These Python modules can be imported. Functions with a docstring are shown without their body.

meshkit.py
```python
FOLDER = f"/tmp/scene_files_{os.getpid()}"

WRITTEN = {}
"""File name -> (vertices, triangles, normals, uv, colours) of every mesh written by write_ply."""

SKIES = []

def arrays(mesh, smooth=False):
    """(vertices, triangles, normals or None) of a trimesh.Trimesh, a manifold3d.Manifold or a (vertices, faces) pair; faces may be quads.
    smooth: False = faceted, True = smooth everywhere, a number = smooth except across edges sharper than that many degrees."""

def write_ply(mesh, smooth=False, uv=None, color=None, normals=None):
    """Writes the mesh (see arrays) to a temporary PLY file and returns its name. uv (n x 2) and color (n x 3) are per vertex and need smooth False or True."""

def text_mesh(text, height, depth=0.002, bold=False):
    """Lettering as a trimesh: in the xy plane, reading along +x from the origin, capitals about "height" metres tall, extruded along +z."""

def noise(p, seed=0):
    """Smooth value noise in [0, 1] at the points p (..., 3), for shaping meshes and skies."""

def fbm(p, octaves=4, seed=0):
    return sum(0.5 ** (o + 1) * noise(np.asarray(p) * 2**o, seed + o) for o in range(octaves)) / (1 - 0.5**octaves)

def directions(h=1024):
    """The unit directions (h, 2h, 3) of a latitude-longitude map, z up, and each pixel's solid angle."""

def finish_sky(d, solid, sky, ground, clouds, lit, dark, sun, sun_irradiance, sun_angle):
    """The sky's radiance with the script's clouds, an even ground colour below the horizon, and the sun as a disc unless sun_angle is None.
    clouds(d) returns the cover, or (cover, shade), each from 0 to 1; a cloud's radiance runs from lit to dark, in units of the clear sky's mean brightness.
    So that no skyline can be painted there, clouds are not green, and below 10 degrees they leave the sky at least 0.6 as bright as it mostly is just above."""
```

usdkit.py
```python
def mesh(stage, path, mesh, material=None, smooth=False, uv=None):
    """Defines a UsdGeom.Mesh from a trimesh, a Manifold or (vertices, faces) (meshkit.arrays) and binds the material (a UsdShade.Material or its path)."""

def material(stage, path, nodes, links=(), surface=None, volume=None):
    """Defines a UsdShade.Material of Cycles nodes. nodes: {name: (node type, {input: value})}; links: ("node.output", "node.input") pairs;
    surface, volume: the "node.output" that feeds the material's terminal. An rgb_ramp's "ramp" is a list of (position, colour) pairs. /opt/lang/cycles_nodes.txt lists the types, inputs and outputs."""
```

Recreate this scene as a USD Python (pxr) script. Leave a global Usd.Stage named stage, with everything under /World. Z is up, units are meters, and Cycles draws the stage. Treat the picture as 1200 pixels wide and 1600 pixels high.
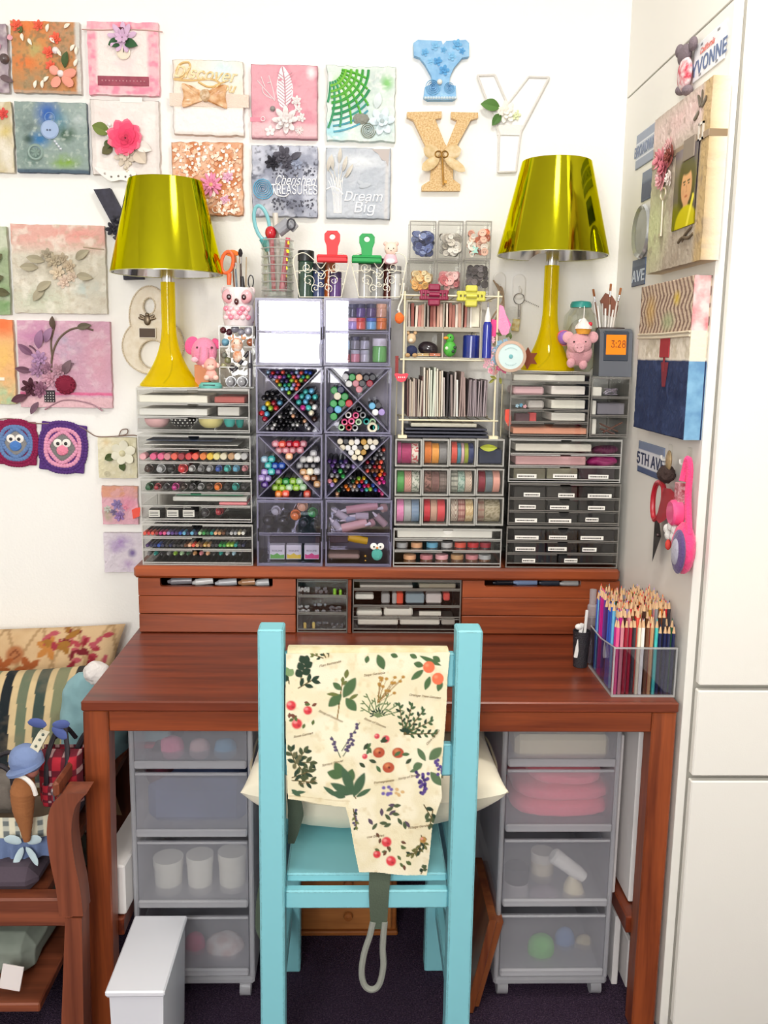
import math, random, numpy as np, trimesh, usdkit, meshkit
from pxr import Usd, UsdGeom, UsdLux, Gf, Sdf, Vt
from shapely.geometry import Polygon, Point, LineString, box as sbox
from shapely.ops import unary_union
rnd = random.Random(7)
stage = Usd.Stage.CreateInMemory()
UsdGeom.SetStageUpAxis(stage, 'Z'); UsdGeom.SetStageMetersPerUnit(stage, 1.0)
UsdGeom.Xform.Define(stage, '/World'); UsdGeom.Scope.Define(stage, '/World/Looks')
# ---------------------------------------------------------------- camera, light, exposure
FPX, PITCH, YAW, ROLL = 1439.0, .1701, .0327, .0153
CAM = np.array([-.0615, -1.7556, 1.4372])
def camera_axes():
    F = np.array([math.sin(YAW)*math.cos(PITCH), math.cos(YAW)*math.cos(PITCH), -math.sin(PITCH)])
    R = np.array([math.cos(YAW), -math.sin(YAW), 0]); U = np.cross(R, F)
    c, s = math.cos(ROLL), math.sin(ROLL)
    return c*R+s*U, -s*R+c*U, F
RT, UP, FW = camera_axes()
cam = UsdGeom.Camera.Define(stage, '/World/camera')
m = Gf.Matrix4d(*RT, 0, *UP, 0, *(-FW), 0, *CAM, 1)
cam.AddTransformOp().Set(m)
cam.CreateHorizontalApertureAttr(36.0); cam.CreateVerticalApertureAttr(48.0)
cam.CreateFocalLengthAttr(36.0*FPX/1200); cam.CreateClippingRangeAttr((.05, 100))
cam.CreateExposureAttr(-0.3)
YW, YF, XW = .667, .456, .6088            # back wall, front of the organisers, wardrobe side
RX0, RX1, RY0, RZ1 = -2.3, 1.3, -3.0, 2.75  # the rest of the room
def light(kind, name, loc, size, power, color, rx=0, rz=0):
    l = getattr(UsdLux, kind).Define(stage, '/World/'+name)
    l.AddTranslateOp().Set(Gf.Vec3d(*loc)); l.AddRotateZOp().Set(rz); l.AddRotateXOp().Set(rx)
    if kind == 'RectLight': l.CreateWidthAttr(size[0]); l.CreateHeightAttr(size[1])
    else: l.CreateRadiusAttr(size)
    l.CreateIntensityAttr(power); l.CreateColorAttr(Gf.Vec3f(*color))
    return l
light('RectLight', 'window_daylight', (-.66, RY0-.02, 1.76), (1.1, 1.02), 22.0, (1, .985, .96), rx=90)
light('DiskLight', 'ceiling_lamp_light', (.25, -.6, RZ1-.09), .17, 75.0, (1, .95, .88))
dome = UsdLux.DomeLight.Define(stage, '/World/sky'); dome.CreateIntensityAttr(.6); dome.CreateColorAttr(Gf.Vec3f(.85, .93, 1))

# ---------------------------------------------------------------- helpers
def at(u, v, y):
    "pixel -> (x, z) on the upright plane at depth y"
    d = RT*(u-600)/FPX + UP*(800-v)/FPX + FW; t = (y-CAM[1])/d[1]; p = CAM+t*d
    return p[0], p[2]
def at3(u, v, y):
    x, z = at(u, v, y); return np.array([x, y, z])
def onx(u, v, x):
    "pixel -> (y, z) on the upright plane at x"
    d = RT*(u-600)/FPX + UP*(800-v)/FPX + FW; t = (x-CAM[0])/d[0]; p = CAM+t*d
    return p[1], p[2]
def onz(u, v, z):
    d = RT*(u-600)/FPX + UP*(800-v)/FPX + FW; t = (z-CAM[2])/d[2]; p = CAM+t*d
    return p[0], p[1]
def pxm(y): return (at(700, 700, y)[0]-at(600, 700, y)[0])/100   # metres per pixel
def lin(h):
    if not isinstance(h, str): return tuple(h)
    c = np.array([int(h[i:i+2], 16)/255 for i in (0, 2, 4)])
    return tuple(np.where(c <= .04045, c/12.92, ((c+.055)/1.055)**2.4))
LK = {}
def look(key, nodes, links, surface='p.BSDF', volume=None):
    if key not in LK: LK[key] = usdkit.material(stage, '/World/Looks/m%03d_%s' % (len(LK), ''.join(c for c in key if c.isalnum() or c == '_')), nodes, links, surface=surface)
    return LK[key]
def P(h, r=.45, me=0, sp=.5, bump=0, bs=200, var=None, vs=30, coat=0, tr=0, sheen=0, key=None):
    "plain principled, with optional relief (bump) and a second tone (var)"
    k = key or f'{h}_{r}_{me}_{bump}_{bs}_{var}_{vs}_{coat}_{tr}_{sheen}_{sp}'
    if k in LK: return LK[k]
    n = {'p': ('principled_bsdf', {'base_color': lin(h), 'roughness': r, 'metallic': me, 'specular_ior_level': sp, 'coat_weight': coat, 'transmission_weight': tr, 'sheen_weight': sheen})}
    l = []
    if bump or var: n['g'] = ('texture_coordinate', {})
    if var:
        n['v'] = ('noise_texture', {'scale': vs, 'detail': 4.0}); n['r'] = ('rgb_ramp', {'ramp': [(.36, lin(h)), (.64, lin(var))]})
        l += [('g.object', 'v.vector'), ('v.fac', 'r.fac'), ('r.color', 'p.base_color')]
    if bump:
        n['n'] = ('noise_texture', {'scale': bs, 'detail': 3.0}); n['b'] = ('bump', {'strength': bump, 'distance': .002})
        l += [('g.object', 'n.vector'), ('n.fac', 'b.height'), ('b.normal', 'p.normal')]
    return look(k, n, l)
def wood(h1, h2, axis='x', key=None, r=.38, s=1.0, dark=None):
    k = key or f'wood{h1}{h2}{axis}{r}{s}'
    sc = {'x': (1.6*s, 28*s, 28*s), 'y': (28*s, 1.6*s, 28*s), 'z': (28*s, 28*s, 1.6*s)}[axis]
    n = {'g': ('geometry', {}), 'mp': ('mapping', {'scale': sc}), 'v': ('noise_texture', {'scale': 1.0, 'detail': 6.0, 'roughness': .62, 'distortion': .4}),
         'r': ('rgb_ramp', {'ramp': [(.3, lin(h1)), (.5, tuple((np.array(lin(h1))+lin(h2))/2)), (.7, lin(h2))]}),
         'mp2': ('mapping', {'scale': tuple(np.array(sc)*6)}), 'v2': ('noise_texture', {'scale': 1.0, 'detail': 3.0}), 'b': ('bump', {'strength': .12, 'distance': .001}),
         'p': ('principled_bsdf', {'roughness': r, 'coat_weight': .15, 'coat_roughness': .25})}
    l = [('g.position', 'mp.vector'), ('mp.vector', 'v.vector'), ('v.fac', 'r.fac'), ('r.color', 'p.base_color'), ('g.position', 'mp2.vector'), ('mp2.vector', 'v2.vector'), ('v2.fac', 'b.height'), ('b.normal', 'p.normal')]
    return look(k, n, l)
def pane(key, tint, lo=.05, hi=.5, rough=.02):
    n = {'t': ('transparent_bsdf', {'color': lin(tint)}), 'g': ('glossy_bsdf', {'color': (1, 1, 1), 'roughness': rough}),
         'w': ('layer_weight', {'blend': .5}), 'e': ('math', {'math_type': 'power', 'value2': 4.0}), 'a': ('math', {'math_type': 'multiply_add', 'value2': hi, 'value3': lo}), 'x': ('mix_closure', {})}
    return look(key, n, [('w.facing', 'e.value1'), ('e.value', 'a.value1'), ('a.value', 'x.fac'), ('t.BSDF', 'x.closure1'), ('g.BSDF', 'x.closure2')], surface='x.closure')
def milky(key, h, solid, rough=.3, tl=.3, tint='ffffff'):
    "half see-through plastic: transparent + diffuse surface"
    n = {'t': ('transparent_bsdf', {'color': lin(tint)}), 'p': ('principled_bsdf', {'base_color': lin(h), 'roughness': rough}), 'l': ('translucent_bsdf', {'color': lin(h)}), 'y': ('mix_closure', {'fac': tl}), 'x': ('mix_closure', {'fac': solid})}
    return look(key, n, [('p.BSDF', 'y.closure1'), ('l.BSDF', 'y.closure2'), ('t.BSDF', 'x.closure1'), ('y.closure', 'x.closure2')], surface='x.closure')
def painted(r=.75, bump=.4, bs=120):
    "colour read from the mesh's own print"
    n = {'c': ('attribute', {'attribute': 'print'}), 'g': ('geometry', {}), 'n': ('noise_texture', {'scale': bs, 'detail': 4.0}), 'b': ('bump', {'strength': bump, 'distance': .002}), 'p': ('principled_bsdf', {'roughness': r, 'specular_ior_level': .3})}
    return look(f'painted{r}{bump}{bs}', n, [('c.color', 'p.base_color'), ('g.position', 'n.vector'), ('n.fac', 'b.height'), ('b.normal', 'p.normal')])
# ---- shapes (trimesh)
T = trimesh.util.concatenate
def bx(x0, x1, y0, y1, z0, z1, c=0):
    if x1 < x0: x0, x1 = x1, x0
    if y1 < y0: y0, y1 = y1, y0
    if z1 < z0: z0, z1 = z1, z0
    if not c:
        b = trimesh.creation.box((x1-x0, y1-y0, z1-z0)); b.apply_translation(((x0+x1)/2, (y0+y1)/2, (z0+z1)/2)); return b
    c = min(c, (x1-x0)*.45, (y1-y0)*.45, (z1-z0)*.45); p = []
    for x, sx in ((x0, 1), (x1, -1)):
        for y, sy in ((y0, 1), (y1, -1)):
            for z, sz in ((z0, 1), (z1, -1)):
                p += [(x+sx*c, y+sy*c, z), (x+sx*c, y, z+sz*c), (x, y+sy*c, z+sz*c)]
    return trimesh.convex.convex_hull(np.array(p))
def lathe(prof, n=24):
    v = []; k = len(prof)
    for i in range(n):
        a = 2*math.pi*i/n
        v += [(r*math.cos(a), r*math.sin(a), z) for r, z in prof]
    f = []
    for i in range(n):
        j = (i+1) % n
        for q in range(k-1):
            a, b, c, d = i*k+q, j*k+q, j*k+q+1, i*k+q+1
            f += [(a, b, c), (a, c, d)]
    me = trimesh.Trimesh(v, f, process=True); return me
def mv(me, t=(0, 0, 0), rx=0, ry=0, rz=0, s=None):
    if isinstance(me, list): me = T(me)
    me = me.copy()
    if s is not None: me.vertices *= s
    for ang, ax in ((rx, (1, 0, 0)), (ry, (0, 1, 0)), (rz, (0, 0, 1))):
        if ang: me.apply_transform(trimesh.transformations.rotation_matrix(math.radians(ang), ax))
    me.apply_translation(t); return me
def along(me, p0, p1):
    "take z axis to p0->p1"
    d = np.array(p1, float)-p0; L = np.linalg.norm(d)
    me = me.copy(); me.apply_transform(trimesh.geometry.align_vectors((0, 0, 1), d/L)); me.apply_translation(p0); return me
def cyl(p0, p1, r0, r1=None, n=12):
    r1 = r0 if r1 is None else r1; L = float(np.linalg.norm(np.array(p1, float)-p0))
    return along(lathe([(0, 0), (r0, 0), (r1, L), (0, L)], n), p0, p1)
def tube(pts, r, n=6, closed=False):
    p = np.array(pts, float); k = len(p); r = np.broadcast_to(r, k)
    t = np.roll(p, -1, 0)-np.roll(p, 1, 0) if closed else np.gradient(p, axis=0)
    t /= np.maximum(np.linalg.norm(t, axis=1, keepdims=True), 1e-9)
    ref = np.array([0, 0, 1.]) if abs(t[0][2]) < .9 else np.array([1., 0, 0]); v = []
    u = np.cross(t[0], ref); u /= np.linalg.norm(u)
    for i in range(k):
        u = u-t[i]*(u@t[i]); u /= np.linalg.norm(u); w = np.cross(t[i], u)
        for j in range(n):
            a = 2*math.pi*j/n; v.append(p[i]+r[i]*(math.cos(a)*u+math.sin(a)*w))
    f = []
    for i in range(k if closed else k-1):
        for j in range(n):
            a, b = i*n+j, i*n+(j+1) % n; c, d = ((i+1) % k)*n+(j+1) % n, ((i+1) % k)*n+j
            f += [(a, b, c), (a, c, d)]
    if not closed:
        v += [p[0], p[-1]]; 
        for j in range(n): f += [(k*n, (j+1) % n, j), (k*n+1, (k-1)*n+j, (k-1)*n+(j+1) % n)]
    return trimesh.Trimesh(v, f, process=False)
def ball(c, r, sub=2):
    s = trimesh.creation.icosphere(sub, 1.0); s.vertices = s.vertices*np.broadcast_to(r, 3)+c; return s
def ext(poly, h):
    return T([trimesh.creation.extrude_polygon(g, h, engine='earcut') for g in getattr(poly, 'geoms', [poly])])
def prism(poly, y0, y1):
    "polygon in (x, z) pushed from y0 (front) to y1"
    me = ext(poly if hasattr(poly, 'geom_type') else Polygon(poly), abs(y1-y0)); me.apply_transform(trimesh.transformations.rotation_matrix(math.pi/2, (1, 0, 0)))
    me.apply_translation((0, max(y0, y1), 0)); return me
def pxpoly(pts, y): return [at(u, v, y) for u, v in pts]
def smooth_pts(pts, n=8, closed=False):
    p = np.array(pts, float); k = len(p); out = []
    for i in range(k if closed else k-1):
        a, b, c, d = (p[(i+o) % k] if closed else p[min(max(i+o, 0), k-1)] for o in (-1, 0, 1, 2))
        for t in np.linspace(0, 1, n, endpoint=False):
            out.append(.5*((2*b)+(c-a)*t+(2*a-5*b+4*c-d)*t*t+(3*b-a-3*c+d)*t**3))
    if not closed: out.append(p[-1])
    return np.array(out)
# ---- prims
USED = {}
def numbered(path):
    k = USED.get(path, -1)+1; USED[path] = k
    return path if not k else f'{path}_{k:03d}'
def put(prim, label=None, cat=None, group=None, kind=None):
    for k, t in (('label', label), ('category', cat), ('group', group), ('kind', kind)):
        if t: prim.SetCustomDataByKey(k, t)
    return prim
LABELS = []
def thing(name, label, cat, loc=(0, 0, 0), rz=0, rx=0, group=None, kind=None):
    x = UsdGeom.Xform.Define(stage, numbered('/World/'+name))
    x.AddTranslateOp().Set(Gf.Vec3d(*map(float, loc))); x.AddRotateZOp().Set(float(rz)); x.AddRotateXOp().Set(float(rx))
    return put(x.GetPrim(), label, cat, group, kind)
def obj(name, me, ma, parent=None, smooth=30, label=None, cat=None, group=None, kind=None, cols=None):
    path = numbered((str(parent.GetPath()) if parent else '/World')+'/'+name)
    if isinstance(me, list): me = T(me)
    g = usdkit.mesh(stage, path, me, ma, smooth=(True if smooth else False) if cols is not None else smooth)
    if cols is not None: UsdGeom.PrimvarsAPI(g).CreatePrimvar('print', Sdf.ValueTypeNames.Color3fArray, 'vertex').Set(Vt.Vec3fArray.FromNumpy(np.asarray(cols, np.float32)))
    return put(g.GetPrim(), label, cat, group, kind)
def struct(name, me, ma, parent=None, label=None, smooth=False): return obj(name, me, ma, parent, smooth, kind='structure', label=label)
def copy_of(first, loc, label, rz=0, rx=0, group=None):
    name = first.GetName()
    while name[-1].isdigit() or name[-1] == '_': name = name[:-1]
    r = thing(name, label, first.GetCustomDataByKey('category'), loc, rz, rx, group)
    r.GetReferences().AddInternalReference(first.GetPath()); r.SetInstanceable(True); return r
FIRST = {}
def again(key, build, name, label, cat, loc, rz=0, rx=0, group=None):
    "first time: build the thing; later: a copy by reference"
    if key in FIRST: return copy_of(FIRST[key], loc, label, rz, rx, group)
    t = thing(name, label, cat, loc, rz, rx, group); build(t); FIRST[key] = t; return t
ORD = 'first second third fourth fifth sixth seventh eighth ninth tenth eleventh twelfth thirteenth fourteenth fifteenth sixteenth seventeenth eighteenth nineteenth twentieth twenty-first twenty-second twenty-third twenty-fourth twenty-fifth twenty-sixth twenty-seventh twenty-eighth twenty-ninth thirtieth'.split()
C = dict(red='d3222e', crimson='a3152f', pink='ee5f93', pale_pink='f3b3bd', rose='d98a94', magenta='c01d83', purple='5b3a8c', lilac='a891cf', violet='4b2f6f', blue='2a55b5', navy='1d2450', sky_blue='69b5dc', pale_blue='a9cfe4', teal='159a92', turquoise='48c3bd', green='2f9a47', lime='98c93b', dark_green='1d5a36', pale_green='b4dcae', yellow='f0c51e', pale_yellow='f1e49a', orange='ef7d23', coral='ee5b47', peach='f2b78c', tan='c89a6c', brown='6f4327', dark_brown='3a2019', black='15141a', charcoal='37363c', grey='8e8e92', light_grey='c3c3c5', white='f2f1ec', cream='efe5c8', gold='c99a3c', silver='b9bbc0', clear='d5d8da')
def nm(c): return c.replace('_', ' ')
# ---- print on meshes
class Print:
    def __init__(s, U, V, base):
        s.U, s.V = U, V; s.c = np.empty(U.shape+(3,)); s.c[:] = lin(base)
    def mix(s, h, m):
        m = np.clip(m, 0, 1)[..., None]; s.c = s.c*(1-m)+np.array(lin(h))*m; return s
    def nz(s, sc, seed=0, lo=.45, hi=.6, stretch=(1, 1)):
        q = np.stack([s.U*sc*stretch[0], s.V*sc*stretch[1], np.full_like(s.U, seed*7.3)], -1)
        return np.clip((meshkit.fbm(q, 3, seed)-lo)/(hi-lo), 0, 1)
    def ell(s, cx, cy, rx, ry=None, soft=.25, rot=0):
        ry = ry or rx; a = math.radians(rot); x, y = s.U-cx, s.V-cy
        x, y = x*math.cos(a)+y*math.sin(a), -x*math.sin(a)+y*math.cos(a)
        d = np.sqrt((x/rx)**2+(y/ry)**2); return np.clip((1-d)/max(soft, 1e-3)+.5*(soft < .05), 0, 1)
    def band(s, a, b, soft=.02, ax='v'):
        q = s.V if ax == 'v' else s.U; return np.clip((q-a)/soft, 0, 1)*np.clip((b-q)/soft, 0, 1)
    def line(s, pts, w, soft=.3):
        d = np.full(s.U.shape, 9.)
        for (x0, y0), (x1, y1) in zip(pts[:-1], pts[1:]):
            dx, dy = x1-x0, y1-y0; t = np.clip(((s.U-x0)*dx+(s.V-y0)*dy)/(dx*dx+dy*dy+1e-12), 0, 1)
            d = np.minimum(d, np.hypot(s.U-x0-t*dx, s.V-y0-t*dy))
        return np.clip((w-d)/(w*soft), 0, 1)
    def leaf(s, x0, y0, x1, y1, w):
        dx, dy = x1-x0, y1-y0; L2 = dx*dx+dy*dy; t = ((s.U-x0)*dx+(s.V-y0)*dy)/L2
        n = np.abs(-(s.U-x0)*dy+(s.V-y0)*dx)/math.sqrt(L2); ww = w*np.sin(np.clip(t, 0, 1)*math.pi)**.8
        return ((t > 0) & (t < 1))*np.clip((ww-n)/(w*.25)+.3, 0, 1)
def grid_faces(nu, nv):
    i, j = np.meshgrid(np.arange(nv-1), np.arange(nu-1), indexing='ij'); a = (i*nu+j).ravel()
    return np.vstack([np.stack([a, a+1, a+nu+1], 1), np.stack([a, a+nu+1, a+nu], 1)])
# ---- small ornaments in a local frame: x right, y up, z out
def petal(l, w, th, lift=25, ang=0, sub=1, r0=.15):
    s = ball((0, 0, 0), (l/2, w/2, th), sub); s.vertices[:, 2] += (s.vertices[:, 0]/l)**2*l*.3; s.apply_translation((l/2+r0*l, 0, 0))
    return mv(s, ry=-lift, rz=ang)
def flower(r, n=5, layers=1, seed=0, th=.12, wide=1.15):
    q = random.Random(seed); o = []
    for k in range(layers):
        rr = r*(1-.8*k/layers); m_ = max(3, n-k)
        for i in range(m_): o.append(petal(rr*.87, min(rr*wide*2.2/m_*1.3, rr), r*th*.5, 10+55*k/layers+q.uniform(-5, 5), 360*(i+.5*(k % 2))/m_+q.uniform(-8, 8)))
        for x in o[-m_:]: x.apply_translation((0, 0, r*.12*k))
    return T(o)
def leaf_mesh(l, w, ang=0, th=.0012, lift=12, seed=0):
    t = np.linspace(0, 1, 9); ww = w/2*np.sin(t*math.pi)**.75; ww[[0, -1]] = .0004; v = []
    for i in range(9):
        z = l*.12*math.sin(t[i]*3)
        v += [(t[i]*l, -ww[i], z+ww[i]*.35), (t[i]*l, 0, z), (t[i]*l, ww[i], z+ww[i]*.35)]
    v = np.array(v); w2 = v.copy(); w2[:, 2] -= th; f = []
    for i in range(8):
        for j in range(2):
            a = i*3+j; f += [(a, a+3, a+4), (a, a+4, a+1)]
    f = np.array(f); return mv(trimesh.Trimesh(np.vstack([v, w2]), np.vstack([f, f[:, ::-1]+27]), process=False), ry=-lift, rz=ang)
def rosette(r, turns=4, h=.3, n=60):
    "rolled ribbon rose"
    a = np.linspace(0, turns*2*math.pi, n); rr = r*(.08+.92*a/a[-1]); v = []
    for i in range(n):
        c, s = math.cos(a[i]), math.sin(a[i]); top = h*r*(1.2-.7*i/n)
        v += [(rr[i]*c, rr[i]*s, 0), (rr[i]*1.08*c, rr[i]*1.08*s, top), (rr[i]*.98*c, rr[i]*.98*s, top*.96)]
    f = []
    for i in range(n-1):
        for j in range(3):
            p, q = i*3+j, i*3+(j+1) % 3; f += [(p, p+3, q+3), (p, q+3, q)]
    return trimesh.Trimesh(v, f, process=False)
def text(s, h, x=0, y=0, z=0, ang=0, slant=0, depth=.0008, bold=False, center=True, sx=1):
    me = meshkit.text_mesh(s, h, depth, bold); me.vertices[:, 0] = me.vertices[:, 0]*sx+me.vertices[:, 1]*slant
    if center: me.apply_translation((-me.bounds[:, 0].mean(), -h/2, 0))
    return mv(me, (x, y, z), rz=ang)
# ---------------------------------------------------------------- the room
WALL = P('f6f4ef', .9, bump=.25, bs=160, key='wall_paint')
struct('wall_back', bx(RX0-.1, RX1+.1, YW, YW+.1, -.1, RZ1+.1), WALL)
struct('wall_left', bx(RX0-.1, RX0, RY0-.1, YW, -.1, RZ1+.1), WALL)
struct('wall_right', bx(RX1, RX1+.1, RY0-.1, YW, -.1, RZ1+.1), WALL)
wx0, wx1, wz0, wz1 = -1.21, -.11, 1.25, 2.27
struct('wall_front', [bx(RX0-.1, wx0, RY0-.1, RY0, -.1, RZ1+.1), bx(wx1, RX1+.1, RY0-.1, RY0, -.1, RZ1+.1), bx(wx0, wx1, RY0-.1, RY0, -.1, wz0), bx(wx0, wx1, RY0-.1, RY0, wz1, RZ1+.1)], WALL)
struct('ceiling', bx(RX0-.1, RX1+.1, RY0-.1, YW+.1, RZ1, RZ1+.1), P('f7f6f2', .9, key='ceiling_paint'))
w1 = thing('window_1', 'white framed window behind the viewer', None, (wx0, RY0, wz0), kind='structure')
W_, H_ = wx1-wx0, wz1-wz0
fr = P('f4f4f2', .4)
for a in (bx(-.05, 0, 0, .03, -.05, H_+.05, .004), bx(W_, W_+.05, 0, .03, -.05, H_+.05, .004), bx(0, W_, 0, .03, H_, H_+.05, .004), bx(0, W_, 0, .05, -.05, 0, .004), bx(W_/2-.018, W_/2+.018, -.01, .02, 0, H_, .004)): obj('window_frame', a, fr, w1)
lampc = thing('ceiling_light', 'round white ceiling light above the viewer', 'ceiling light', (.25, -.6, RZ1))
obj('base', lathe([(0, 0), (.2, 0), (.2, -.05), (.19, -.085), (.175, -.085), (.175, -.04), (0, -.04)][::-1], 40), fr, lampc)
n = {'g': ('geometry', {}), 'n': ('noise_texture', {'scale': 260.0, 'detail': 5.0, 'roughness': .8}), 'v': ('voronoi_texture', {'scale': 420.0}), 'r': ('rgb_ramp', {'ramp': [(.3, lin('211829')), (.5, lin('44344b')), (.7, lin('7a6272'))]}), 'b': ('bump', {'strength': 1.0, 'distance': .006}), 'p': ('principled_bsdf', {'roughness': .95, 'specular_ior_level': .15})}
CARPET = look('carpet', n, [('g.position', 'n.vector'), ('g.position', 'v.vector'), ('n.fac', 'r.fac'), ('r.color', 'p.base_color'), ('v.distance', 'b.height'), ('b.normal', 'p.normal')])
struct('floor', bx(RX0-.1, RX1+.1, RY0-.1, YW+.1, -.1, 0), CARPET)

# ---------------------------------------------------------------- wardrobe on the right
WHT = P('efece4', .42, bump=.06, bs=300, key='wardrobe_paint')
wd = thing('wardrobe', 'tall off-white built-in wardrobe with flat doors and drawer fronts', 'wardrobe', (XW, 0, 0))
zs = 2.0735
obj('side_panel', bx(0, .018, 0, YW, 0, zs-.002, .001), WHT, wd)
obj('upper_side_panel', bx(0, .018, 0, YW, zs+.002, 2.7, .001), WHT, wd)
d1, d2 = at(1130, 1066, 0)[1], at(1130, 1074, 0)[1]; e1, e2 = at(1130, 1206, 0)[1], at(1130, 1214, 0)[1]
obj('door', bx(.0215, .62, -.02, .0, d1, zs-.002, .0025), WHT, wd)
obj('door', bx(.0215, .62, -.02, .0, zs+.002, 2.7, .0025), WHT, wd)
obj('drawer_front', bx(.0215, .62, -.02, .0, e1, d2, .0025), WHT, wd)
obj('drawer_front', bx(.0215, .62, -.02, .0, .03, e2, .0025), WHT, wd)
obj('carcass', [bx(.018, .66, .004, YW-.004, .0, 2.7)], P('a8a49a', .6), wd)

# ---------------------------------------------------------------- desk with its hutch
DW1, DW2 = '4a1d0d', '8d4522'
WX, WZ, WY = wood('491b0e', '8d3f20', 'x', r=.36), wood('5a2410', 'a55228', 'z'), wood('491b0e', '8a3d1e', 'y')  # legs a lighter copy of the same wood, brighter light put in the colour
dk = thing('desk', 'reddish brown wooden desk with square legs', 'desk', (0, 0, 0))
obj('desktop', bx(-.6, .6, -.004, YW-.006, .728, .75, .003), WX, dk)
LG = .05; WXF = wood('5a2310', 'a65128', 'x', r=.36, key='front_wood')  # fronts use a lighter copy, the light they catch painted into the wood
for sx in (-1, 1):
    for yy in (.0, YW-.06):
        x0 = -.598 if sx < 0 else .598-LG
        lm = bx(x0, x0+LG, yy, yy+LG, 0, .728, .003)
        if sx < 0 and yy == 0: lm.vertices[:, 0] -= .011*(1-lm.vertices[:, 2]/.728)
        obj('leg', lm, WZ, dk)
    xi = -.575 if sx < 0 else .55
    obj('side_rail', bx(xi, xi+.022, LG, YW-.06, .66, .728, .002), WY, dk)
    obj('side_stretcher', bx(xi-.012, xi+.03, LG, YW-.06, .20, .24, .003), WY, dk)
obj('front_rail', bx(-.598+LG, .598-LG, .003, .025, .684, .728, .002), WXF, dk)
obj('back_rail', bx(-.598+LG, .598-LG, YW-.05, YW-.03, .66, .728, .002), WX, dk)
HT = .92
hu = thing('desk_hutch', 'low reddish wooden hutch with slotted plank fronts standing on the desk', 'hutch', (0, .45, .75))
obj('top_board', bx(-.597, .597, -.006, .212, HT-.75-.03, HT-.75, .006), WXF, hu)
yb = .451
xa, xb = at(217, 945, yb)[0], at(462, 945, yb)[0]; xc, xd = at(722, 945, yb)[0], at(966, 945, yb)[0]
zz = [HT-.75-.0305]+[at(340, v, yb)[1]-.75 for v in (931, 959.5)]+[.001]
for x0, x1, sl in ((xa, xb, (250, 426)), (xc, xd, (757, 908))):
    for k in range(3):
        z1, z0 = zz[k]-.0008, zz[k+1]+.0008
        if k: mm = bx(x0, x1, 0, .016, z0, z1, .0015)
        else:
            s0, s1 = at(sl[0], 910, yb)[0], at(sl[1], 910, yb)[0]; zc = at(sl[0], 916.5, yb)[1]-.75
            hole = unary_union([sbox(s0+.006, zc, s1-.006, z1+.01), sbox(s0, zc+.006, s1, z1+.01), Point(s0+.006, zc+.006).buffer(.006), Point(s1-.006, zc+.006).buffer(.006)])
            mm = prism(sbox(x0, z0, x1, z1).difference(hole), 0, .016)
        obj('plank', mm, WXF, hu)
for x0 in (xa, xb-.012, xc, xd-.012): obj('side_panel', bx(x0, x0+.012, .017, .21, .001, HT-.7815), WY, hu)
obj('back_panel', bx(xa, xd, .2, .21, .001, HT-.7815), WX, hu)
obj('divider', bx(at(543.5, 945, yb)[0], at(549, 945, yb)[0], 0, .199, .001, HT-.7815, .001), WY, hu)

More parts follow.
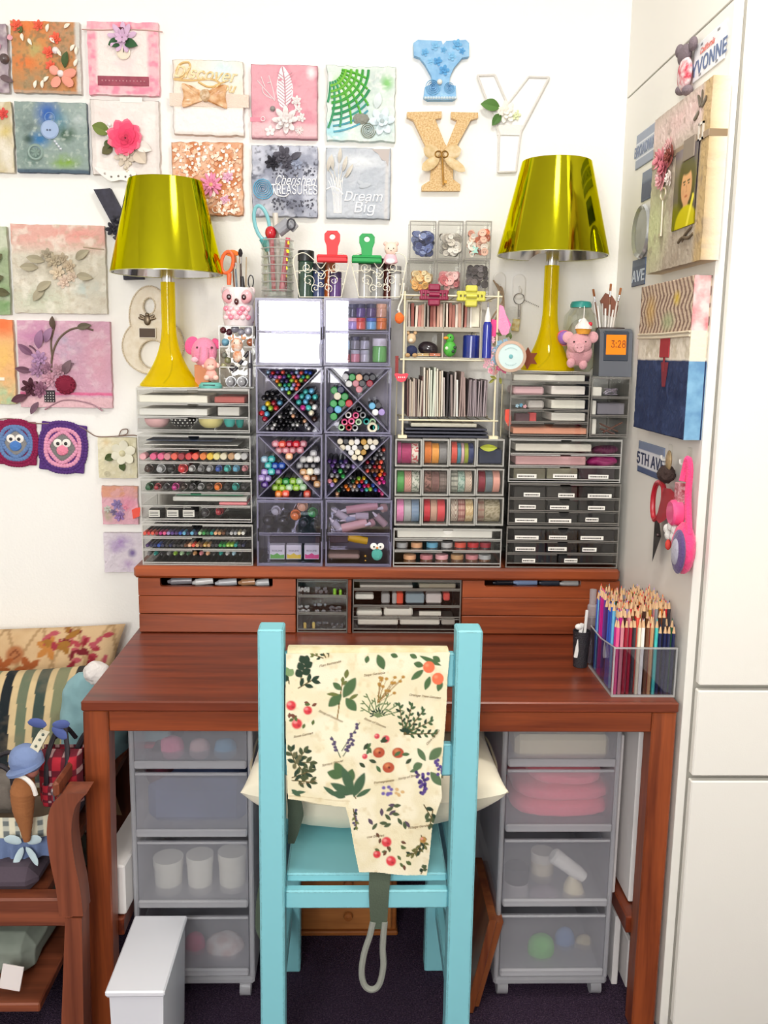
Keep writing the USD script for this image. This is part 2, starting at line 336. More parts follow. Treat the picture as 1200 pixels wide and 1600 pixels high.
# ---------------------------------------------------------------- chair
n = {'g': ('geometry', {}), 'bv': ('bevel', {'radius': .006, 'samples': 6}), 'd': ('vector_math', {'math_type': 'dot_product'}), 'i': ('math', {'math_type': 'subtract', 'value1': 1.0}),
     'nz': ('noise_texture', {'scale': 95.0, 'detail': 4.0, 'roughness': .7}), 'a': ('math', {'math_type': 'multiply_add', 'value2': .36, 'value3': .135}), 's': ('math', {'math_type': 'add'}),
     'mr': ('rgb_ramp', {'ramp': [(.42, lin('84c8d2')), (.47, lin('3c5a60')), (.56, lin('1f2a2c'))]}), 'n2': ('noise_texture', {'scale': 60.0, 'detail': 3.0}), 'b': ('bump', {'strength': .15, 'distance': .002}), 'p': ('principled_bsdf', {'roughness': .5})}
TEAL = look('worn_turquoise_paint', n, [('bv.bevel', 'd.vector1'), ('g.normal', 'd.vector2'), ('d.value', 'i.value2'), ('g.position', 'nz.vector'), ('nz.fac', 'a.value1'), ('i.value', 's.value1'), ('a.value', 's.value2'), ('s.value', 'mr.fac'), ('mr.color', 'p.base_color'), ('g.position', 'n2.vector'), ('n2.fac', 'b.height'), ('b.normal', 'p.normal')])
CY = -.163
ch = thing('chair', 'turquoise painted wooden chair with worn edges pushed up to the desk', 'chair', (0, 0, 0))
L0, L1, R0, R1 = (at(u, 985, CY)[0] for u in (402, 443, 714, 755))
ZT = at(420, 984, CY)[1]
for x0, x1 in ((L0, L1), (R0, R1)): obj('post', bx(x0, x1, CY, CY+.05, 0, ZT, .003), TEAL, ch)
for v0, v1 in ((1021, 1074), (1163, 1213)):
    obj('slat', bx(L1, R0, CY+.018, CY+.036, at(700, v1, CY+.018)[1], at(700, v0, CY+.018)[1], .003), TEAL, ch)
obj('seat', bx(L1+.001, R0-.001, -.128, .29, .434, .452, .003), TEAL, ch)
obj('seat_rail', bx(L1, R0, CY+.012, CY+.034, at(600, 1420, CY+.012)[1], .43, .003), TEAL, ch)
f0, f1 = at(448, 1480, .2)[0], at(469, 1480, .2)[0]; g0, g1 = at(664, 1480, .2)[0], at(697, 1480, .2)[0]
for x0, x1 in ((f0-.012, f1), (g0, g1)): obj('leg', bx(x0, x1, .2, .245, 0, .434, .003), TEAL, ch)
for x0 in (f0-.006, g1-.028):
    obj('stretcher', bx(x0, x0+.02, CY+.05, .2, .14, .17, .003), TEAL, ch)
    obj('side_rail', bx(x0, x0+.02, CY+.05, .2, .36, .434, .003), TEAL, ch)
# cushion on the seat
def pillow(w, d, h, n=40, corner=1.0, seed=1, p=2.6, wr=.004):
    "pillow with pointed corners, lying flat, base at z=0"
    u, v = np.meshgrid(np.linspace(-1, 1, n), np.linspace(-1, 1, n)); u, v = u.ravel(), v.ravel()
    pinch = 1-.10*corner*(1-np.abs(u)**2)*np.abs(v)**3; pinch2 = 1-.10*corner*(1-np.abs(v)**2)*np.abs(u)**3
    x, y = u*w/2*pinch2, v*d/2*pinch; t = ((1-np.abs(u)**p)*(1-np.abs(v)**p)).clip(0)**.5
    q = np.stack([x*14, y*14, np.zeros_like(x)], -1); z = h/2*t+wr*t*(meshkit.fbm(q, 3, seed)-.5)*2
    f = grid_faces(n, n); V = np.vstack([np.stack([x, y, z+h/2], 1), np.stack([x, y, h/2-z], 1)])
    return trimesh.Trimesh(V, np.vstack([f, f[:, ::-1]+n*n]), process=False), np.concatenate([u, u]), np.concatenate([v, v])
pm, _, _ = pillow(.535, .38, .19, 60, .5, p=3.0, wr=.007)
cxp = at(583, 1280, .1)[0]
mm = mv(pm, (cxp, .145, .4525)); mm.vertices[:, 2] += .030*np.abs((mm.vertices[:, 0]-cxp)/.27)**3
cu = obj('seat_cushion', mm, P('efe6cf', .9, bump=.3, bs=90, sheen=.2), smooth=True, label='plump cream seat cushion lying on the turquoise chair', cat='cushion')
a = np.linspace(0, 2*math.pi, 90)
sq = lambda t: np.sign(t)*np.abs(t)**.55
obj('piping', tube([(cxp+.262*sq(math.cos(t)), .145+.185*sq(math.sin(t)), .5475+.028*abs(sq(math.cos(t)))**3) for t in a[:-1]], .0028, 5, True), P('e2d6ba', .9), cu)
# apron cloth over the chair back
ay = CY+.010
u_, v_ = np.meshgrid(np.arange(440, 708.01, 1.0), np.arange(1018, 1371.01, 1.0)); nu, nv = u_.shape[1], u_.shape[0]
out = Polygon([(447, 1021), (575, 1019.5), (703, 1018.5), (699, 1060), (697, 1110), (692, 1170), (689, 1215), (690, 1245), (684, 1262), (675, 1292), (671, 1340), (667, 1369), (610, 1365), (561, 1361), (553, 1320), (546, 1280), (540, 1259), (500, 1256), (450, 1249), (447, 1180), (446, 1100)])
import shapely
fold = .0035*np.sin((u_-447)/23.0+np.sin(v_/60.0)*.8)*np.clip((v_-1060)/120, 0, 1)+.004*np.clip((v_-1250)/110, 0, 1)*np.sin((u_-560)/15)
vk = np.array([at3(u, v, ay) for u, v in zip(u_.ravel(), v_.ravel())]); ztop = at(575, 1019, ay)[1]
vk[:, 1] += fold.ravel()-.0015-.004*np.clip((1075-v_.ravel())/20, 0, 1)*0
gf = grid_faces(nu, nv); cent = np.stack([u_.ravel()[gf].mean(1), v_.ravel()[gf].mean(1)], 1)
gf = gf[shapely.contains_xy(out, cent[:, 0], cent[:, 1])]
pr = Print(u_, v_, 'eadfbd')
pr.mix('f1e8cc', pr.nz(.03, 3)); pr.mix('d9c79a', pr.nz(.08, 5, .58, .75)*.6)
GR, GD, OL = '4f6b45', '2c4030', '6d7440'
def sprig(x, y, ang, ln, n, wl, ll, col, stem='6b5a34'):
    a = math.radians(ang); dx, dy = math.cos(a), math.sin(a)
    pr.mix(stem, pr.line([(x, y), (x+dx*ln, y+dy*ln)], 1.1))
    for k in range(n):
        t = (k+.7)/n; s = 1 if k % 2 else -1; b = a+s*.8; px, py = x+dx*ln*t, y+dy*ln*t
        pr.mix(col if k % 3 else GD, pr.leaf(px, py, px+math.cos(b)*ll, py+math.sin(b)*ll, wl))
    pr.mix(col, pr.leaf(x+dx*ln*.9, y+dy*ln*.9, x+dx*(ln*.9+ll), y+dy*(ln*.9+ll), wl))
def bloom(x, y, r, h='d8434a'):
    pr.mix(h, pr.ell(x, y, r, r, .3)); pr.mix('f09a98', pr.ell(x-r*.3, y-r*.3, r*.5, r*.4, .6)*.8); pr.mix('8f1d2c', pr.ell(x+r*.3, y+r*.3, r*.4, r*.3, .8)*.6)
# sprays printed on the cloth
sprig(470, 1062, -75, 28, 5, 6.5, 15, GD); sprig(466, 1075, -30, 26, 4, 3.5, 15, GD); sprig(452, 1068, -100, 14, 2, 6, 14, '7f9a6a')
sprig(527, 1122, -82, 62, 2, 3, 10, OL, '8a6a33')
for q in ((534, 1084, 513, 1104, 8), (536, 1090, 556, 1058, 9), (540, 1090, 557, 1110, 8), (534, 1078, 520, 1066, 5), (540, 1060, 543, 1045, 4), (530, 1085, 510, 1084, 3), (545, 1092, 560, 1084, 3)): pr.mix(GR if q[4] > 4 else OL, pr.leaf(*q))
for k in range(9): sprig(590, 1120, -150+k*17, 26+6*(k % 3), 3, 1.2, 8, '72835a', '72835a')
for k in range(16):
    x, y = 607+rnd.uniform(-16, 24), 1070+rnd.uniform(-14, 14); pr.mix('b78a44', pr.ell(x, y, 3.6, 3, .4)); pr.mix('8e6a30', pr.line([(590, 1098), (x, y)], .6)*.7)
for k in range(3): sprig(505+k*4, 1028-k, 200+k*40, 16, 3, 2, 8, OL)
for q in ((575, 1024, 572, 1036, 4), (590, 1022, 600, 1046, 7), (610, 1022, 622, 1026, 4), (640, 1022, 652, 1028, 4), (655, 1024, 690, 1040, 4), (642, 1062, 662, 1046, 5), (664, 1078, 672, 1056, 5), (684, 1080, 690, 1062, 5), (646, 1036, 662, 1040, 5), (676, 1025, 688, 1034, 5)): pr.mix(GR, pr.leaf(*q))
for x, y in ((670, 1042), (684, 1060)): pr.mix('ee7350', pr.ell(x, y, 10, 10, .15)); pr.mix('f7a37c', pr.ell(x-3, y-3, 4.5, 4, .9)*.8)
for k in range(5): sprig(632, 1148, -100+k*24, 48, 9, 2.2, 9, '46603f')
bloom(455, 1102, 9); bloom(481, 1110, 8); bloom(464, 1131, 9.5)
for k in range(10): x, y = 450+rnd.uniform(0, 46), 1094+rnd.uniform(0, 42); a = rnd.uniform(0, 6.3); pr.mix('5a6b3c' if k % 2 else '7a4a3a', pr.leaf(x, y, x+9*math.cos(a), y+9*math.sin(a), 2.6))
for bx0, by0, bx1, by1 in ((534, 1172, 562, 1128), (532, 1182, 518, 1150), (536, 1180, 552, 1156)):
    pr.mix('5b6a4a', pr.line([(bx0, by0), (bx1, by1)], .9))
    for k in range(9): t = .3+.08*k; pr.mix('544968', pr.ell(bx0+(bx1-bx0)*t+rnd.uniform(-3, 3), by0+(by1-by0)*t+rnd.uniform(-2, 2), 3.2, 2.6, .4))
for k in range(4): sprig(462, 1196-k*2, -110+k*55, 24, 4, 3.4, 13, '4a5438')
for q in ((460, 1180), (464, 1190), (460, 1198), (468, 1184)): pr.mix('6d6a4c', pr.ell(*q, 4, 5.5, .4))
for k in range(2): sprig(456, 1216+k*4, -20+k*25, 30, 5, 3, 14, '4a5438')
for k, (x, y) in enumerate(((592, 1176), (622, 1177), (607, 1200))): pr.mix('b5533a', pr.ell(x, y, 10, 9, .15)); pr.mix('d98a5a', pr.ell(x-2, y-3, 6, 5, .8)*.8); pr.mix('6e2d22', pr.ell(x+1, y, 2.5, 2.5, .6))
for x, y, r in ((589, 1150, 5), (603, 1155, 7), (570, 1181, 5)): bloom(x, y, r, 'd9505a')
for k in range(12): x, y = 605+rnd.uniform(-36, 36), 1180+rnd.uniform(-25, 25); a = rnd.uniform(0, 6.3); pr.mix(GR if k % 2 else '3c4a34', pr.leaf(x, y, x+13*math.cos(a), y+13*math.sin(a), 3))
for q in ((665, 1188, 652, 1168, 5), (670, 1186, 690, 1166, 8), (660, 1192, 645, 1200, 6), (672, 1204, 690, 1226, 7), (655, 1200, 640, 1206, 3)): pr.mix('5c7452', pr.leaf(*q))
for k in range(26):
    t = k/26; pr.mix('5a4688' if k % 3 else '3f2f68', pr.ell(660+rnd.uniform(-10, 10)*(1-t*.6), 1206+t*34, 3.3, 3.3, .35))
for k in range(12): pr.mix('5a4688', pr.ell(688+rnd.uniform(-8, 3), 1186+k*2, 3.2, 3.2, .35))
sprig(556, 1246, -120, 44, 3, 8, 26, GR); 
for q in ((552, 1240, 535, 1196, 8), (552, 1240, 516, 1222, 7), (552, 1244, 570, 1206, 8), (556, 1244, 580, 1232, 4), (530, 1244, 505, 1228, 4), (520, 1236, 540, 1244, 6), (470, 1246, 455, 1234, 4), (478, 1238, 455, 1240, 3)): pr.mix('476349', pr.leaf(*q))
for k in range(7): pr.mix('6f5fa8', pr.ell(604+rnd.uniform(-8, 8), 1236+rnd.uniform(-8, 8), 4, 3.4, .5)); pr.mix('d6b07a', pr.ell(625+rnd.uniform(-7, 7), 1238+rnd.uniform(-6, 6), 3.4, 3, .5))
for k in range(14): x, y = 610+rnd.uniform(-28, 28), 1268+rnd.uniform(-16, 22); a = rnd.uniform(0, 6.3); pr.mix('4c5a3e' if k % 3 else '5a4a5c', pr.leaf(x, y, x+13*math.cos(a), y+13*math.sin(a), 3))
for k in range(8): pr.mix('4a3f66', pr.ell(555+rnd.uniform(-3, 3), 1264+k*3.3, 3, 2.4, .4)); 
sprig(552, 1262, 80, 30, 4, 2, 7, OL); sprig(662, 1256, 60, 24, 3, 3.5, 13, '4c5a3e'); sprig(676, 1264, 100, 24, 3, 3, 11, '4c5a3e')
bloom(604, 1316, 9); bloom(589, 1335, 7); bloom(611, 1345, 9)
for k in range(16): x, y = 604+rnd.uniform(-26, 34), 1330+rnd.uniform(-24, 22); a = rnd.uniform(0, 6.3); pr.mix('56663c' if k % 3 else '6b4634', pr.leaf(x, y, x+9*math.cos(a), y+9*math.sin(a), 2.4))
bloom(604, 1316, 8); bloom(589, 1335, 6); bloom(611, 1345, 8)
for k in range(4): sprig(658, 1305+k*8, 70+k*30, 18, 4, 2.2, 9, '6a6a3c')
bloom(661, 1312, 6, 'b98a4a'); sprig(658, 1366, -60, 10, 3, 3, 7, '4c5a3e')
pr.mix('cdb98a', pr.line([(449, 1244), (520, 1249), (546, 1250)], 1.0)*.5)
ap = thing('apron', 'cream botanical print apron with herbs and fruit draped over the chair back', 'apron', (0, 0, 0))
bk = vk.copy(); bk[:, 1] += .002
keep, inv = np.unique(gf, return_inverse=True)
obj('cloth', trimesh.Trimesh(vk[keep], inv.reshape(-1, 3)[:, ::-1], process=False), painted(.85, .25, 400), ap, smooth=True, cols=pr.c.reshape(-1, 3)[keep])
x0, x1 = at(449, 1020, ay)[0], at(701, 1020, ay)[0]
dr = [(ay-.0012, ztop-.003), (ay, ztop+.002), (ay+.012, ztop+.005), (CY+.044, ztop+.002), (CY+.046, ztop-.26), (CY+.043, ztop-.26), (CY+.041, ztop-.002), (ay+.012, ztop+.002), (ay+.002, ztop-.001)]
fl = ext(Polygon(dr), x1-x0); fl.vertices = np.stack([fl.vertices[:, 2]+x0, fl.vertices[:, 0], fl.vertices[:, 1]], 1)
obj('fold_over_rail', fl, P('e8dcb8', .9, var='d5c69a', vs=40), ap)
INK = P('7d6540', .8)
cap = [('Flax Romande', 516, 1036, 14), ('Sage Genesis', 585, 1052, 8), ('Orange Tree Garden', 664, 1087, -6), ('Song of Solomon', 517, 1118, -26), ('Rose Garden', 474, 1148, 13), ('Sprays Clover', 520, 1190, 14), ('Pomegranate', 600, 1221, 8), ('Song of Solomon', 642, 1212, 12), ('Olive Garden', 676, 1150, 52), ('Tree Garden', 480, 1222, 12), ('Rose of Sharon', 586, 1128, -24), ('Village Garden', 655, 1290, 8), ('Rose Garden', 585, 1306, 6)]
ci = []
for s, u, v, an in cap:
    me = text(s, .0042, ang=an, slant=.3, depth=.0004, sx=1.05); p = at3(u, v, ay); k = (np.abs(u_-u)+np.abs(v_-v)).ravel().argmin()
    ci.append(mv(me, (p[0], p[2], 0))); ci[-1].vertices = np.stack([ci[-1].vertices[:, 0], vk[k, 1]-.0018-ci[-1].vertices[:, 2]*0-ci[-1].vertices[:, 2], ci[-1].vertices[:, 1]], 1)
for me in ci: obj('caption', me, INK, ap, smooth=False)
STR = P('4a5546', .9, bump=.4, bs=300)
def ribbon(pts, w, th=.002):
    "flat strap through points given as (x, y, z); width across x"
    p = smooth_pts(pts, 8); v = []
    w = np.interp(np.linspace(0, 1, len(p)), np.linspace(0, 1, len(np.atleast_1d(w))), np.atleast_1d(w))
    for i, q in enumerate(p): v += [q+(-w[i]/2, 0, 0), q+(w[i]/2, 0, 0), q+(w[i]/2, th, 0), q+(-w[i]/2, th, 0)]
    f = []
    for i in range(len(p)-1):
        for j in range(4): a, b = i*4+j, i*4+(j+1) % 4; f += [(a, b, b+4), (a, b+4, a+4)]
    f += [(0, 2, 1), (0, 3, 2), (len(v)-4, len(v)-3, len(v)-2), (len(v)-4, len(v)-2, len(v)-1)]
    return trimesh.Trimesh(np.array(v), f, process=False)
sy = ay+.006
obj('strap', ribbon([at3(594, 1360, sy+.002), at3(592, 1400, sy-.008), at3(592, 1452, sy-.008)], [.042, .038, .030]), STR, ap)
lp = [at3(u, v, sy-.006) for u, v in ((583, 1440), (578, 1462), (569, 1490), (565, 1520), (570, 1540), (582, 1546), (593, 1537), (599, 1510), (598, 1480), (601, 1440))]
obj('strap_loop', tube(smooth_pts(lp, 6), .0062, 8), P('8d8f86', .9, bump=.4, bs=300), ap)
obj('strap', ribbon([at3(458, 1240, CY+.05), at3(462, 1275, CY+.06), at3(455, 1318, CY+.08)], [.024, .03, .012]), STR, ap)
obj('strap', ribbon([at3(409, 1368, CY+.055), at3(405, 1410, CY+.06), at3(404, 1450, CY+.058), at3(410, 1472, CY+.055)], [.004, .012, .012, .004]), STR, ap)
# ---------------------------------------------------------------- under the desk
FROST = milky('frosted_plastic', 'dedee6', .28, .35, .45)
FROST2 = milky('frosted_plastic_rim', 'd8d8dd', .6, .3, .3)
CYF = .11
def cart(name, label, uL, uR, rows, zbase_v):
    x0 = at(uL, 1330, CYF)[0]; x1 = at(uR, 1330, CYF)[0]; um = (uL+uR)/2
    t = thing(name, label, 'storage cart', ((x0+x1)/2, CYF, 0)); w = (x1-x0)/2; d = .40
    Z = lambda v: at(um, v, CYF)[1]
    zb = Z(zbase_v); zt = .675
    obj('frame', [bx(-w, -w+.004, .004, d, zb, zt), bx(w-.004, w, .004, d, zb, zt), bx(-w, w, d-.004, d, zb, zt)], FROST, t)
    obj('top', bx(-w, w, .0, d, zt, zt+.012, .004), FROST2, t)
    obj('base', bx(-w, w, -.004, d, zb-.002, zb+.016, .005), FROST2, t)
    for sx in (-1, 1): obj('corner_post', bx(sx*(w-.010), sx*w, -.006, .012, zb+.016, zt, .003), FROST2, t)
    for sx in (-1, 1):
        for yy in (.02, d-.03):
            cx = sx*(w-.022); cs = obj('caster', [cyl((cx-.012, yy, .02), (cx+.012, yy, .02), .02, n=18), bx(cx-.014, cx+.014, yy-.012, yy+.012, .03, zb-.002, .003)], FROST2, t)
    for va, vb in rows:
        z1, z0 = min(Z(va), zt-.004), Z(vb); o = w-.012
        dr = obj('drawer', [bx(-o, o, -.004, 0, z0, z1), bx(-o, o, 0, d-.02, z0, z0+.003), bx(-o, -o+.003, 0, d-.02, z0, z1-.03), bx(o-.003, o, 0, d-.02, z0, z1-.03)], FROST, t)
        obj('lip', bx(-o, o, -.014, -.004, z0+.0, z0+.018, .003), FROST2, dr); obj('lip', bx(-o, o, -.008, -.004, z1-.006, z1, .002), FROST2, dr)
    return t, x0, x1
lc = cart('storage_cart', 'frosted plastic drawer cart under the desk beside the white bin', 207, 396, [(1128, 1198), (1206, 1304), (1313, 1414), (1430, 1520)], 1536)
rc = cart('storage_cart', 'frosted plastic drawer cart holding folded pink cloth', 779, 960, [(1128, 1195), (1201, 1296), (1310, 1412), (1427, 1520)], 1536)
def inside(v, u, y): return at3(u, v, y)
def soft_box(u0, u1, v0, v1, y0, d, c=.02):
    (x0, z1), (x1, z0) = at(u0, v0, y0), at(u1, v1, y0); return bx(x0, x1, y0, y0+d, z0, z1, c)
def single(name, me, ma, label, cat, group=None, smooth=30, kind=None): return obj(name, me, ma, None, smooth, label, cat, group, kind)
yi = .135
def lump(me, amp, sc, seed=0):
    me = me.subdivide() if len(me.vertices) < 900 else me
    q = np.array(me.vertices); me.vertices = q+(np.stack([meshkit.fbm(q*sc+i*9, 3, seed+i) for i in range(3)], 1)-.5)*amp; return me
def blob(u, v, y, ru, rv, rd=None, amp=.012, sc=30, seed=1, sub=3):
    k = pxm(y); b = ball((0, 0, 0), (ru*k, rd or ru*k*.8, rv*k), sub); return mv(lump(b, amp, sc, seed), at3(u, v, y))
single('yarn_bundle', blob(268, 1168, .2, 22, 20), P('f07fa6', .9), 'pink bundle in the top drawer of the left frosted cart', 'yarn')
single('yarn_bundle', blob(312, 1170, .2, 18, 18), P('d8b3b8', .9), 'dusty pink bundle in the top drawer of the left frosted cart', 'yarn')
single('yarn_bundle', blob(352, 1170, .2, 20, 18), P('5ea0c8', .9), 'blue bundle in the top drawer of the left frosted cart', 'yarn')
single('folded_fabric', soft_box(228, 384, 1222, 1290, .16, .26, .02), P('5a6a92', .9, var='3e4c70', vs=14), 'slate blue folded fabric filling the second drawer of the left cart', 'fabric')
for k, (u0, u1, v0, v1) in enumerate(((235, 282, 1352, 1404), (288, 330, 1346, 1402), (338, 382, 1342, 1400))):
    (x0, z1), (x1, z0) = at(u0, v0, .165), at(u1, v1, .165); r = (x1-x0)/2
    single('tub', mv(lathe([(0, 0), (r*.92, 0), (r, (z1-z0)*.8), (r*1.05, (z1-z0)*.8), (r*1.05, z1-z0), (0, z1-z0)], 28), ((x0+x1)/2, .165+r*1.1, z0)), P('f4f1e4', .6), f'white plastic tub, {ORD[k]} from the left in the left cart', 'tub')
single('fabric_bundle', blob(305, 1478, .2, 18, 26), P('d9467a', .9), 'magenta bundle in the bottom drawer of the left cart', 'fabric')
single('tissue_bundle', blob(352, 1482, .2, 34, 28, seed=5), P('f0ebea', .9, var='d9b9b4', vs=40), 'crumpled white and pink tissue in the bottom drawer of the left cart', 'paper')
single('paper_stack', soft_box(806, 952, 1150, 1188, .16, .2, .01), P('f3e7c6', .9, bump=.4, bs=60), 'cream paper packs in the top drawer of the right cart', 'paper')
fc = thing('folded_cloth', 'bright coral pink fluffy folded cloth in the right cart', 'cloth', (at(870, 1290, .2)[0], .235, at(870, 1294, CYF)[1]+.004))
for k, (w, h) in enumerate(((.115, .03), (.112, .026), (.085, .022))):
    b = ball((0, 0, 0), (w, .1, h*.75), 3); b.vertices = np.sign(b.vertices)*np.abs(b.vertices/(w, .1, h*.75))**.6*np.array((w, .1, h*.75))
    obj('fold', mv(lump(b, .008, 45, k), (0.004*k, 0, .022+.036*k)), P('fc7a90', .95, bump=.8, bs=180, sheen=.4), fc)
def jar(t, r, h, body, lid, lh=.25, n=24):
    obj('jar', lathe([(0, 0), (r*.92, 0), (r, r*.12), (r, h*(1-lh)-.003), (r*.9, h*(1-lh)), (0, h*(1-lh))], n), body, t)
    obj('lid', lathe([(0, h*(1-lh)), (r*1.03, h*(1-lh)), (r*1.03, h-.002), (r*.97, h), (0, h)], n), lid, t)
k = pxm(.19)
t = thing('jar', 'squat white jar with black lid in the right cart', 'jar', at3(806, 1397, .2)); jar(t, 20*k, 54*k, P('f1e9e8', .5), P('26242a', .5), .5)
t = thing('jar', 'tall cream jar in the right cart behind the white tube', 'jar', at3(846, 1372, .24)); jar(t, 20*k, 52*k, P('e9dcc4', .5), P('e9e2d8', .5), .3)
single('paint_tube', along(lathe([(0, 0), (.012, 0), (.016, .02), (.018, .088), (.012, .092), (0, .092)], 18), at3(912, 1370, .15), at3(862, 1334, .15)), P('f7f5f0', .5), 'white tube lying aslant in the right cart', 'tube')
single('cone_bottle', along(lathe([(0, 0), (.026, 0), (.02, .03), (.006, .05), (0, .05)], 18), at3(897, 1399, .16), at3(893, 1368, .16)), P('efe2c0', .5), 'cream cone shaped bottle in the right cart', 'bottle')
single('fabric_bundle', blob(850, 1396, .18, 26, 12), P('e3c3d6', .9), 'pale lilac bundle beside the cone bottle in the right cart', 'fabric')
single('yarn_ball', blob(845, 1480, .18, 24, 25, amp=.006), P('5fbf45', .9, bump=.8, bs=120), 'green ball in the bottom drawer of the right cart', 'yarn ball')
single('yarn_ball', blob(882, 1470, .22, 18, 26, amp=.006), P('6a8fc8', .9), 'pale blue ball beside the green one in the right cart', 'yarn ball')
single('yarn_ball', blob(912, 1478, .22, 16, 22, amp=.006), P('cdbf9a', .9), 'sand coloured ball in the bottom drawer of the right cart', 'yarn ball')
# white bin
bz = .25; bxl, by0 = onz(164, 1550, bz); bxr = onz(256, 1550, bz)[0]; by1 = onz(250, 1430, bz)[1]
bn = thing('pedal_bin', 'narrow white plastic bin with flat lid by the left desk leg', 'bin', ((bxl+bxr)/2, by0, 0)); bw = (bxr-bxl)/2
WP = P('dfe0e6', .4)
obj('body', trimesh.convex.convex_hull(np.array([(sx*(bw-.004-.006*(z == 0)), y, z) for sx in (-1, 1) for y in (.012, by1-by0-.004) for z in (0, bz-.014)])), WP, bn)
obj('lid', bx(-bw-.001, bw+.001, .0, by1-by0, bz-.012, bz, .003), WP, bn)
obj('lid_rim', bx(-bw+.002, bw-.002, .006, by1-by0-.002, bz-.016, bz-.012), P('c9cad0', .4), bn)
# boards and boxes at the sides of the carts
CB = P('e9e4e2', .8)
def board(u, v0, v1, ya, yb_, th, label, name='blank_canvas', zlow=None):
    x, z1 = at(u, v0, ya); z0 = zlow if zlow is not None else at(u, v1, ya)[1]
    return single(name, bx(x, x+th, ya, yb_, z0, z1, .002), CB, label, 'canvas')
board(967, 1149, 1393, .135, .5, .013, 'tall blank white canvas beside the right cart', zlow=.243)
board(999, 1143, 1412, .10, .5, .012, 'tall blank white canvas against the inside of the right desk leg', zlow=.243)
board(962, 1432, 1548, .15, .45, .014, 'low blank white canvas on the floor beside the right cart', zlow=.0)
board(982, 1470, 1550, .14, .40, .010, 'smallest blank white canvas on the floor by the right leg', zlow=.0)
board(407, 1470, 1560, .10, .40, .012, 'blank white canvas on the floor right of the left cart', zlow=.0)
xq = at(190, 1400, .1)[0]
single('storage_box', mv(bx(-.03, .03, 0, .5, 0, .115, .004), (-.572, .06, .243), rz=-3.5), CB, 'long white box lying on the left desk stretcher', 'box')
single('fabric_bag', mv(lump(ball((0, 0, 0), (.05, .2, .13), 3), .05, 12, 4), (-.49, .37, .50)), P('57142a', .9, var='2a0d18', vs=25), 'dark maroon fabric bag behind the left cart', 'bag')
x0, z1 = at(462, 1400, .34); x1, z0 = at(619, 1459, .34)
mc = thing('wooden_chest', 'small wooden chest with a round knob under the back of the desk', 'chest', ((x0+x1)/2, .34, 0)); wv = (x1-x0)/2
WO, WO2 = wood('8a4f25', 'bd7c44', 'x'), wood('7d431c', 'a9652f', 'x')
obj('body', bx(-wv, wv, .004, .24, .012, .2, .003), WO2, mc); obj('plinth', bx(-wv-.004, wv+.004, -.004, .244, 0, .012, .003), WO2, mc)
for k in range(2):
    dd = obj('drawer', bx(-wv+.012, wv-.012, -.004, .004, .018+.088*k, .1+.088*k, .003), WO, mc)
    obj('knob', mv(lathe([(0, 0), (.006, 0), (.012, .008), (.010, .014), (0, .016)], 18), (.005, -.004, .06+.088*k), rx=90), WO2, dd)
for k, (ua, ub) in enumerate(((741, 757), (752, 768))):
    p = at3(ub-2, 1372+k*12, .22); q = at3(ua-2, 1535, .02); q[2] = .003
    pb = bx(-.009, .009, -.003, .25, 0, 1, .002); L = p[2]-q[2]; pb.vertices[:, 2] *= L; pb.vertices[:, 0] += (p[0]-q[0])*pb.vertices[:, 2]/L
    single('leaning_easel', mv(pb, (q[0], .06+.02*k, .003)), wood('6b3018', '9c5a30', 'z'), ('inner' if k == 0 else 'outer')+' leaning brown wooden easel between chair and right cart', 'easel')

# ---------------------------------------------------------------- bench on the left
BW = wood('5b2a18', '8f4c30', 'z', r=.5); BWX = wood('5b2a18', '8f4c30', 'x', r=.5)
bch = thing('wooden_bench', 'dark reddish wooden bench with curved arm left of the desk', 'bench', (-.70, -.12, 0)); o = np.array((-.70, -.12, 0))
def loc_(p): return np.array(p)-o
yb2 = -.12
arm = smooth_pts([at3(u, v, yb2) for u, v in ((122, 1240), (104, 1262), (98, 1300), (103, 1345), (112, 1390), (117, 1432))], 8)
obj('arm_post', [trimesh.convex.convex_hull(np.vstack([loc_(arm[i])+np.array(c) for c in ((-.03, 0, 0), (.016, 0, 0), (-.03, .05, 0), (.016, .05, 0))]+[loc_(arm[i+1])+np.array(c) for c in ((-.03, 0, 0), (.016, 0, 0), (-.03, .05, 0), (.016, .05, 0))])) for i in range(len(arm)-1)], BW, bch, smooth=40)
za = at3(122, 1240, yb2)[2]
obj('armrest', bx(at(108, 1240, yb2)[0]+.70-.02, .075, 0, .66, za-.01, za+.022, .008), BW, bch)
zr1, zr0 = at(60, 1406, yb2)[1], at(60, 1450, yb2)[1]
xl = -1.0
obj('seat_rail', bx(xl, at(112, 1425, yb2)[0]+.70, .002, .04, zr0, zr1, .004), BWX, bch)
obj('seat_board', bx(xl, .04, .04, .70, zr1-.03, zr1-.005, .004), BWX, bch)
obj('leg', trimesh.convex.convex_hull(np.array([(x, y, z) for (x, z) in ((at(102, 1440, yb2)[0]+.70, zr0+.02), (at(128, 1440, yb2)[0]+.70, zr0+.02), (at(88, 1600, yb2)[0]+.70, 0), (at(128, 1600, yb2)[0]+.70, 0)) for y in (0, .05)])), BW, bch)
obj('leg', bx(.0, .05, .70, .75, 0, .5, .004), BW, bch)
zs_ = at(40, 1585, yb2)[1]
obj('low_shelf', bx(xl, .02, .03, .70, max(zs_-.02, .01), max(zs_, .03), .003), BWX, bch)
obj('back_rail', bx(xl, .0, .705, .74, .42, .5, .004), BWX, bch)
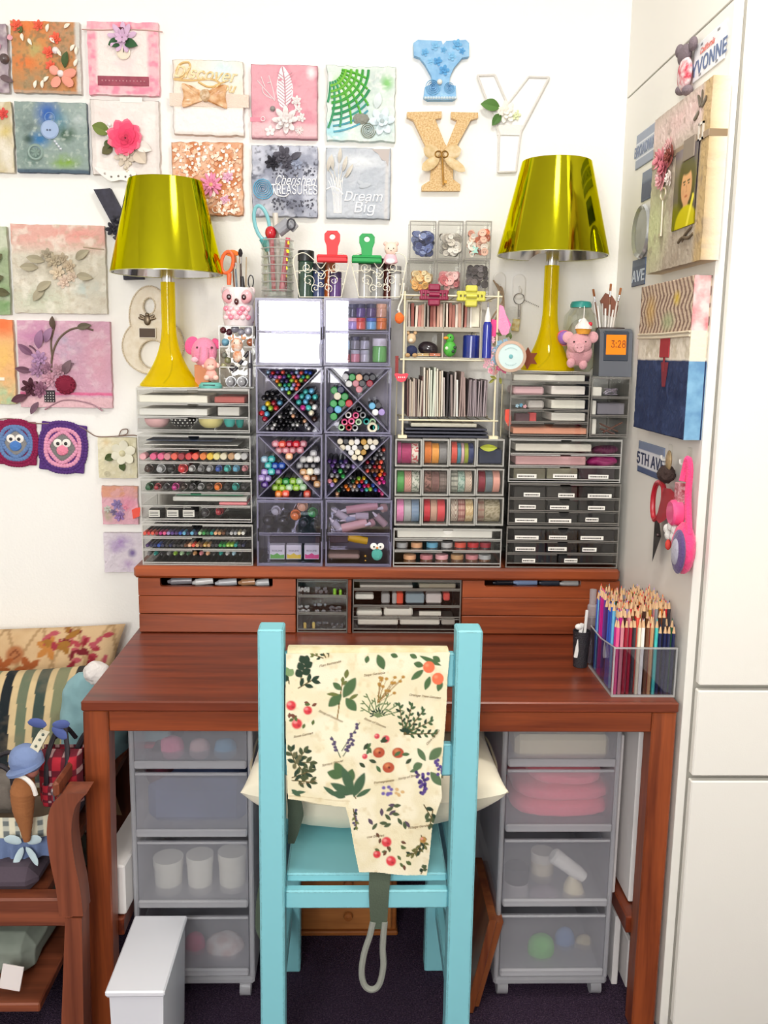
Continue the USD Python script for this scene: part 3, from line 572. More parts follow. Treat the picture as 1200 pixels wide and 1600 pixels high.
# seat pad
single('seat_pad', bx(-1.7, -.672, -.10, .56, zr1-.004, zr1+.045, .02), P('4a3f4a', .95, bump=.6, bs=120), 'dark grey seat pad on the wooden bench', 'cushion')
zsp = zr1+.045
def printed_pillow(name, w, h, d, centre, tilt, rz, label, cat, paint, n=90, yaw=0, seed=1):
    pm, U, V = pillow(w, h, d, n, .8, seed, p=3.0, wr=.006)
    pm.apply_translation((0, 0, -d/2))
    q = Print(U, V, 'c0a070'); paint(q)
    pm = mv(pm, centre, rx=tilt, ry=0, rz=yaw)
    return obj(name, pm, painted(.9, .4, 300), None, True, label, cat, cols=q.c)
def floral(q):
    q.U = q.U*5.75; q.V = q.V*2.5
    q.mix('cdae86', np.ones_like(q.U)); q.mix('bd9a70', q.nz(2, 2, .45, .6)*.5)
    r2 = random.Random(5)
    for k in range(-6, 7):
        for s in (-1, 1): q.mix('a08058', q.line([(k*.9, 2.6), (k*.9+s*.55, 1.3), (k*.9, 0)], .045)*.8)
    for k in range(30):
        x, y = (3.05, 1.75) if k == 0 else (r2.uniform(-5, 4.2), r2.uniform(-2, 2.4)); h = r2.choice(['a8623a', '9a5228', 'b97a3c', '96663a'])
        if k: 
            for a in range(5): aa = a*1.25+k; q.mix(h, q.leaf(x, y, x+.38*math.cos(aa), y+.38*math.sin(aa), .10))
        q.mix('a5673f', q.ell(x, y, .27, .30, .3)*(.95 if k % 3 == 0 else 0)); q.mix('7d4526', q.line([(x-.12, y), (x, y+.14), (x+.12, y), (x, y-.1)], .03)*(k % 3 == 0))
    for k in range(150):
        x, y = r2.uniform(3.6, 5.6), r2.uniform(-1, 2.4); a = r2.uniform(0, 6.3)
        if x-4.0 > 1.1-y*.62: q.mix(r2.choice(['8c2530', '9d3440', '742028', 'b0505a', 'a8404a']), q.leaf(x, y, x+.30*math.cos(a), y+.30*math.sin(a), .08))
    for k in range(10): x, y = r2.uniform(3.9, 4.6), r2.uniform(1.9, 2.4); q.mix('9a6a2c', q.leaf(x, y, x+.3*math.cos(k), y+.3*math.sin(k), .08))
cz = at3(60, 1015, .48)
printed_pillow('floral_cushion', 1.15, .50, .12, (at(190, 1015, .58)[0]-.57, .56, at(60, 982, .58)[1]-.24), 78, 0, 'rust and tan floral cushion leaning on the wall at the back', 'cushion', floral, 210)
def stripes(q):
    x = q.U-.13*np.sqrt(np.clip(1-q.V, 0, 2))*0-.10*(1-q.V)**2*.4
    seq = [('66705a', .10), ('cdb58a', .07), ('3c4a44', .11), ('cdb58a', .07), ('7d8062', .12), ('cdb58a', .07), ('1b2226', .10), ('cdb58a', .07)]
    tot = sum(w for _, w in seq); ph = (x*.31/.165*tot+.1) % tot; a = 0
    for h, w in seq: q.mix(h, ((ph >= a) & (ph < a+w)).astype(float)); a += w
    q.mix('8c7a60', q.nz(9, 4, .5, .7)*.25)
cs = at3(50, 1160, .2)
printed_pillow('striped_cushion', .62, .46, .15, (at(132, 1100, .36)[0]-.30, .36, at(50, 1048, .42)[1]-.205), 68, 0, 'green, cream and black striped cushion on the bench', 'cushion', stripes, 210)
tq = P('86aab0', .9, bump=.4, bs=60, var='74999f', vs=12)
single('teal_cushion', mv(lump(ball((0, 0, 0), (.085, .05, .12), 3), .03, 14, 3), at3(148, 1125, .30)), tq, 'pale teal cushion wedged between striped cushion and desk', 'cushion', smooth=True)
single('teal_cloth', bx(-.56, -.47, .20, .5, at(186, 1160, .2)[1], at(186, 1142, .2)[1]+.01, .004), tq, 'folded teal cloth seen under the left end of the desk', 'cloth')
single('red_book', bx(-.558, -.462, .19, .5, at(186, 1167, .2)[1], at(186, 1160.5, .2)[1], .002), P('b02a44', .6), 'thin red book under the folded teal cloth', 'book')
single('knit_scrap', lump(mv(ball((0, 0, 0), (.03, .02, .028), 3), at3(151, 1052, .25)), .012, 40, 2), P('d8d2ce', .95, bump=.8, bs=200), 'small white crocheted scrap at the corner of the desk', 'cloth', smooth=True)
# gingham basket with things
gx0, gz1 = at(-30, 1268, -.02); gx1, gz0 = at(92, 1356, -.02); gz0 = zsp
gb = thing('gingham_basket', 'basket lined with cream checked cloth and a blue denim skirt', 'basket', ((gx0+gx1)/2, .03, gz0)); gw = (gx1-gx0)/2; gh = gz1-gz0
def ring_mesh(rx, ry, z0, z1, n, nz_, wob=0, wn=14):
    v = []; 
    for j in range(nz_):
        t = j/(nz_-1)
        for i in range(n):
            a = 2*math.pi*i/n; k = 1+wob*(1-t)*math.sin(wn*a); c, s = math.cos(a), math.sin(a)
            q = (abs(c)**4+abs(s)**4)**-.25
            v.append((rx*c*q*k, ry*s*q*k, z0+(z1-z0)*t))
    f = []
    for j in range(nz_-1):
        for i in range(n): a, b = j*n+i, j*n+(i+1) % n; f += [(a, b, b+n), (a, b+n, a+n)]
    return trimesh.Trimesh(np.array(v), f, process=False)
lm = ring_mesh(gw*.99, .075, gh*.42, gh, 200, 24)
ang = np.unwrap(np.arctan2(lm.vertices[:, 1], lm.vertices[:, 0])); q = Print(np.arctan2(lm.vertices[:, 1], lm.vertices[:, 0])*gw/.021, lm.vertices[:, 2]/.021, 'e2dcc4')
q.mix('9aa2a0', ((np.floor(lm.vertices[:, 0]/.011) % 2) == 0)*.55); q.mix('5a6468', (((np.floor(lm.vertices[:, 0]/.011) % 2) == 0) & ((np.floor(lm.vertices[:, 2]/.011) % 2) == 0))*.85)
obj('checked_lining', lm, painted(.9, .3, 300), gb, True, cols=q.c)
obj('denim_skirt', ring_mesh(gw*1.0, .078, .0, gh*.5, 160, 6, .05, 22), P('66789e', .9, bump=.4, bs=200), gb, smooth=True)
obj('base', ring_mesh(gw*.95, .07, .001, gh*.9, 60, 3), P('8a6a40', .8), gb); obj('filling', bx(-gw*.9, gw*.9, -.06, .06, .0, gh*.8, .01), P('6d5a48', .9), gb)
bp = np.array(at3(38, 1325, -.062))-np.array(((gx0+gx1)/2, .03, gz0)); RB = P('bcd0d6', .7)
obj('ribbon_bow', [mv(petal(.035, .02, .003, 10, a), (bp[0], bp[1]+.004, bp[2]+.01), rx=90) for a in (20, 160)]+[mv(petal(.045, .014, .002, 5, a), (bp[0], bp[1]+.004, bp[2]+.008), rx=90) for a in (-60, -115)], RB, gb)
dl = thing('cloth_doll', 'brown ribbed cloth doll in a denim hat with a white collar', 'doll', at3(45, 1312, -.07)); D0 = at3(45, 1312, -.07)
rel = lambda u, v, y=-.07: at3(u, v, y)-D0
body = smooth_pts([rel(42, 1314), rel(40, 1290), rel(36, 1260), rel(36, 1235), rel(40, 1212)], 10)
rr = np.interp(np.linspace(0, 1, len(body)), [0, .2, .45, .75, 1], [.006, .011, .02, .024, .016])*(1+.025*np.sin(np.arange(len(body))*2.4))
obj('body', tube(body, rr, 14), P('9a6238', .9, bump=.4, bs=200), dl)
obj('hat', [mv(lump(ball((0, 0, 0), (.032, .03, .03), 3), .008, 30, 2), rel(40, 1186)), mv(lathe([(.02, 0), (.036, -.004), (.037, .002), (.02, .008)], 24), rel(40, 1198), ry=-20)], P('7385ad', .9, bump=.4, bs=250), dl)
obj('face', ball(rel(44, 1205), (.02, .018, .015), 2), P('a4665a', .9), dl)
obj('collar', tube(smooth_pts([rel(22, 1212, -.09), rel(36, 1214, -.098), rel(50, 1226, -.098), rel(56, 1242, -.095)], 6), .0045, 8), P('e8e2da', .9), dl)
tb = trimesh.convex.convex_hull(np.vstack([rel(*q_)+np.array((0, dy, 0)) for q_ in ((46, 1170), (60, 1176), (76, 1146), (62, 1142)) for dy in (-.008, .008)]))
obj('checked_strap', tb, P('d9d2ba', .9), dl)
obj('spot', [ball(rel(u, v, -.079), .0028, 1) for u, v in ((56, 1166), (62, 1156), (67, 1148))], P('59625a', .9), dl, kind='stuff')
obj('hat_bow', [mv(lump(petal(.036, .02, .004, 5, a), .004, 60, 1), rel(78, 1134), rx=90) for a in (10, 165, -35)], P('47558c', .9), dl)
# plaid backpack
p0, p1 = at3(62, 1262, -.03), at3(118, 1180, -.03)
bp_ = thing('plaid_backpack', 'mini red plaid backpack with black straps on the bench', 'backpack', ((p0[0]+p1[0])/2, -.0, p0[2])); w, h = (p1[0]-p0[0])/2+.004, p1[2]-p0[2]
def plaid_box(hx, hy, z0, z1, rnd_=.012, n=60):
    u, v = np.meshgrid(np.linspace(-1, 1, n), np.linspace(-1, 1, n)); u, v = u.ravel(), v.ravel()
    y = -hy*(1-np.abs(u)**6)**.5*(1-np.abs(v)**6)**.5
    V = np.stack([u*hx, y, z0+(z1-z0)*(v*.5+.5)], 1); W = V.copy(); W[:, 1] = hy*.6; f = grid_faces(n, n)
    q = Print(np.concatenate([u, u]), np.concatenate([v, v]), 'a3202f')
    q.mix('3a1220', (np.abs(((q.U*1.5) % 1)-.5) < .2)*.8); q.mix('3a1220', (np.abs(((q.V*1.5) % 1)-.5) < .18)*.75); q.mix('c9a3a0', (np.abs(((q.U*1.5+.25) % 1)-.75) < .16)*(np.abs(((q.V*1.5+.25) % 1)-.75) < .16)*.55)
    return trimesh.Trimesh(np.vstack([V, W]), np.vstack([f, f[:, ::-1]+n*n]), process=False), q.c
me, cc = plaid_box(w, .035, 0, h); obj('body', me, painted(.85, .3, 300), bp_, True, cols=cc)
me, cc = plaid_box(w*.7, .02, .006, h*.5); me.apply_translation((0, -.03, 0)); obj('pocket', me, painted(.85, .3, 300), bp_, True, cols=cc)
SB = P('201a22', .7)
for s in (-1, 1): obj('strap', tube(smooth_pts([(s*w*.45, -.036, h*.1), (s*w*.45, -.038, h*.6), (s*w*.45, -.02, h*1.0), (s*w*.2, .01, h*1.35), (s*w*.5, .03, h*1.1)], 8), .005, 6), SB, bp_)
obj('handle', tube(smooth_pts([(w*.6, .02, h*.9), (w*1.15, .01, h*1.25), (w*1.5, .02, h*1.15), (w*1.4, .03, h*.7)], 8), .006, 6), SB, bp_)
obj('charm', [ball((0, -.056, h*.42), (.006, .004, .008), 2), cyl((0, -.056, h*.25), (0, -.056, h*.4), .002)], P('c9c9cf', .25, me=.9), bp_)
gq = thing('grey_bag', 'small grey-brown cloth bag with dark handles at the left edge', 'bag', at3(12, 1268, .02)); 
obj('body', lump(bx(-.06, .035, -.03, .04, 0, .085, .02).subdivide().subdivide(), .012, 30, 6), P('6a625a', .9, bump=.4, bs=200), gq, smooth=True)
for yy in (-.032, .03): obj('handle', tube(smooth_pts([(-.04, yy, .06), (-.03, yy, .1), (0, yy, .115), (.022, yy, .1), (.028, yy, .06)], 8), .005, 6), SB, gq)
# things on the low shelf of the bench
zl = max(zs_, .03)+.001
single('grey_pouch', mv(lump(bx(-.18, .05, -.06, .4, 0, .10, .03).subdivide().subdivide().subdivide(), .03, 9, 3), (-.76, .03, zl)), P('8a9287', .8, var='6d766b', vs=9, bump=.3, bs=30), 'crumpled grey-green packet on the low bench shelf', 'packet', smooth=True)
single('cream_pouch', mv(lump(bx(-.1, .04, -.05, .2, 0, .13, .03).subdivide().subdivide(), .03, 9, 8), (-.87, .10, zl+.11)), P('c9c4b4', .8), 'cream rolled packet at the left end of the low bench shelf', 'packet', smooth=True)
single('paper_tag', mv(bx(-.02, .022, -.002, .002, 0, .055, .001), (-.745, -.075, zl+.02), ry=12), P('efe6e2', .7), 'small white paper tag in front of the grey packet', 'tag')
# ---------------------------------------------------------------- clear organisers on the hutch
CLR = pane('clear_acrylic', 'fbfbfa', .03, .35); SMK = pane('violet_tinted_acrylic', 'f1f0f8', .05, .4)
EDG = milky('acrylic_edge', 'f0f0ec', .6, .2, .4); EDG2 = milky('violet_acrylic_edge', 'a5a3c0', .6, .2, .3); EDG3 = milky('smoky_acrylic_edge', 'b0aca6', .5, .2, .3)  # clear edge tone is pale to paint in light piped through the acrylic
CLRD = pane('smoky_acrylic', 'd2d0ce', .04, .4)
DK = P('1d1b20', .6)
def organiser(name, label, u0, u1, v0, v1, rows, y=YF, clr=None, edg=None, notch=True, d=.19, ew=.0026, cat='organiser', back=True, zbot=None, ztop=None, divs=0, drawers=True):
    clr, edg = clr or CLR, edg or EDG; um = (u0+u1)/2; vm = (v0+v1)/2
    x0, x1 = at(u0, vm, y)[0], at(u1, vm, y)[0]; z1 = ztop or at(um, v0, y)[1]; z0 = zbot or at(um, v1, y)[1]
    t = thing(name, label, cat, ((x0+x1)/2, y, z0)); w, h = (x1-x0)/2, z1-z0; e = ew
    shell = [bx(-w, -w+.0025, .003, d, 0, h), bx(w-.0025, w, .003, d, 0, h), bx(-w, w, .003, d, h-.0025, h), bx(-w, w, .003, d, 0, .0025)]
    if back: shell.append(bx(-w+.003, w-.003, d-.0025, d, .003, h-.003))
    obj('shell', shell, clr, t, smooth=False)
    fr_ = prism(sbox(-w, 0, w, h).difference(sbox(-w+e, e, w-e, h-e)), 0, .004)
    obj('rim', fr_, edg, t, smooth=False)
    if z1-z0 > 0: obj('rear_rim', prism(sbox(-w, 0, w, h).difference(sbox(-w+.002, .002, w-.002, h-.002)), d-.004, d-.001), edg, t, smooth=False)
    o = w-e-.0008
    for va, vb in rows:
        a1, a0 = min(at(um, va, y)[1]-z0, h-e-.0005), max(at(um, vb, y)[1]-z0, e+.0005)
        if drawers:
            pl = sbox(-o, a0, o, a1)
            if notch: pl = pl.difference(Point(0, a1).buffer(.012, 16))
            dr = obj('drawer', [prism(pl, -.0015, .0015), bx(-o, o, .0015, d-.006, a0, a0+.002)], clr, t, smooth=False)
            obj('drawer_edge', [bx(-o, o, -.0025, .0025, a0, a0+.0024), bx(-o, -.013 if notch else o, -.0025, .0025, a1-.0018, a1)]+([bx(.013, o, -.0025, .0025, a1-.0018, a1)] if notch else []), edg, dr, smooth=False, kind='stuff')
        else: obj('shelf', bx(-w+.0025, w-.0025, .001, d-.003, a0-.0018, a0+.0008), edg, t, smooth=False)
    return t
# -- kinds of small things
def pen(c, cap=None, r=.004, L=.13, kind='marker'):
    key = (kind, c, cap, round(r, 4))
    def build(t):
        if kind == 'square':
            s = r; obj('barrel', bx(-s*.85, s*.85, .03, L, -s*.85, s*.85, s*.3), P('e9e6df', .5), t, smooth=False)
            cp = obj('cap', bx(-s, s, 0, .032, -s*.92, s*.92, s*.42), P(C[c], .35), t, smooth=False)
            obj('end_label', mv(lathe([(0, 0), (s*.62, 0), (s*.62, .0006), (0, .0006)][::-1], 10), (0, -.0003, 0), rx=90, s=(1, .8, 1)), P('%02x%02x%02x' % tuple(int(int(C[c][i:i+2], 16)*.6+102) for i in (0, 2, 4)), .5), cp, smooth=False)
        elif kind == 'tip':   # a sharpened or capped tip pointing out
            obj('barrel', mv(lathe([(0, 0), (r, 0), (r, -L), (0, -L)][::-1], 8), (0, .012, 0), rx=90), P(C[cap or c], .4), t)
            obj('cap', mv(lathe([(0, 0), (r*.45, .0005), (r*.9, -.006), (r*1.02, -.016), (0, -.016)][::-1], 10), (0, 0, 0), rx=90), P(C[c], .35), t)
        elif kind == 'ring':  # open ended cap
            obj('barrel', mv(lathe([(0, 0), (r*.9, 0), (r*.9, -L), (0, -L)][::-1], 12), (0, .03, 0), rx=90), P(C[cap or 'charcoal'], .4), t)
            obj('cap', mv(lathe([(r*.52, -.02), (r*.52, 0), (r*.9, .0005), (r, -.002), (r, -.03), (0, -.03)][::-1], 14), rx=90), P(C[c], .35), t)
        else:
            obj('barrel', mv(lathe([(0, 0), (r*.92, 0), (r*.92, -L), (0, -L)][::-1], 10), (0, .032, 0), rx=90), P(C[cap or 'charcoal'], .4), t)
            obj('cap', mv(lathe([(0, 0), (r*.8, 0), (r, -.0012), (r, -.033), (0, -.033)][::-1], 12), rx=90), P(C[c], .35), t)
    return key, build
def lay(c, u, v, y, label, cap=None, rpx=4, kind='marker', name='marker_pen', cat='marker', group=None, L=.13):
    r = rpx*pxm(y); key, b = pen(c, cap, r, L, kind); return again(key, b, name, label, cat, at3(u, v, y), group=group)
def lay_bottle(c, u, v, y, label, rpx=6, name='bottle', cat='bottle', capc=None, L=.09):
    r = round(rpx*pxm(y), 4); key = ('lyb', c, r, capc)
    def b(t):
        obj('bottle', mv(lathe([(0, 0), (r*.95, 0), (r, -.003), (r, -L), (0, -L)][::-1], 16), (0, .022, 0), rx=90), GLS(c), t)
        obj('cap', mv(lathe([(0, .002), (r*.35, .0016), (r*.62, 0), (r*.66, -.012), (r*.8, -.022), (0, -.022)][::-1], 16), (0, 0, 0), rx=90), P(C[capc or c], .2, coat=.4), t)
    return again(key, b, name, label, cat, at3(u, v, y))
def GLS(c): return P(C[c], .12, coat=.6, sp=.6)
def pack(polypx, rpx, colors, where, kind='tip', cap=None, vfill=None, y=None, seed=1, name='marker_pen', cat='pen', keep=1.0, L=.13, noun='pen', jit=.9):
    y = y or YF+.035; q = random.Random(seed); pl = Polygon(polypx).buffer(-rpx*(.7 if kind == 'square' else .9)); dy = rpx*(1.85 if kind == 'square' else 1.78); n_ = 0
    u0, v0, u1, v1 = pl.bounds; row = 0; v = v1
    while v >= v0:
        n_ = 0
        if vfill is None or v >= vfill:
            u = u0+(rpx if row % 2 else 0)
            while u <= u1:
                uu, vv = u+q.uniform(-jit, jit), v+q.uniform(-jit, jit)
                if pl.contains(Point(uu, vv)) and q.random() < keep:
                    c = colors(uu, vv, q) if callable(colors) else q.choice(colors)
                    c, cp = c if isinstance(c, tuple) else (c, cap)
                    lb = f'{nm(c)}-ended {noun}, {ORD[n_]} from left, row {ORD[row]} up, {where}'
                    lay(c, uu, vv, y+q.uniform(-.006, .012), lb, cp, rpx, kind, name, cat, group=f'{noun}s in the {where}', L=L); n_ += 1
                u += rpx*2.04
        v -= dy; row += 1
# ---- left stack of four drawer units
LS = [('top', 213, 390, 607, 676, [(609, 631), (632, 652), (653, 673)]), ('second', 215, 391.5, 680, 746, [(681, 702), (703, 723), (724, 743)]), ('third', 219, 393.5, 749, 816, [(750, 770), (771, 791), (792, 812)]), ('bottom', 222, 395, 819, 884, [(820, 840), (841, 859), (860, 880)])]
tops = None
for k, (nme, u0, u1, v0, v1, rows) in enumerate(LS):
    zb = None if k < 3 else HT+.0005
    organiser('drawer_unit', f'clear acrylic three-drawer unit, {nme} of the leftmost stack', u0, u1, v0, v1, rows, zbot=zb)
yi = YF+.010
def slab(name, u0, u1, v0, v1, c, label, cat, d=.15, y=None, r=.7, ch=.0015, **k): 
    y = y or yi; (x0, z1), (x1, z0) = at(u0, v0, y), at(u1, v1, y); return single(name, bx(x0, x1, y, y+d, z0, z1, ch), P(C.get(c, c), r, **k), label, cat, smooth=False)
slab('card_stack', 217, 324, 617, 630, 'f3f0e4', 'stack of cream cards in the top drawer of the leftmost stack', 'cards')
slab('card_stack', 335, 382, 620, 630, 'b9605c', 'dusty red papers in the top drawer of the leftmost stack', 'cards')
slab('card_stack', 217, 324, 638, 650, 'e7e6e2', 'stack of white cards in the second drawer of the leftmost stack', 'cards')
slab('paper_pad', 340, 374, 636, 650, 'd4d2ce', 'light grey paper pad in the second drawer of the leftmost stack', 'paper')
def bowl(u, v0, v1, ru, c, label, dots=None):
    p = at3(u, v1, yi+.035); r = ru*pxm(yi+.035); h = at(u, v0, yi)[1]-p[2]
    t = thing('tape_roll', label, 'washi tape', p)
    obj('roll', lathe([(0, 0), (r*.55, 0), (r*.85, h*.3), (r, h*.75), (r, h), (0, h)], 28), P(C.get(c, c), .5), t)
    if dots: obj('dot', [ball((r*.93*math.sin(a)*k_, -r*.93*math.cos(a)*k_, h*zz_), .0022, 1) for zz_, k_, o_ in ((.85, 1.08, 0), (.55, .98, .2), (.25, .78, 0)) for a in np.arange(-1.3+o_, 1.4, .4)], P('f2f1ec', .5), t, kind='stuff')
bowl(246, 655, 667, 19, 'f2c0c4', 'pale pink rounded pot in the top unit of the leftmost stack'); bowl(287, 655, 667, 19, 'black', 'black pot with white dots in the top unit of the leftmost stack', 1)
bowl(330, 655, 668, 19, 'pale_yellow', 'pale yellow rounded pot in the top unit of the leftmost stack'); bowl(359, 655, 667, 9, 'turquoise', 'small turquoise pot in the top unit of the leftmost stack'); bowl(375, 657, 668, 6, 'teal', 'tiny dark teal pot at the end of the pots in the leftmost stack')
slab('ruler', 228, 362, 687, 690, '3c4a66', 'dark blue flat ruler in the second unit of the leftmost stack', 'ruler'); slab('ruler', 224, 372, 694, 697, 'e9e8e4', 'long white ruler in the second unit of the leftmost stack', 'ruler')
for i, (u, c) in enumerate(zip((223, 239, 251, 261, 272, 283, 294.5, 305, 317, 328, 338, 349, 361, 371, 381), 'pale_pink pink pink rose coral crimson red coral orange yellow pale_yellow cream tan white light_grey'.split())):
    lay(c, u, 713.5, yi, f'fat {nm(c)} marker, {ORD[i]} from left in the leftmost stack', rpx=5.4)
for i, (u, c, r) in enumerate(((230, 'dark_brown', 7.5), (249, 'silver', 7.5), (266, 'black', 7), (283.5, 'red', 8.2), (298, 'light_grey', 5.5), (312, 'grey', 5.5), (326, 'silver', 5.5), (340, 'blue', 5.5), (353.5, 'turquoise', 5.6), (367.5, 'sky_blue', 5.6), (381, 'rose', 5))):
    lay_bottle(c, u, 733.5, yi, f'{nm(c)} bottle lying {ORD[i]} from the left in the second unit of the leftmost stack', r)
for i, (u, c, r) in enumerate(((231, 'dark_green', 6.6), (244, 'crimson', 5.5), (258, 'charcoal', 5.5), (272, 'magenta', 6), (286, 'dark_brown', 5.2), (299, 'charcoal', 5.2), (312, 'grey', 5.4), (326, 'dark_brown', 5.4), (339, 'orange', 6.4), (353, 'black', 5.4), (366.5, 'teal', 6.2), (380, 'charcoal', 5))):
    lay_bottle(c, u, 762, yi, f'{nm(c)} bottle lying {ORD[i]} from the left in the third unit of the leftmost stack', r)
slab('paper_strip', 270, 386, 776, 784, 'dcdcd8', 'pale paper strips in the third unit of the leftmost stack', 'paper'); slab('paper_strip', 275, 380, 772.5, 775, '3f8a68', 'green paper strip in the third unit of the leftmost stack', 'paper'); slab('paper_strip', 342, 386, 785, 789.5, 'e58a92', 'pink paper strip in the third unit of the leftmost stack', 'paper')
for i, (u0, u1) in enumerate(((234, 252), (262, 281), (287, 306))):
    bl = thing('ink_bottle', f'labelled black bottle, {ORD[i]} from the left in the leftmost stack', 'bottle', at3((u0+u1)/2, 810, yi+.014)); w = (u1-u0)/2*pxm(yi)
    obj('bottle', bx(-w*1.05, w*1.05, -.012, .05, 0, .026, .004), P('1a181c', .3), bl); obj('label', [bx(-w*.95, w*.95, -.0128, -.012, .006, .023)], P('efede6', .6), bl, smooth=False)
    obj('print', [bx(-w*.8, w*.7, -.0132, -.0128, .009+.004*j, .0105+.004*j) for j in range(3)], P('6d6a6a', .6), bl, smooth=False, kind='stuff')
lay_bottle('charcoal', 319, 803, yi, 'charcoal bottle lying beside the labelled black bottles in the leftmost stack', 7); lay_bottle('crimson', 341, 801, yi, 'wine red bottle lying beside the labelled black bottles in the leftmost stack', 6.5)
cs_ = 'coral red coral crimson magenta pink lilac purple violet blue sky_blue navy sky_blue navy pale_green green dark_green teal peach tan brown charcoal light_grey silver cream white'.split()
for i, c in enumerate(cs_): lay(c, 226+i*6.15, 833.5, yi, f'thin {nm(c)} pen, {ORD[i]} from left in the upper drawer, bottom left unit', rpx=2.9)
cs_ = 'violet navy navy blue navy charcoal navy charcoal black charcoal brown peach coral tan brown gold tan charcoal charcoal green green lime lime teal charcoal navy'.split()
for i, c in enumerate(cs_): lay(c, 230+i*6.0, 852.5, yi, f'thin {nm(c)} pen, {ORD[i]} from left in the middle drawer, bottom left unit', rpx=2.9, kind='square' if c in ('lime', 'peach', 'gold') else 'marker')
cs_ = 'grey teal charcoal grey lime pale_green dark_green tan rose peach charcoal teal light_grey pale_blue charcoal'.split()
for i, c in enumerate(cs_): lay(c, 232+i*10.2, 866, yi, f'{nm(c)} tipped dark crayon, {ORD[i]} from the left in the lowest left drawer', 'black', rpx=3.6, kind='tip', name='crayon', cat='crayon')
# added solid red pieces standing in for red reflected glints
single('glass_heart', trimesh.convex.convex_hull(np.vstack([at3(u, v, YW-.018)+np.array((0, dy, 0)) for u, v in ((207, 796), (213, 793), (221, 792), (219, 806), (209, 810)) for dy in (-.008, .008)])), P('ff5a48', .1, coat=1), 'red reflected glint modelled solid on the small pink canvas by the leftmost stack', 'ornament')
single('glass_heart', trimesh.convex.convex_hull(np.vstack([at3(u, v, .50)+np.array((0, dy, 0)) for u, v in ((789, 640), (797, 638), (798, 662), (793, 666), (788, 655)) for dy in (-.008, .008)])), P('ff5a48', .1, coat=1), 'red reflected glint modelled solid between wire rack and right drawer units', 'ornament')
# ---- two violet tinted towers
TW = []
for nme, u0, u1 in (('left', 399, 502.5), ('right', 506, 610.5)):
    for k, (v0, v1, kind) in enumerate(((466, 571.5, 'pair'), (573.5, 677.5, 'cross'), (679, 780, 'cross'), (781.5, 884.5, 'pair'))):
        lv = ('top', 'upper middle', 'lower middle', 'bottom')[k]
        hv = (518.5 if k == 0 else 834)
        u0_, u1_ = u0+k*.8, u1+k*.5
        lb = f'violet tinted clear {"two-drawer box" if kind == "pair" else "cube with crossed dividers"}, {lv} of the {nme} tower'
        t = organiser('drawer_cube' if kind == 'pair' else 'divider_cube', lb, u0_, u1_, v0, v1, [(v0+2, hv), (hv+1.5, v1-2)] if kind == 'pair' else [], clr=SMK, edg=EDG2, notch=False, ew=.004, zbot=HT+.0005 if k == 3 else None, cat='organiser')
        if kind == 'cross':
            x0, x1 = at(u0_, (v0+v1)/2, YF)[0], at(u1_, (v0+v1)/2, YF)[0]; z1, z0 = at((u0+u1)/2, v0, YF)[1], at((u0+u1)/2, v1, YF)[1]; w, h = (x1-x0)/2-.004, z1-z0
            for s in (1, -1):
                me = bx(-.0012, .0012, .004, .186, -math.hypot(w, h/2-.004), math.hypot(w, h/2-.004)); obj('divider', mv(me, (0, 0, h/2), ry=s*math.degrees(math.atan2(w, h/2-.004))), EDG2, t, smooth=False)
        else:
            w = (at(u1_, 500, YF)[0]-at(u0_, 500, YF)[0])/2
            for s in (-1, 1): obj('hinge', bx(s*w-.0012, s*w+.0012, -.003, .006, at(450, hv+12, YF)[1]-at(450, v1, YF)[1], at(450, hv-8, YF)[1]-at(450, v1, YF)[1], .001), DK, t, smooth=False)
def tri(u0, u1, v0, v1):
    c = ((u0+u1)/2, (v0+v1)/2); a, b, d, e = (u0+4, v0+4), (u1-4, v0+4), (u1-4, v1-4), (u0+4, v1-4)
    return dict(top=[a, b, c], right=[b, d, c], bottom=[d, e, c], left=[e, a, c])
LU, RU_, LL, RL = tri(399.5, 503, 573.5, 677.5), tri(506.5, 611, 573.5, 677.5), tri(400, 503.5, 679, 780), tri(507, 611, 679, 780)
pack(LU['top'], 3.6, 'lime green navy blue violet purple navy charcoal orange pink yellow sky_blue pale_blue lilac crimson red teal navy blue coral violet'.split(), 'top wedge, upper left pen cube', cap='charcoal', seed=1)
pack(LU['bottom'], 3.5, ['black', 'black', 'black', 'charcoal', 'black', 'white', 'white', 'peach', 'black', 'charcoal', 'light_grey'], 'bottom wedge, upper left pen cube', cap='black', seed=2)
pack(LU['left'], 4.6, lambda u, v, q: 'black' if v < 624 else q.choice(['red', 'coral', 'orange', 'yellow', 'green', 'lime', 'sky_blue', 'crimson', 'charcoal']), 'left wedge, upper left pen cube', cap='black', vfill=612, seed=3)
pack(LU['right'], 4.8, lambda u, v, q: (q.choice(['sky_blue', 'magenta', 'turquoise']) if u < 485 or v < 622 else q.choice(['light_grey', 'white', 'dark_brown', 'brown', 'cream', 'charcoal'])), 'right wedge, upper left pen cube', cap='charcoal', vfill=608, seed=4)
pack(RU_['top'], 5.4, 'green peach rose white crimson charcoal light_grey sky_blue gold charcoal white'.split(), 'top wedge, upper right pen cube', kind='marker', cap='charcoal', seed=5, noun='marker')
pack(RU_['left'], 5.8, 'red white white green rose tan sky_blue charcoal orange navy cream'.split(), 'left wedge, upper right pen cube', kind='marker', vfill=606, seed=6, noun='marker')
pack(RU_['bottom'], 5.4, 'charcoal light_grey teal magenta grey pale_green crimson gold white pink'.split(), 'bottom wedge, upper right pen cube', kind='ring', seed=7, vfill=636, noun='cap')
pack(RU_['right'], 5.2, 'white sky_blue white charcoal light_grey dark_green lilac'.split(), 'right wedge, upper right pen cube', kind='marker', vfill=634, seed=8, noun='marker')
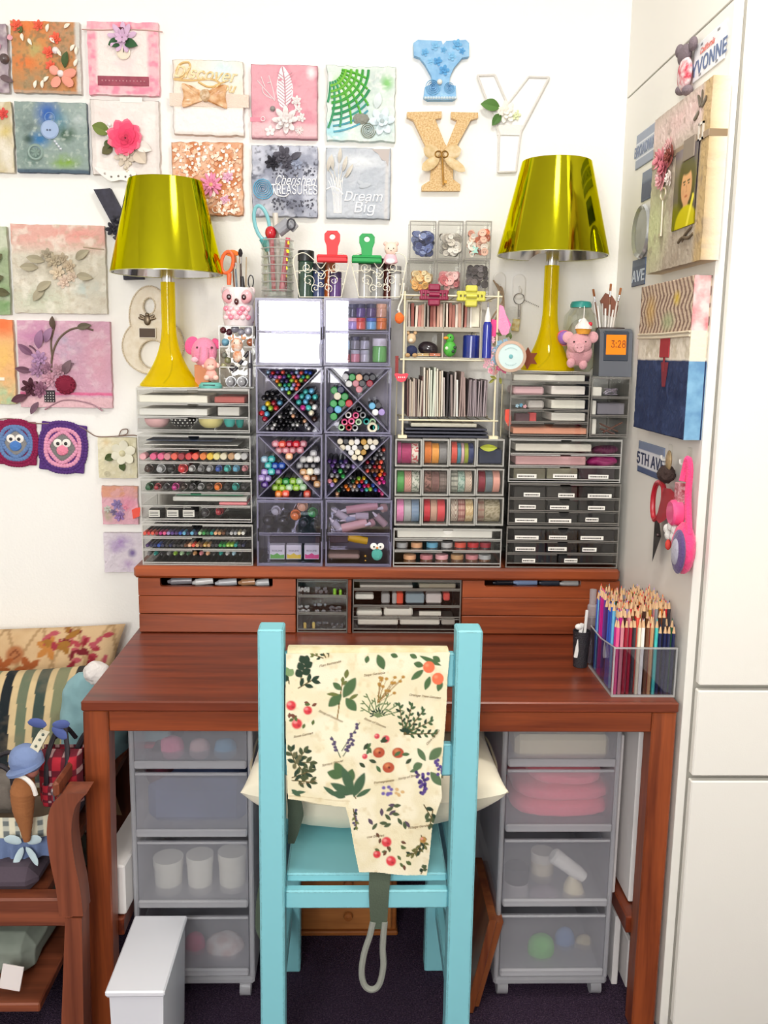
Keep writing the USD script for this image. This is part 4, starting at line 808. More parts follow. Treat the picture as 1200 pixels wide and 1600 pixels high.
lay('cream', 582, 668, YF+.03, 'big cream ring-shaped cap at the foot of the upper right pen cube', 'charcoal', 8.5, 'ring')
gr_ = lambda a, b, c_: (lambda u, v, q: q.choice(a if v < b[0] else c_))
pack(LL['top'], 5.4, lambda u, v, q: (q.choice(['coral', 'crimson', 'rose', 'red']) if v < 702 else q.choice(['rose', 'pale_pink', 'coral']) if v < 708 else q.choice(['peach', 'cream', 'cream'])), 'top wedge, lower left pen cube', kind='square', seed=11, name='alcohol_marker', cat='marker', noun='square marker', jit=.5)
pack(LL['left'], 5.3, lambda u, v, q: (q.choice(['sky_blue', 'pale_blue', 'turquoise', 'blue']) if v < 735 else q.choice(['lilac', 'purple', 'sky_blue', 'turquoise'])), 'left wedge, lower left pen cube', kind='square', vfill=712, seed=12, name='alcohol_marker', cat='marker', noun='square marker', jit=.5)
pack(LL['bottom'], 5.4, lambda u, v, q: (q.choice(['green', 'green', 'pale_green', 'lime', 'teal']) if v < 767 else q.choice(['yellow', 'orange', 'coral', 'gold', 'orange'])), 'bottom wedge, lower left pen cube', kind='square', vfill=752, seed=13, name='alcohol_marker', cat='marker', noun='square marker', jit=.5)
pack(LL['right'], 5.3, lambda u, v, q: (q.choice(['light_grey', 'grey', 'cream', 'white', 'charcoal']) if v < 738 else q.choice(['brown', 'tan', 'dark_brown', 'peach'])), 'right wedge, lower left pen cube', kind='square', vfill=700, seed=14, name='alcohol_marker', cat='marker', noun='square marker', jit=.5)
pack(RL['top'], 4.6, 'white cream white light_grey white cream gold charcoal'.split(), 'top wedge, lower right pen cube', kind='marker', seed=15, noun='marker')
pack(RL['left'], 4.2, 'charcoal green gold navy lilac rose violet grey crimson dark_green'.split(), 'left wedge, lower right pen cube', cap='charcoal', vfill=716, seed=16)
pack(RL['bottom'], 3.5, lambda u, v, q: q.choice(['charcoal', 'grey', 'charcoal', 'dark_green', 'orange', 'peach']) if u < 560 else q.choice(['magenta', 'pink', 'sky_blue', 'blue', 'purple', 'lime', 'yellow', 'coral', 'red', 'turquoise']), 'bottom wedge, lower right pen cube', cap='charcoal', vfill=746, seed=17)
pack(RL['right'], 3.6, lambda u, v, q: q.choice(['orange', 'coral', 'crimson', 'brown', 'navy', 'grey', 'charcoal']) if v < 745 else q.choice(['yellow', 'turquoise', 'teal', 'red', 'pink', 'blue', 'sky_blue', 'orange', 'magenta']), 'right wedge, lower right pen cube', cap='charcoal', vfill=704, seed=18)
# contents of the tower drawers
def stand_jar(u, v0, v1, ru, body, lid, label, y=None, lh=.3, name='jar', cat='jar', bare=False):
    y = y or YF+.04; p = at3(u, v1, y); r = ru*pxm(y); h = at(u, v0, y)[1]-p[2]; t = thing(name, label, cat, p)
    jar(t, r, h, P(C.get(body, body), .25, coat=.4), P(C.get(lid, lid), .35), lh, 20); return t
for i, (u, b, l) in enumerate(((551, 'lilac', 'pale_pink'), (563, 'coral', 'red'), (580, 'sky_blue', 'blue'), (596, 'orange', 'orange'))):
    stand_jar(u, 497, 515, 8, b, l, f'lower {nm(b)} pigment pot, {ORD[i]} from the left in the top right tower drawer'); stand_jar(u, 475, 496, 8, ('navy', 'purple', 'violet', 'peach')[i], 'navy' if i < 3 else 'peach', f'upper {("navy", "purple", "violet", "peach")[i]} pigment pot, {ORD[i]} from the left in the top right tower drawer')
for i, (u, b) in enumerate(((526, 'peach'), (540, 'pale_blue'), (555, 'grey'), (570, 'silver'))):
    stand_jar(u, 547, 566, 7, ('tan', 'crimson', 'rose', 'light_grey')[i], 'navy' if i < 2 else 'silver', f'lower {("tan", "crimson", "rose", "light grey")[i]} pot in the second drawer of the right tower'); stand_jar(u, 526, 546, 7, b, 'navy' if i < 3 else 'charcoal', f'upper {nm(b)} pot in the second drawer of the right tower')
stand_jar(593, 529, 566, 11, '6cc45a', 'white', 'green powder jar with white lid in the second drawer of the right tower', lh=.32)
slab('grey_felt_bundle', 470, 497, 535, 562, '8d8a98', 'grey fabric bundle with pink in the second drawer of the left tower', 'fabric', .06, YF+.05)
for i, (u, v, c, r) in enumerate(((430, 800, 'light_grey', 8), (461, 807, 'orange', 9), (472, 793, 'peach', 9), (488, 803, 'green', 8.5), (418, 815, 'black', 9.5), (442, 816, 'black', 9.5), (474, 818, 'charcoal', 8), (490, 820, 'black', 8))):
    lay_bottle(c, u, v, YF+.02, f'{nm(c)}-capped paint bottle lying in the bottom left tower, {("upper left", "centre", "upper centre", "upper right", "lower left corner", "lower middle", "lower right middle", "lower right corner")[i]}', r)
for i, (u, c) in enumerate(((433, 'green'), (459, 'yellow'), (487, 'pink'))):
    p = at3(u, 874, YF+.03); q_ = at3(u, 852, YF+.03); w = 12*pxm(YF); h = q_[2]-p[2]
    t = thing('ink_box', f'small white ink box with {c} band in the bottom drawer of the left tower', 'box', p)
    obj('box', bx(-w, w, 0, .03, 0, h, .0008), P('efeeea', .6), t, smooth=False)
    bl = Polygon([(-w*.9, h*.06), (w*.95, h*.06), (w*.95, h*.35), (w*.4, h*.3), (0, h*.45), (-w*.5, h*.3), (-w*.9, h*.38)]); obj('colour_band', prism(bl, -.0004, .0), P({'green': '6cbf4b', 'yellow': 'f2d230', 'pink': 'ea4f8a'}[c], .6), t, smooth=False)
    tx = text('ECOLINE', .0042, 0, h*.62, .0002, depth=.0003); obj('lettering', mv(tx, rx=90), P('5a5860', .6), t, smooth=False)
slab('tin', 421, 500, 838, 850, '4a4048', 'dark flat tin behind the ink boxes in the left tower', 'tin', .05, YF+.07)
for i, (p0, p1, r, c) in enumerate((((541, 797), (590, 790), 6.5, 'd9a0a4'), ((534, 826), (573, 816), 7.5, 'd8a8a4'), ((525, 800), (545, 812), 6, 'cfc6cc'), ((555, 806), (575, 806), 6, 'c9bcc4'), ((597, 794), (602, 793), 7, 'd7a9a4'), ((588, 806), (602, 820), 6, 'b99a9c'), ((578, 818), (583, 816), 6.5, 'b88a8c'), ((520, 815), (530, 826), 6, 'c2bcc6'), ((540, 812), (556, 808), 5, '9aa2b4'))):
    a, b = at3(*p0, YF+.03), at3(*p1, YF+.035); r *= pxm(YF)
    t = thing('glitter_glue_tube', f'pinkish glitter glue tube in the bottom right tower, {ORD[i]} from the upper left', 'tube', a)
    obj('tube', along(lathe([(0, 0), (r*.9, 0), (r, .004), (r, 1), (0, 1)], 14), (0, 0, 0), (0, 0, 1)).apply_transform(np.diag([1, 1, np.linalg.norm(b-a), 1])).apply_transform(trimesh.geometry.align_vectors((0, 0, 1), (b-a)/np.linalg.norm(b-a))), P(c, .3, coat=.3), t)
    d_ = (a-b)/np.linalg.norm(a-b); obj('nozzle', cyl((0, 0, 0), tuple(d_*.014), r*.5, r*.2), P('e6dfe2', .4), t)
slab('marker_bundle', 515, 545, 838, 848, '4a3a40', 'dark plastic case at the left of the bottom right tower drawer', 'case', .1, YF+.03)
single('yellow_tube', along(lathe([(0, 0), (.008, .002), (.0095, .02), (.0095, .05), (0, .052)], 16), at3(543, 840, YF+.03), at3(578, 846, YF+.035)), P('f0c11e', .4), 'yellow plastic tube in the bottom drawer of the right tower', 'tube')
slab('gold_bar', 512, 562, 866, 874, 'b49a86', 'tan satin pouch in the bottom drawer of the right tower', 'pouch', .06, YF+.03, ch=.004)
single('gold_clip', T([ball(at3(571, 869, YF+.012), .004), ball(at3(571, 876, YF+.012), .003)]), P('e2b64a', .25, me=.9), 'tiny gold charm in the bottom drawer of the right tower', 'charm')
ow = at3(589, 873, YF-.004); k = pxm(YF)
t = thing('owl_charm', 'teal felt owl charm with big white eyes hanging on the right tower', 'charm', ow)
obj('body', ball((0, 0, .011), (.0135, .005, .0155), 2), P('52a79c', .95, bump=.8, bs=300), t)
for s in (-1, 1): e_ = obj('eye', mv(lathe([(0, .0012), (.006, .001), (.0085, 0), (0, 0)][::-1], 18), (s*.0085, -.004, .032), rx=90), P('f1f0ea', .7), t); obj('pupil', ball((s*.0078, -.0055, .031), .0024, 1), P('39424a', .4), e_)
obj('beak', mv(lathe([(0, 0), (.003, 0), (0, .006)], 8), (0, -.005, .029), rx=140), P('e98b3a', .6), t)
# ---- middle column: drawers, tape boxes
organiser('drawer_unit', 'clear drawer unit with pots below the washi tape boxes', 614.5, 783.5, 826, 884.5, [(827, 843), (844, 861), (862, 881)], zbot=HT+.0005)
slab('label_card', 621, 769, 828.5, 841, 'f4f2ec', 'long white card in the drawer unit below the tape boxes', 'card', .1)
for i, (u, c) in enumerate(((628, 'silver'), (651, 'peach'), (675, 'sky_blue'), (698, 'light_grey'), (719, 'coral'), (739, 'red'), (758, 'crimson'))): stand_jar(u, 847, 859, 9, 'charcoal', c, f'shallow pot with {nm(c)} lid, {ORD[i]} from the left in the middle pot drawer', lh=.6)
for i, (u, c) in enumerate(((640, 'peach'), (666, 'rose'), (690, 'pale_pink'), (714, 'tan'), (737, 'rose'), (757, 'silver'))): stand_jar(u, 866, 878, 10, 'brown', c, f'shallow pot with {nm(c)} lid, {ORD[i]} from the left in the lowest pot drawer', lh=.55)
TY = YF+.0
GREYP = milky('tape_box_plastic', 'd6d6d0', .78, .35, .3)
def tapebox(u0, u1, v0, v1, label):
    um, vm = (u0+u1)/2, (v0+v1)/2; x0, x1 = at(u0, vm, TY)[0], at(u1, vm, TY)[0]; z1, z0 = at(um, v0, TY)[1], at(um, v1, TY)[1]; w, h = (x1-x0)/2, z1-z0
    t = thing('tape_box', label, 'organiser', ((x0+x1)/2, TY, z0)); e = .0035
    obj('rim', prism(sbox(-w, 0, w, h).difference(sbox(-w+e, e, w-e, h-e)), -.002, .003), GREYP, t, smooth=False)
    obj('case', [bx(-w, -w+.002, .003, .1, 0, h), bx(w-.002, w, .003, .1, 0, h), bx(-w, w, .003, .1, 0, .002), bx(-w, w, .003, .1, h-.002, h), bx(-w, w, .098, .1, 0, h)], GREYP, t, smooth=False)
    obj('window', bx(-w+e, w-e, -.0005, .0005, e, h-e), CLR, t, smooth=False)
def tape(u0, u1, v0, v1, c, c2, pat, label, y=TY+.008):
    x0, x1 = at(u0, (v0+v1)/2, y)[0]+.0003, at(u1, (v0+v1)/2, y)[0]-.0003; z1, z0 = at(u0, v0, y)[1], at(u0, v1, y)[1]; r = (z1-z0)/2; n = 72; w = x1-x0
    t = thing('washi_tape', label, 'washi tape', (x0, y+r, z0+r)); m_ = 10 if pat != 'plain' else 2
    v = []; 
    for i in range(n):
        a = 2*math.pi*i/n
        v += [(w*j/(m_-1), -r*math.cos(a), r*math.sin(a)) for j in range(m_)]
    f = []
    for i in range(n):
        for j in range(m_-1): a, b = i*m_+j, ((i+1) % n)*m_+j; f += [(a, b, b+1), (a, b+1, a+1)]
    V = np.array(v); me = trimesh.Trimesh(V, f, process=False)
    if pat == 'plain': obj('tape', me, P(c, .5), t)
    else:
        ang = np.arctan2(V[:, 2], -V[:, 1])*r; q = Print(V[:, 0], ang, c)
        if pat == 'dots': q.mix(c2, ((((V[:, 0]/.0032) % 1 > .5) ^ ((ang/.0032) % 1 > .5))).astype(float)*.8)
        elif pat == 'stripe': q.mix(c2, (((V[:, 0]+ang)/.004) % 1 > .6).astype(float))
        elif pat == 'check': q.mix(c2, ((V[:, 0]/.003) % 1 > .55)*.6); q.mix(c2, ((ang/.003) % 1 > .6)*.6)
        elif pat == 'floral': q.mix(c2, q.nz(350, 3, .5, .55)); 
        elif pat == 'zig': q.mix(c2, (((np.abs(((V[:, 0]/.008) % 1)-.5)*.008+ang)/.0045) % 1 > .7).astype(float))
        obj('tape', me, painted(.55, .05, 300), t, True, cols=q.c)
    core = lathe([(r*.62, 0), (r*.995, 0), (r*.995, w), (r*.62, w), (r*.62, 0)], 36); obj('core', mv(core, (0, 0, 0), ry=90), P('d9cdb8', .8), t)
UB = (617.5, 660, 702, 744.5, 788.5); VB = ((686, 729), (732.5, 774.5), (777, 821))
TAPES = [[('a8316f f0b7d0 stripe', 'b23a6a d9a 0')] ] and None
ROWS = [
 [[('b0307a', 'c9558f', 'stripe', 6, 'magenta'), ('a52a63', 'c0447a', 'stripe', 15, 'raspberry'), ('f0e6dc', 'd3555c', 'floral', 11, 'red floral')], [('ef8a3c', 'd9702a', 'dots', 11, 'orange dotted'), ('f4a544', 'e08a2c', 'plain', 11, 'amber plain'), ('8c8a8c', '77757a', 'plain', 12, 'grey')], [('e9584a', '', 'plain', 9, 'coral red'), ('4f94ae', '', 'plain', 5.5, 'blue'), ('e6b7bf', '', 'plain', 4.5, 'pale pink'), ('a9b53a', '', 'plain', 6, 'olive lime'), ('27386e', '', 'plain', 8, 'navy')], []],
 [[('56a855', '', 'plain', 11, 'green'), ('e8b7ae', 'b96a60', 'dots', 11, 'pink dotted'), ('dcdcd2', '7d8a7a', 'floral', 12, 'white leafy')], [('a87a72', '5e4038', 'floral', 11, 'brown floral'), ('8f6a66', '75524e', 'stripe', 12, 'mauve'), ('9a8a84', '5d4f4b', 'check', 11, 'taupe checked')], [('d8d6ca', '2f3a33', 'check', 10, 'black checked'), ('bcd0c6', '7ba092', 'floral', 11, 'mint'), ('e9dccb', 'b98a7a', 'dots', 11, 'cream dotted')], [('8e2036', '', 'plain', 11, 'wine red'), ('76848c', '', 'plain', 11, 'slate'), ('ecaa9c', '', 'plain', 11, 'salmon')]],
 [[('e779b8', 'f0b0d6', 'stripe', 11, 'pink striped'), ('b5b7ba', '', 'plain', 11, 'silver'), ('6f88ab', 'a3b5cc', 'stripe', 12, 'blue striped')], [('d62a3c', '', 'plain', 10, 'red plain'), ('e0c2ae', 'b0705c', 'dots', 10, 'tan dotted'), ('e04a52', '', 'plain', 12, 'coral')], [('e6dccd', '8a5a50', 'dots', 11, 'brown dotted'), ('d8b0a4', '8a2f38', 'check', 11, 'red checked'), ('ecd6ae', 'b98f52', 'zig', 12, 'gold zigzag')], [('b7a694', '8d5248', 'check', 10, 'brown checked'), ('bfb49c', '8f8468', 'floral', 24, 'khaki floral')]]]
for r_, (v0, v1) in enumerate(VB):
    for c_ in range(4):
        d_ = r_*.6; u0, u1 = UB[c_]-d_, UB[c_+1]-.6-d_
        tapebox(u0, u1, v0, v1, f'clear tape box, {ORD[c_]} in the {("top", "middle", "bottom")[r_]} row of the tape boxes')
        u = u0+3.6
        for i, (a, b, pat, wpx, cn) in enumerate(ROWS[r_][c_]):
            tape(u, u+wpx, v0+4.5-(i == 0)*1 if r_ else v0+5+(2.5 if i else 0), v1-3.2, a, b or a, pat, f'roll of {cn} washi tape in the {("top", "middle", "bottom")[r_]} row, box {("one", "two", "three", "four")[c_]}'); u += wpx+.5
single('leaf_charm', mv(leaf_mesh(27*pxm(TY), 11*pxm(TY), 0, .003), at3(750, 699, TY+.012), rx=90), P('b7c22e', .5), 'lime green leaf shape in the last box of the top tape row', 'charm')
slab('navy_roll', 748, 784, 702, 725, '25304e', 'dark navy tape pack under the lime leaf in the tape boxes', 'washi tape', .06, TY+.016, ch=.003)
# trays on the tape boxes
zt = at(700, 686, TY)[1]
for i, (v0, v1) in enumerate(((679.5, 685), (674, 679), (668.5, 673.5))): slab('flat_tray', 631+i, 763-i, v0, v1, '3d3f4c', f'dark grey flat ink tray, {("lowest", "middle", "topmost")[i]} of three on the tape boxes', 'tray', .15, YF+.015, .4)
slab('clear_box', 642, 745, 661, 668, 'c9c6b4', 'flat pale box on top of the dark trays', 'box', .12, YF+.02, .4)
# ---- right column
RSK = [('upper', 795, 971, 686, 754, [(688, 710), (711, 729), (730, 750)]), ('middle', 794, 969, 755.5, 821, [(757, 779), (780, 799), (800, 818)]), ('lowest', 791, 966, 823, 884.5, [(825, 846), (847, 865), (866, 881)])]
for k, (nme, u0, u1, v0, v1, rows) in enumerate(RSK):
    organiser('drawer_unit', f'clear three-drawer acrylic unit with notched drawers, {nme} of the right stack', u0, u1, v0, v1, rows, zbot=HT+.0005 if k == 2 else None, edg=EDG3 if k else EDG)
slab('white_paper', 806, 924, 693, 706, 'e2ddd2', 'pale paper in the top drawer of the right stack', 'paper', .1); 
single('magenta_ribbon', blob(945, 702, YF+.05, 22, 7, amp=.01), P('6d1c4c', .7), 'plum ribbon bundle in the top drawer of the right stack', 'ribbon'); slab('pink_paper', 806, 915, 713, 727, 'd8a9ac', 'dusty pink paper in the second drawer of the right stack', 'paper', .1)
single('magenta_bundle', blob(940, 720, YF+.04, 26, 8, amp=.014), P('a31f6e', .6), 'bright magenta satin bundle in the second drawer of the right stack', 'ribbon')
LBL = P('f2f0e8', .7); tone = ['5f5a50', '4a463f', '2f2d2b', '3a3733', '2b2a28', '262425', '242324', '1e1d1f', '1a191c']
def sticker(u, v, wpx, rowname, i, j):
    p = at3(u, v, YF-.0026); w, h = wpx/2*pxm(YF), 3.2*pxm(YF); t = thing('label_sticker', f'white printed label, {ORD[i]} from the left on the {rowname} drawer of the right stack', 'label', p)
    obj('sticker', bx(-w, w, 0, .0008, -h, h), LBL, t, smooth=False)
    q = random.Random(i*7+j); x = -w*.85; me = []
    while x < w*.75: L = q.uniform(.0015, .004); me.append(bx(x, min(x+L, w*.85), -.0003, 0, -h*.35, h*.3)); x += L+.0011
    obj('print', me, P('55524e', .7), t, smooth=False, kind='stuff')
def tub_row(v0, v1, us, j, tonec):
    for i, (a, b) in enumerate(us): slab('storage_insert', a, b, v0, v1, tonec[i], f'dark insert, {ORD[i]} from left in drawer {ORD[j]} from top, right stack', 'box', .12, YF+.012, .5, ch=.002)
rn = ['third', 'fourth', 'fifth', 'sixth', 'seventh', 'eighth', 'ninth']
RV = [((732, 749), [(823, 744, 31), (883, 744, 38), (935, 745, 32)]), ((760, 778), [(831, 773, 26), (885, 774, 26), (937, 775, 38)]), ((781, 798), [(824, 792, 27), (874, 793, 30), (932, 794, 27)]), ((801, 817), [(822, 813, 35), (875, 814, 36), (925, 812, 21)]), ((827, 845), [(823, 840, 38), (872, 840, 29), (925, 841, 37)]), ((848, 864), [(821, 858, 32), (871, 858, 30), (921, 859, 23)]), ((867, 880), [(826, 876, 21), (892, 876, 21)])]
for j, ((v0, v1), ls) in enumerate(RV):
    us = [(803, 852), (855, 902), (905, 960)] if j < 6 else [(803, 870), (873, 958)]
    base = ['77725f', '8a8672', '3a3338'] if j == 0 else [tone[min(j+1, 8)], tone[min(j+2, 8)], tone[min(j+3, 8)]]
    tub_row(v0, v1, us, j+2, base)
    for i, (u, v, w) in enumerate(ls): sticker(u, v, w, rn[j], i, j)
# five-drawer and three-drawer units on top
organiser('drawer_unit', 'five-drawer clear unit with white papers below the right lamp', 797, 921, 581, 684.5, [(583, 597), (598, 619), (622, 641), (642, 660), (661, 681)], edg=EDG3, clr=CLR)
for i, (v0, v1, c, d_) in enumerate(((585, 596, 'f6f3e8', 'white'), (603, 617, 'f3ece6', 'white'), (625, 639, 'efece0', 'cream'), (645, 658, 'e9e6de', 'pale grey'))): slab('paper_stack', 862 if i else 803, 914, v0, v1, c, f'{d_} paper stack in drawer {ORD[i]} from the top below the right lamp', 'paper', .12)
slab('pink_paper', 803, 850, 604, 617, 'e3b9c0', 'pink and white folded paper in the second drawer below the right lamp', 'paper', .1, ch=.004); slab('coral_paper', 802, 916, 668, 679, 'e9a184', 'peach coral papers in the lowest drawer below the right lamp', 'paper', .13)
for i, (u, v, c) in enumerate(((808, 634, 'pale_blue'), (814, 633, 'sky_blue'), (820, 635, 'pale_pink'))): single('paper_flower', mv(flower(.005, 5, 1, i), at3(u, v, yi), rx=90), P(C[c], .7), f'tiny {nm(c)} paper flower in the third drawer below the right lamp', 'flower')
slab('red_spool', 828, 838, 645, 659, 'cf4b4e', 'red thread spool in the fourth drawer below the right lamp', 'spool', .03); slab('black_spool', 806, 827, 646, 659, '5a3a44', 'dark plum thread spool in the fourth drawer below the right lamp', 'spool', .03)
slab('clear_pack', 826, 850, 626, 639, 'ccc6c2', 'clear packet of beads in the third drawer below the right lamp', 'packet', .05, ch=.004)
organiser('drawer_unit', 'small three-drawer clear unit under the grey clock', 923, 983, 589, 683, [(591, 621), (622, 650), (651, 680)], clr=CLR, edg=EDG3, notch=False)
for i, (v0, v1) in enumerate(((605, 619), (626, 648), (655, 679))): slab('white_card', 926, 931 if i else 940, v0, v1, 'efece4', f'white card at the side of drawer {ORD[i]} from the top under the clock', 'card', .1)
single('silver_chain', T([tube(mv(lathe([(0, 0), (0, 0)], 3), (0, 0, 0)).vertices if 0 else [at3(952+9*math.sin(a*3+k)+k*2, 612+5*math.cos(a*2+k), yi+.01) for a in np.linspace(0, 6, 40)], .0009, 5) for k in range(3)]), P('c2bccc', .25, me=.8), 'tangle of silver chain in the top drawer under the clock', 'chain', kind='stuff')
slab('grey_tin', 934, 975, 630, 648, '85828c', 'grey metal tin in the second drawer under the clock', 'tin', .08, r=.3)
for i, (a, b) in enumerate((((937, 662), (965, 674)), ((942, 676), (972, 660)), ((938, 670), (960, 678)))): single('bronze_charm', cyl(at3(*a, yi+.01), at3(*b, yi+.02), .0022), P('8a5a48', .35, me=.6), f'bronze coloured wire piece in the lowest drawer under the clock, {ORD[i]} from the top', 'charm')
# ---- units in the opening of the hutch
organiser('drawer_unit', 'tiny clear three-drawer bead unit in the hutch opening', 464, 543, 906, 986, [(908, 931), (932, 958), (959, 984)], y=.458, clr=CLR, edg=EDG3, notch=False, zbot=.7507, ztop=.887)
organiser('drawer_unit', 'clear four-drawer unit with white trays in the hutch opening', 551, 720, 906, 986, [(908, 921), (922, 947), (948, 965), (967, 984)], y=.458, clr=CLR, edg=EDG3, notch=False, zbot=.7507, ztop=.887)
def inl(name, u0, u1, v0, v1, c, label, cat, d=.08, ch=.002, r=.5, **k): return slab(name, u0, u1, v0, v1, c, label, cat, d, .474, r, ch, **k)
single('green_bead_bundle', T([ball(at3(526+6*math.cos(i*2.1), 925+4*math.sin(i*3.3), .474), .0042, 1) for i in range(9)]), P('8fcf3c', .3), 'bright green beads in the tiny bead unit', 'beads', kind='stuff')
single('gold_bead_bundle', T([ball(at3(481+9*math.cos(i*2.1), 978+4*math.sin(i*3.3), .474), .004, 1) for i in range(10)]), P('cdb05a', .3), 'gold beads in the lowest drawer of the tiny bead unit', 'beads', kind='stuff')
for i, (u, v, c) in enumerate(((474, 921, 'cfcfd2'), (474, 951, 'b9b9bf'), (500, 950, '9a9aa2'), (502, 922, '8a8288'), (524, 952, '77727a'), (504, 978, '6a666e'), (527, 978, '625e66'))): single('bead_bundle', T([ball(at3(u+8*math.cos(j*2.4+i), v+5*math.sin(j*3.1+i), .476+.003*(j % 3)), .0035, 1) for j in range(14)]), P(c, .25), f'grey tone bead heap in the tiny bead unit, {ORD[i]} counted from the top', 'beads', kind='stuff')
inl('card_strip', 562, 645, 914, 919, 'cfcac4', 'flat white strip in the top drawer of the hutch opening', 'card'); inl('flower_strip', 655, 712, 912, 919, 'a9a08e', 'strip of trimmings in the top drawer of the hutch opening', 'trimming')
for i, (u0, u1, v0, v1, c, lb) in enumerate(((555, 584, 929, 937, 'f0efea', 'white dish'), (596, 609, 928, 943, 'a6a6aa', 'grey spool'), (613, 620, 927, 944, 'b0aeb0', 'pale spool'), (620, 630, 927, 944, 'e4543c', 'orange red spool'), (634, 663, 928, 943, '8ea0ae', 'blue grey spool'), (666, 690, 928, 943, 'd0c8ca', 'pinkish white spool'), (693, 703, 927, 939, 'd8504a', 'red label'))): inl('spool', u0, u1, v0, v1, c, f'{lb} in the second drawer of the hutch opening', 'spool', .03, .003)
for i, (u0, u1, v0, v1, lb) in enumerate(((557, 597, 955, 963, 'left'), (600, 645, 951, 963, 'middle'))): 
    inl('soap_dish', u0, u1, v0, v1, 'f0ede6', f'{lb} white oval tray in the third drawer of the hutch opening', 'tray', .04, .004)
inl('bead_filling', 604, 640, 948.5, 951, '3a2a24', 'dark beads in the middle white tray of the hutch opening', 'beads', .03); inl('name_label', 655, 689, 956, 962, 'f2efe6', 'white name label in the third drawer of the hutch opening', 'label', .01, .0006)
for i, (u0, u1) in enumerate(((559, 622), (625, 687), (690, 711))): inl('white_tray', u0, u1, 968, 977, 'efece4' if i < 2 else 'b9b4ae', f'{("left", "right", "small grey")[i]} flat white box in the lowest drawer of the hutch opening', 'box', .08, .003)
# paint tubes seen through the plank slots
for i, (a, b, c) in enumerate((((262, 909), (300, 906), '8e8a90'), ((300, 911), (333, 906), 'e6e4e2'), ((336, 912), (370, 908), 'cfcfd4'), ((372, 911), (398, 908), 'b98a66'), ((396, 912), (420, 909), 'd8d8da'), ((770, 911), (800, 909), '22222c'), ((802, 910), (838, 908), '8aa0c8'), ((842, 911), (872, 909), '3c4250'), ((874, 912), (902, 911), 'c9c6c4'))):
    p, q_ = at3(*a, .485+.006*(i % 3)), at3(*b, .49+.006*(i % 3)); single('paint_tube', along(lathe([(0, 0), (.004, 0), (.0055, .006), (.009, .01), (.010, np.linalg.norm(q_-p)), (0, np.linalg.norm(q_-p))], 12), p, q_), P(c, .3, coat=.3), f'paint tube in the {"left" if i < 5 else "right"} plank box, {ORD[i if i < 5 else i-5]} from the left', 'tube')
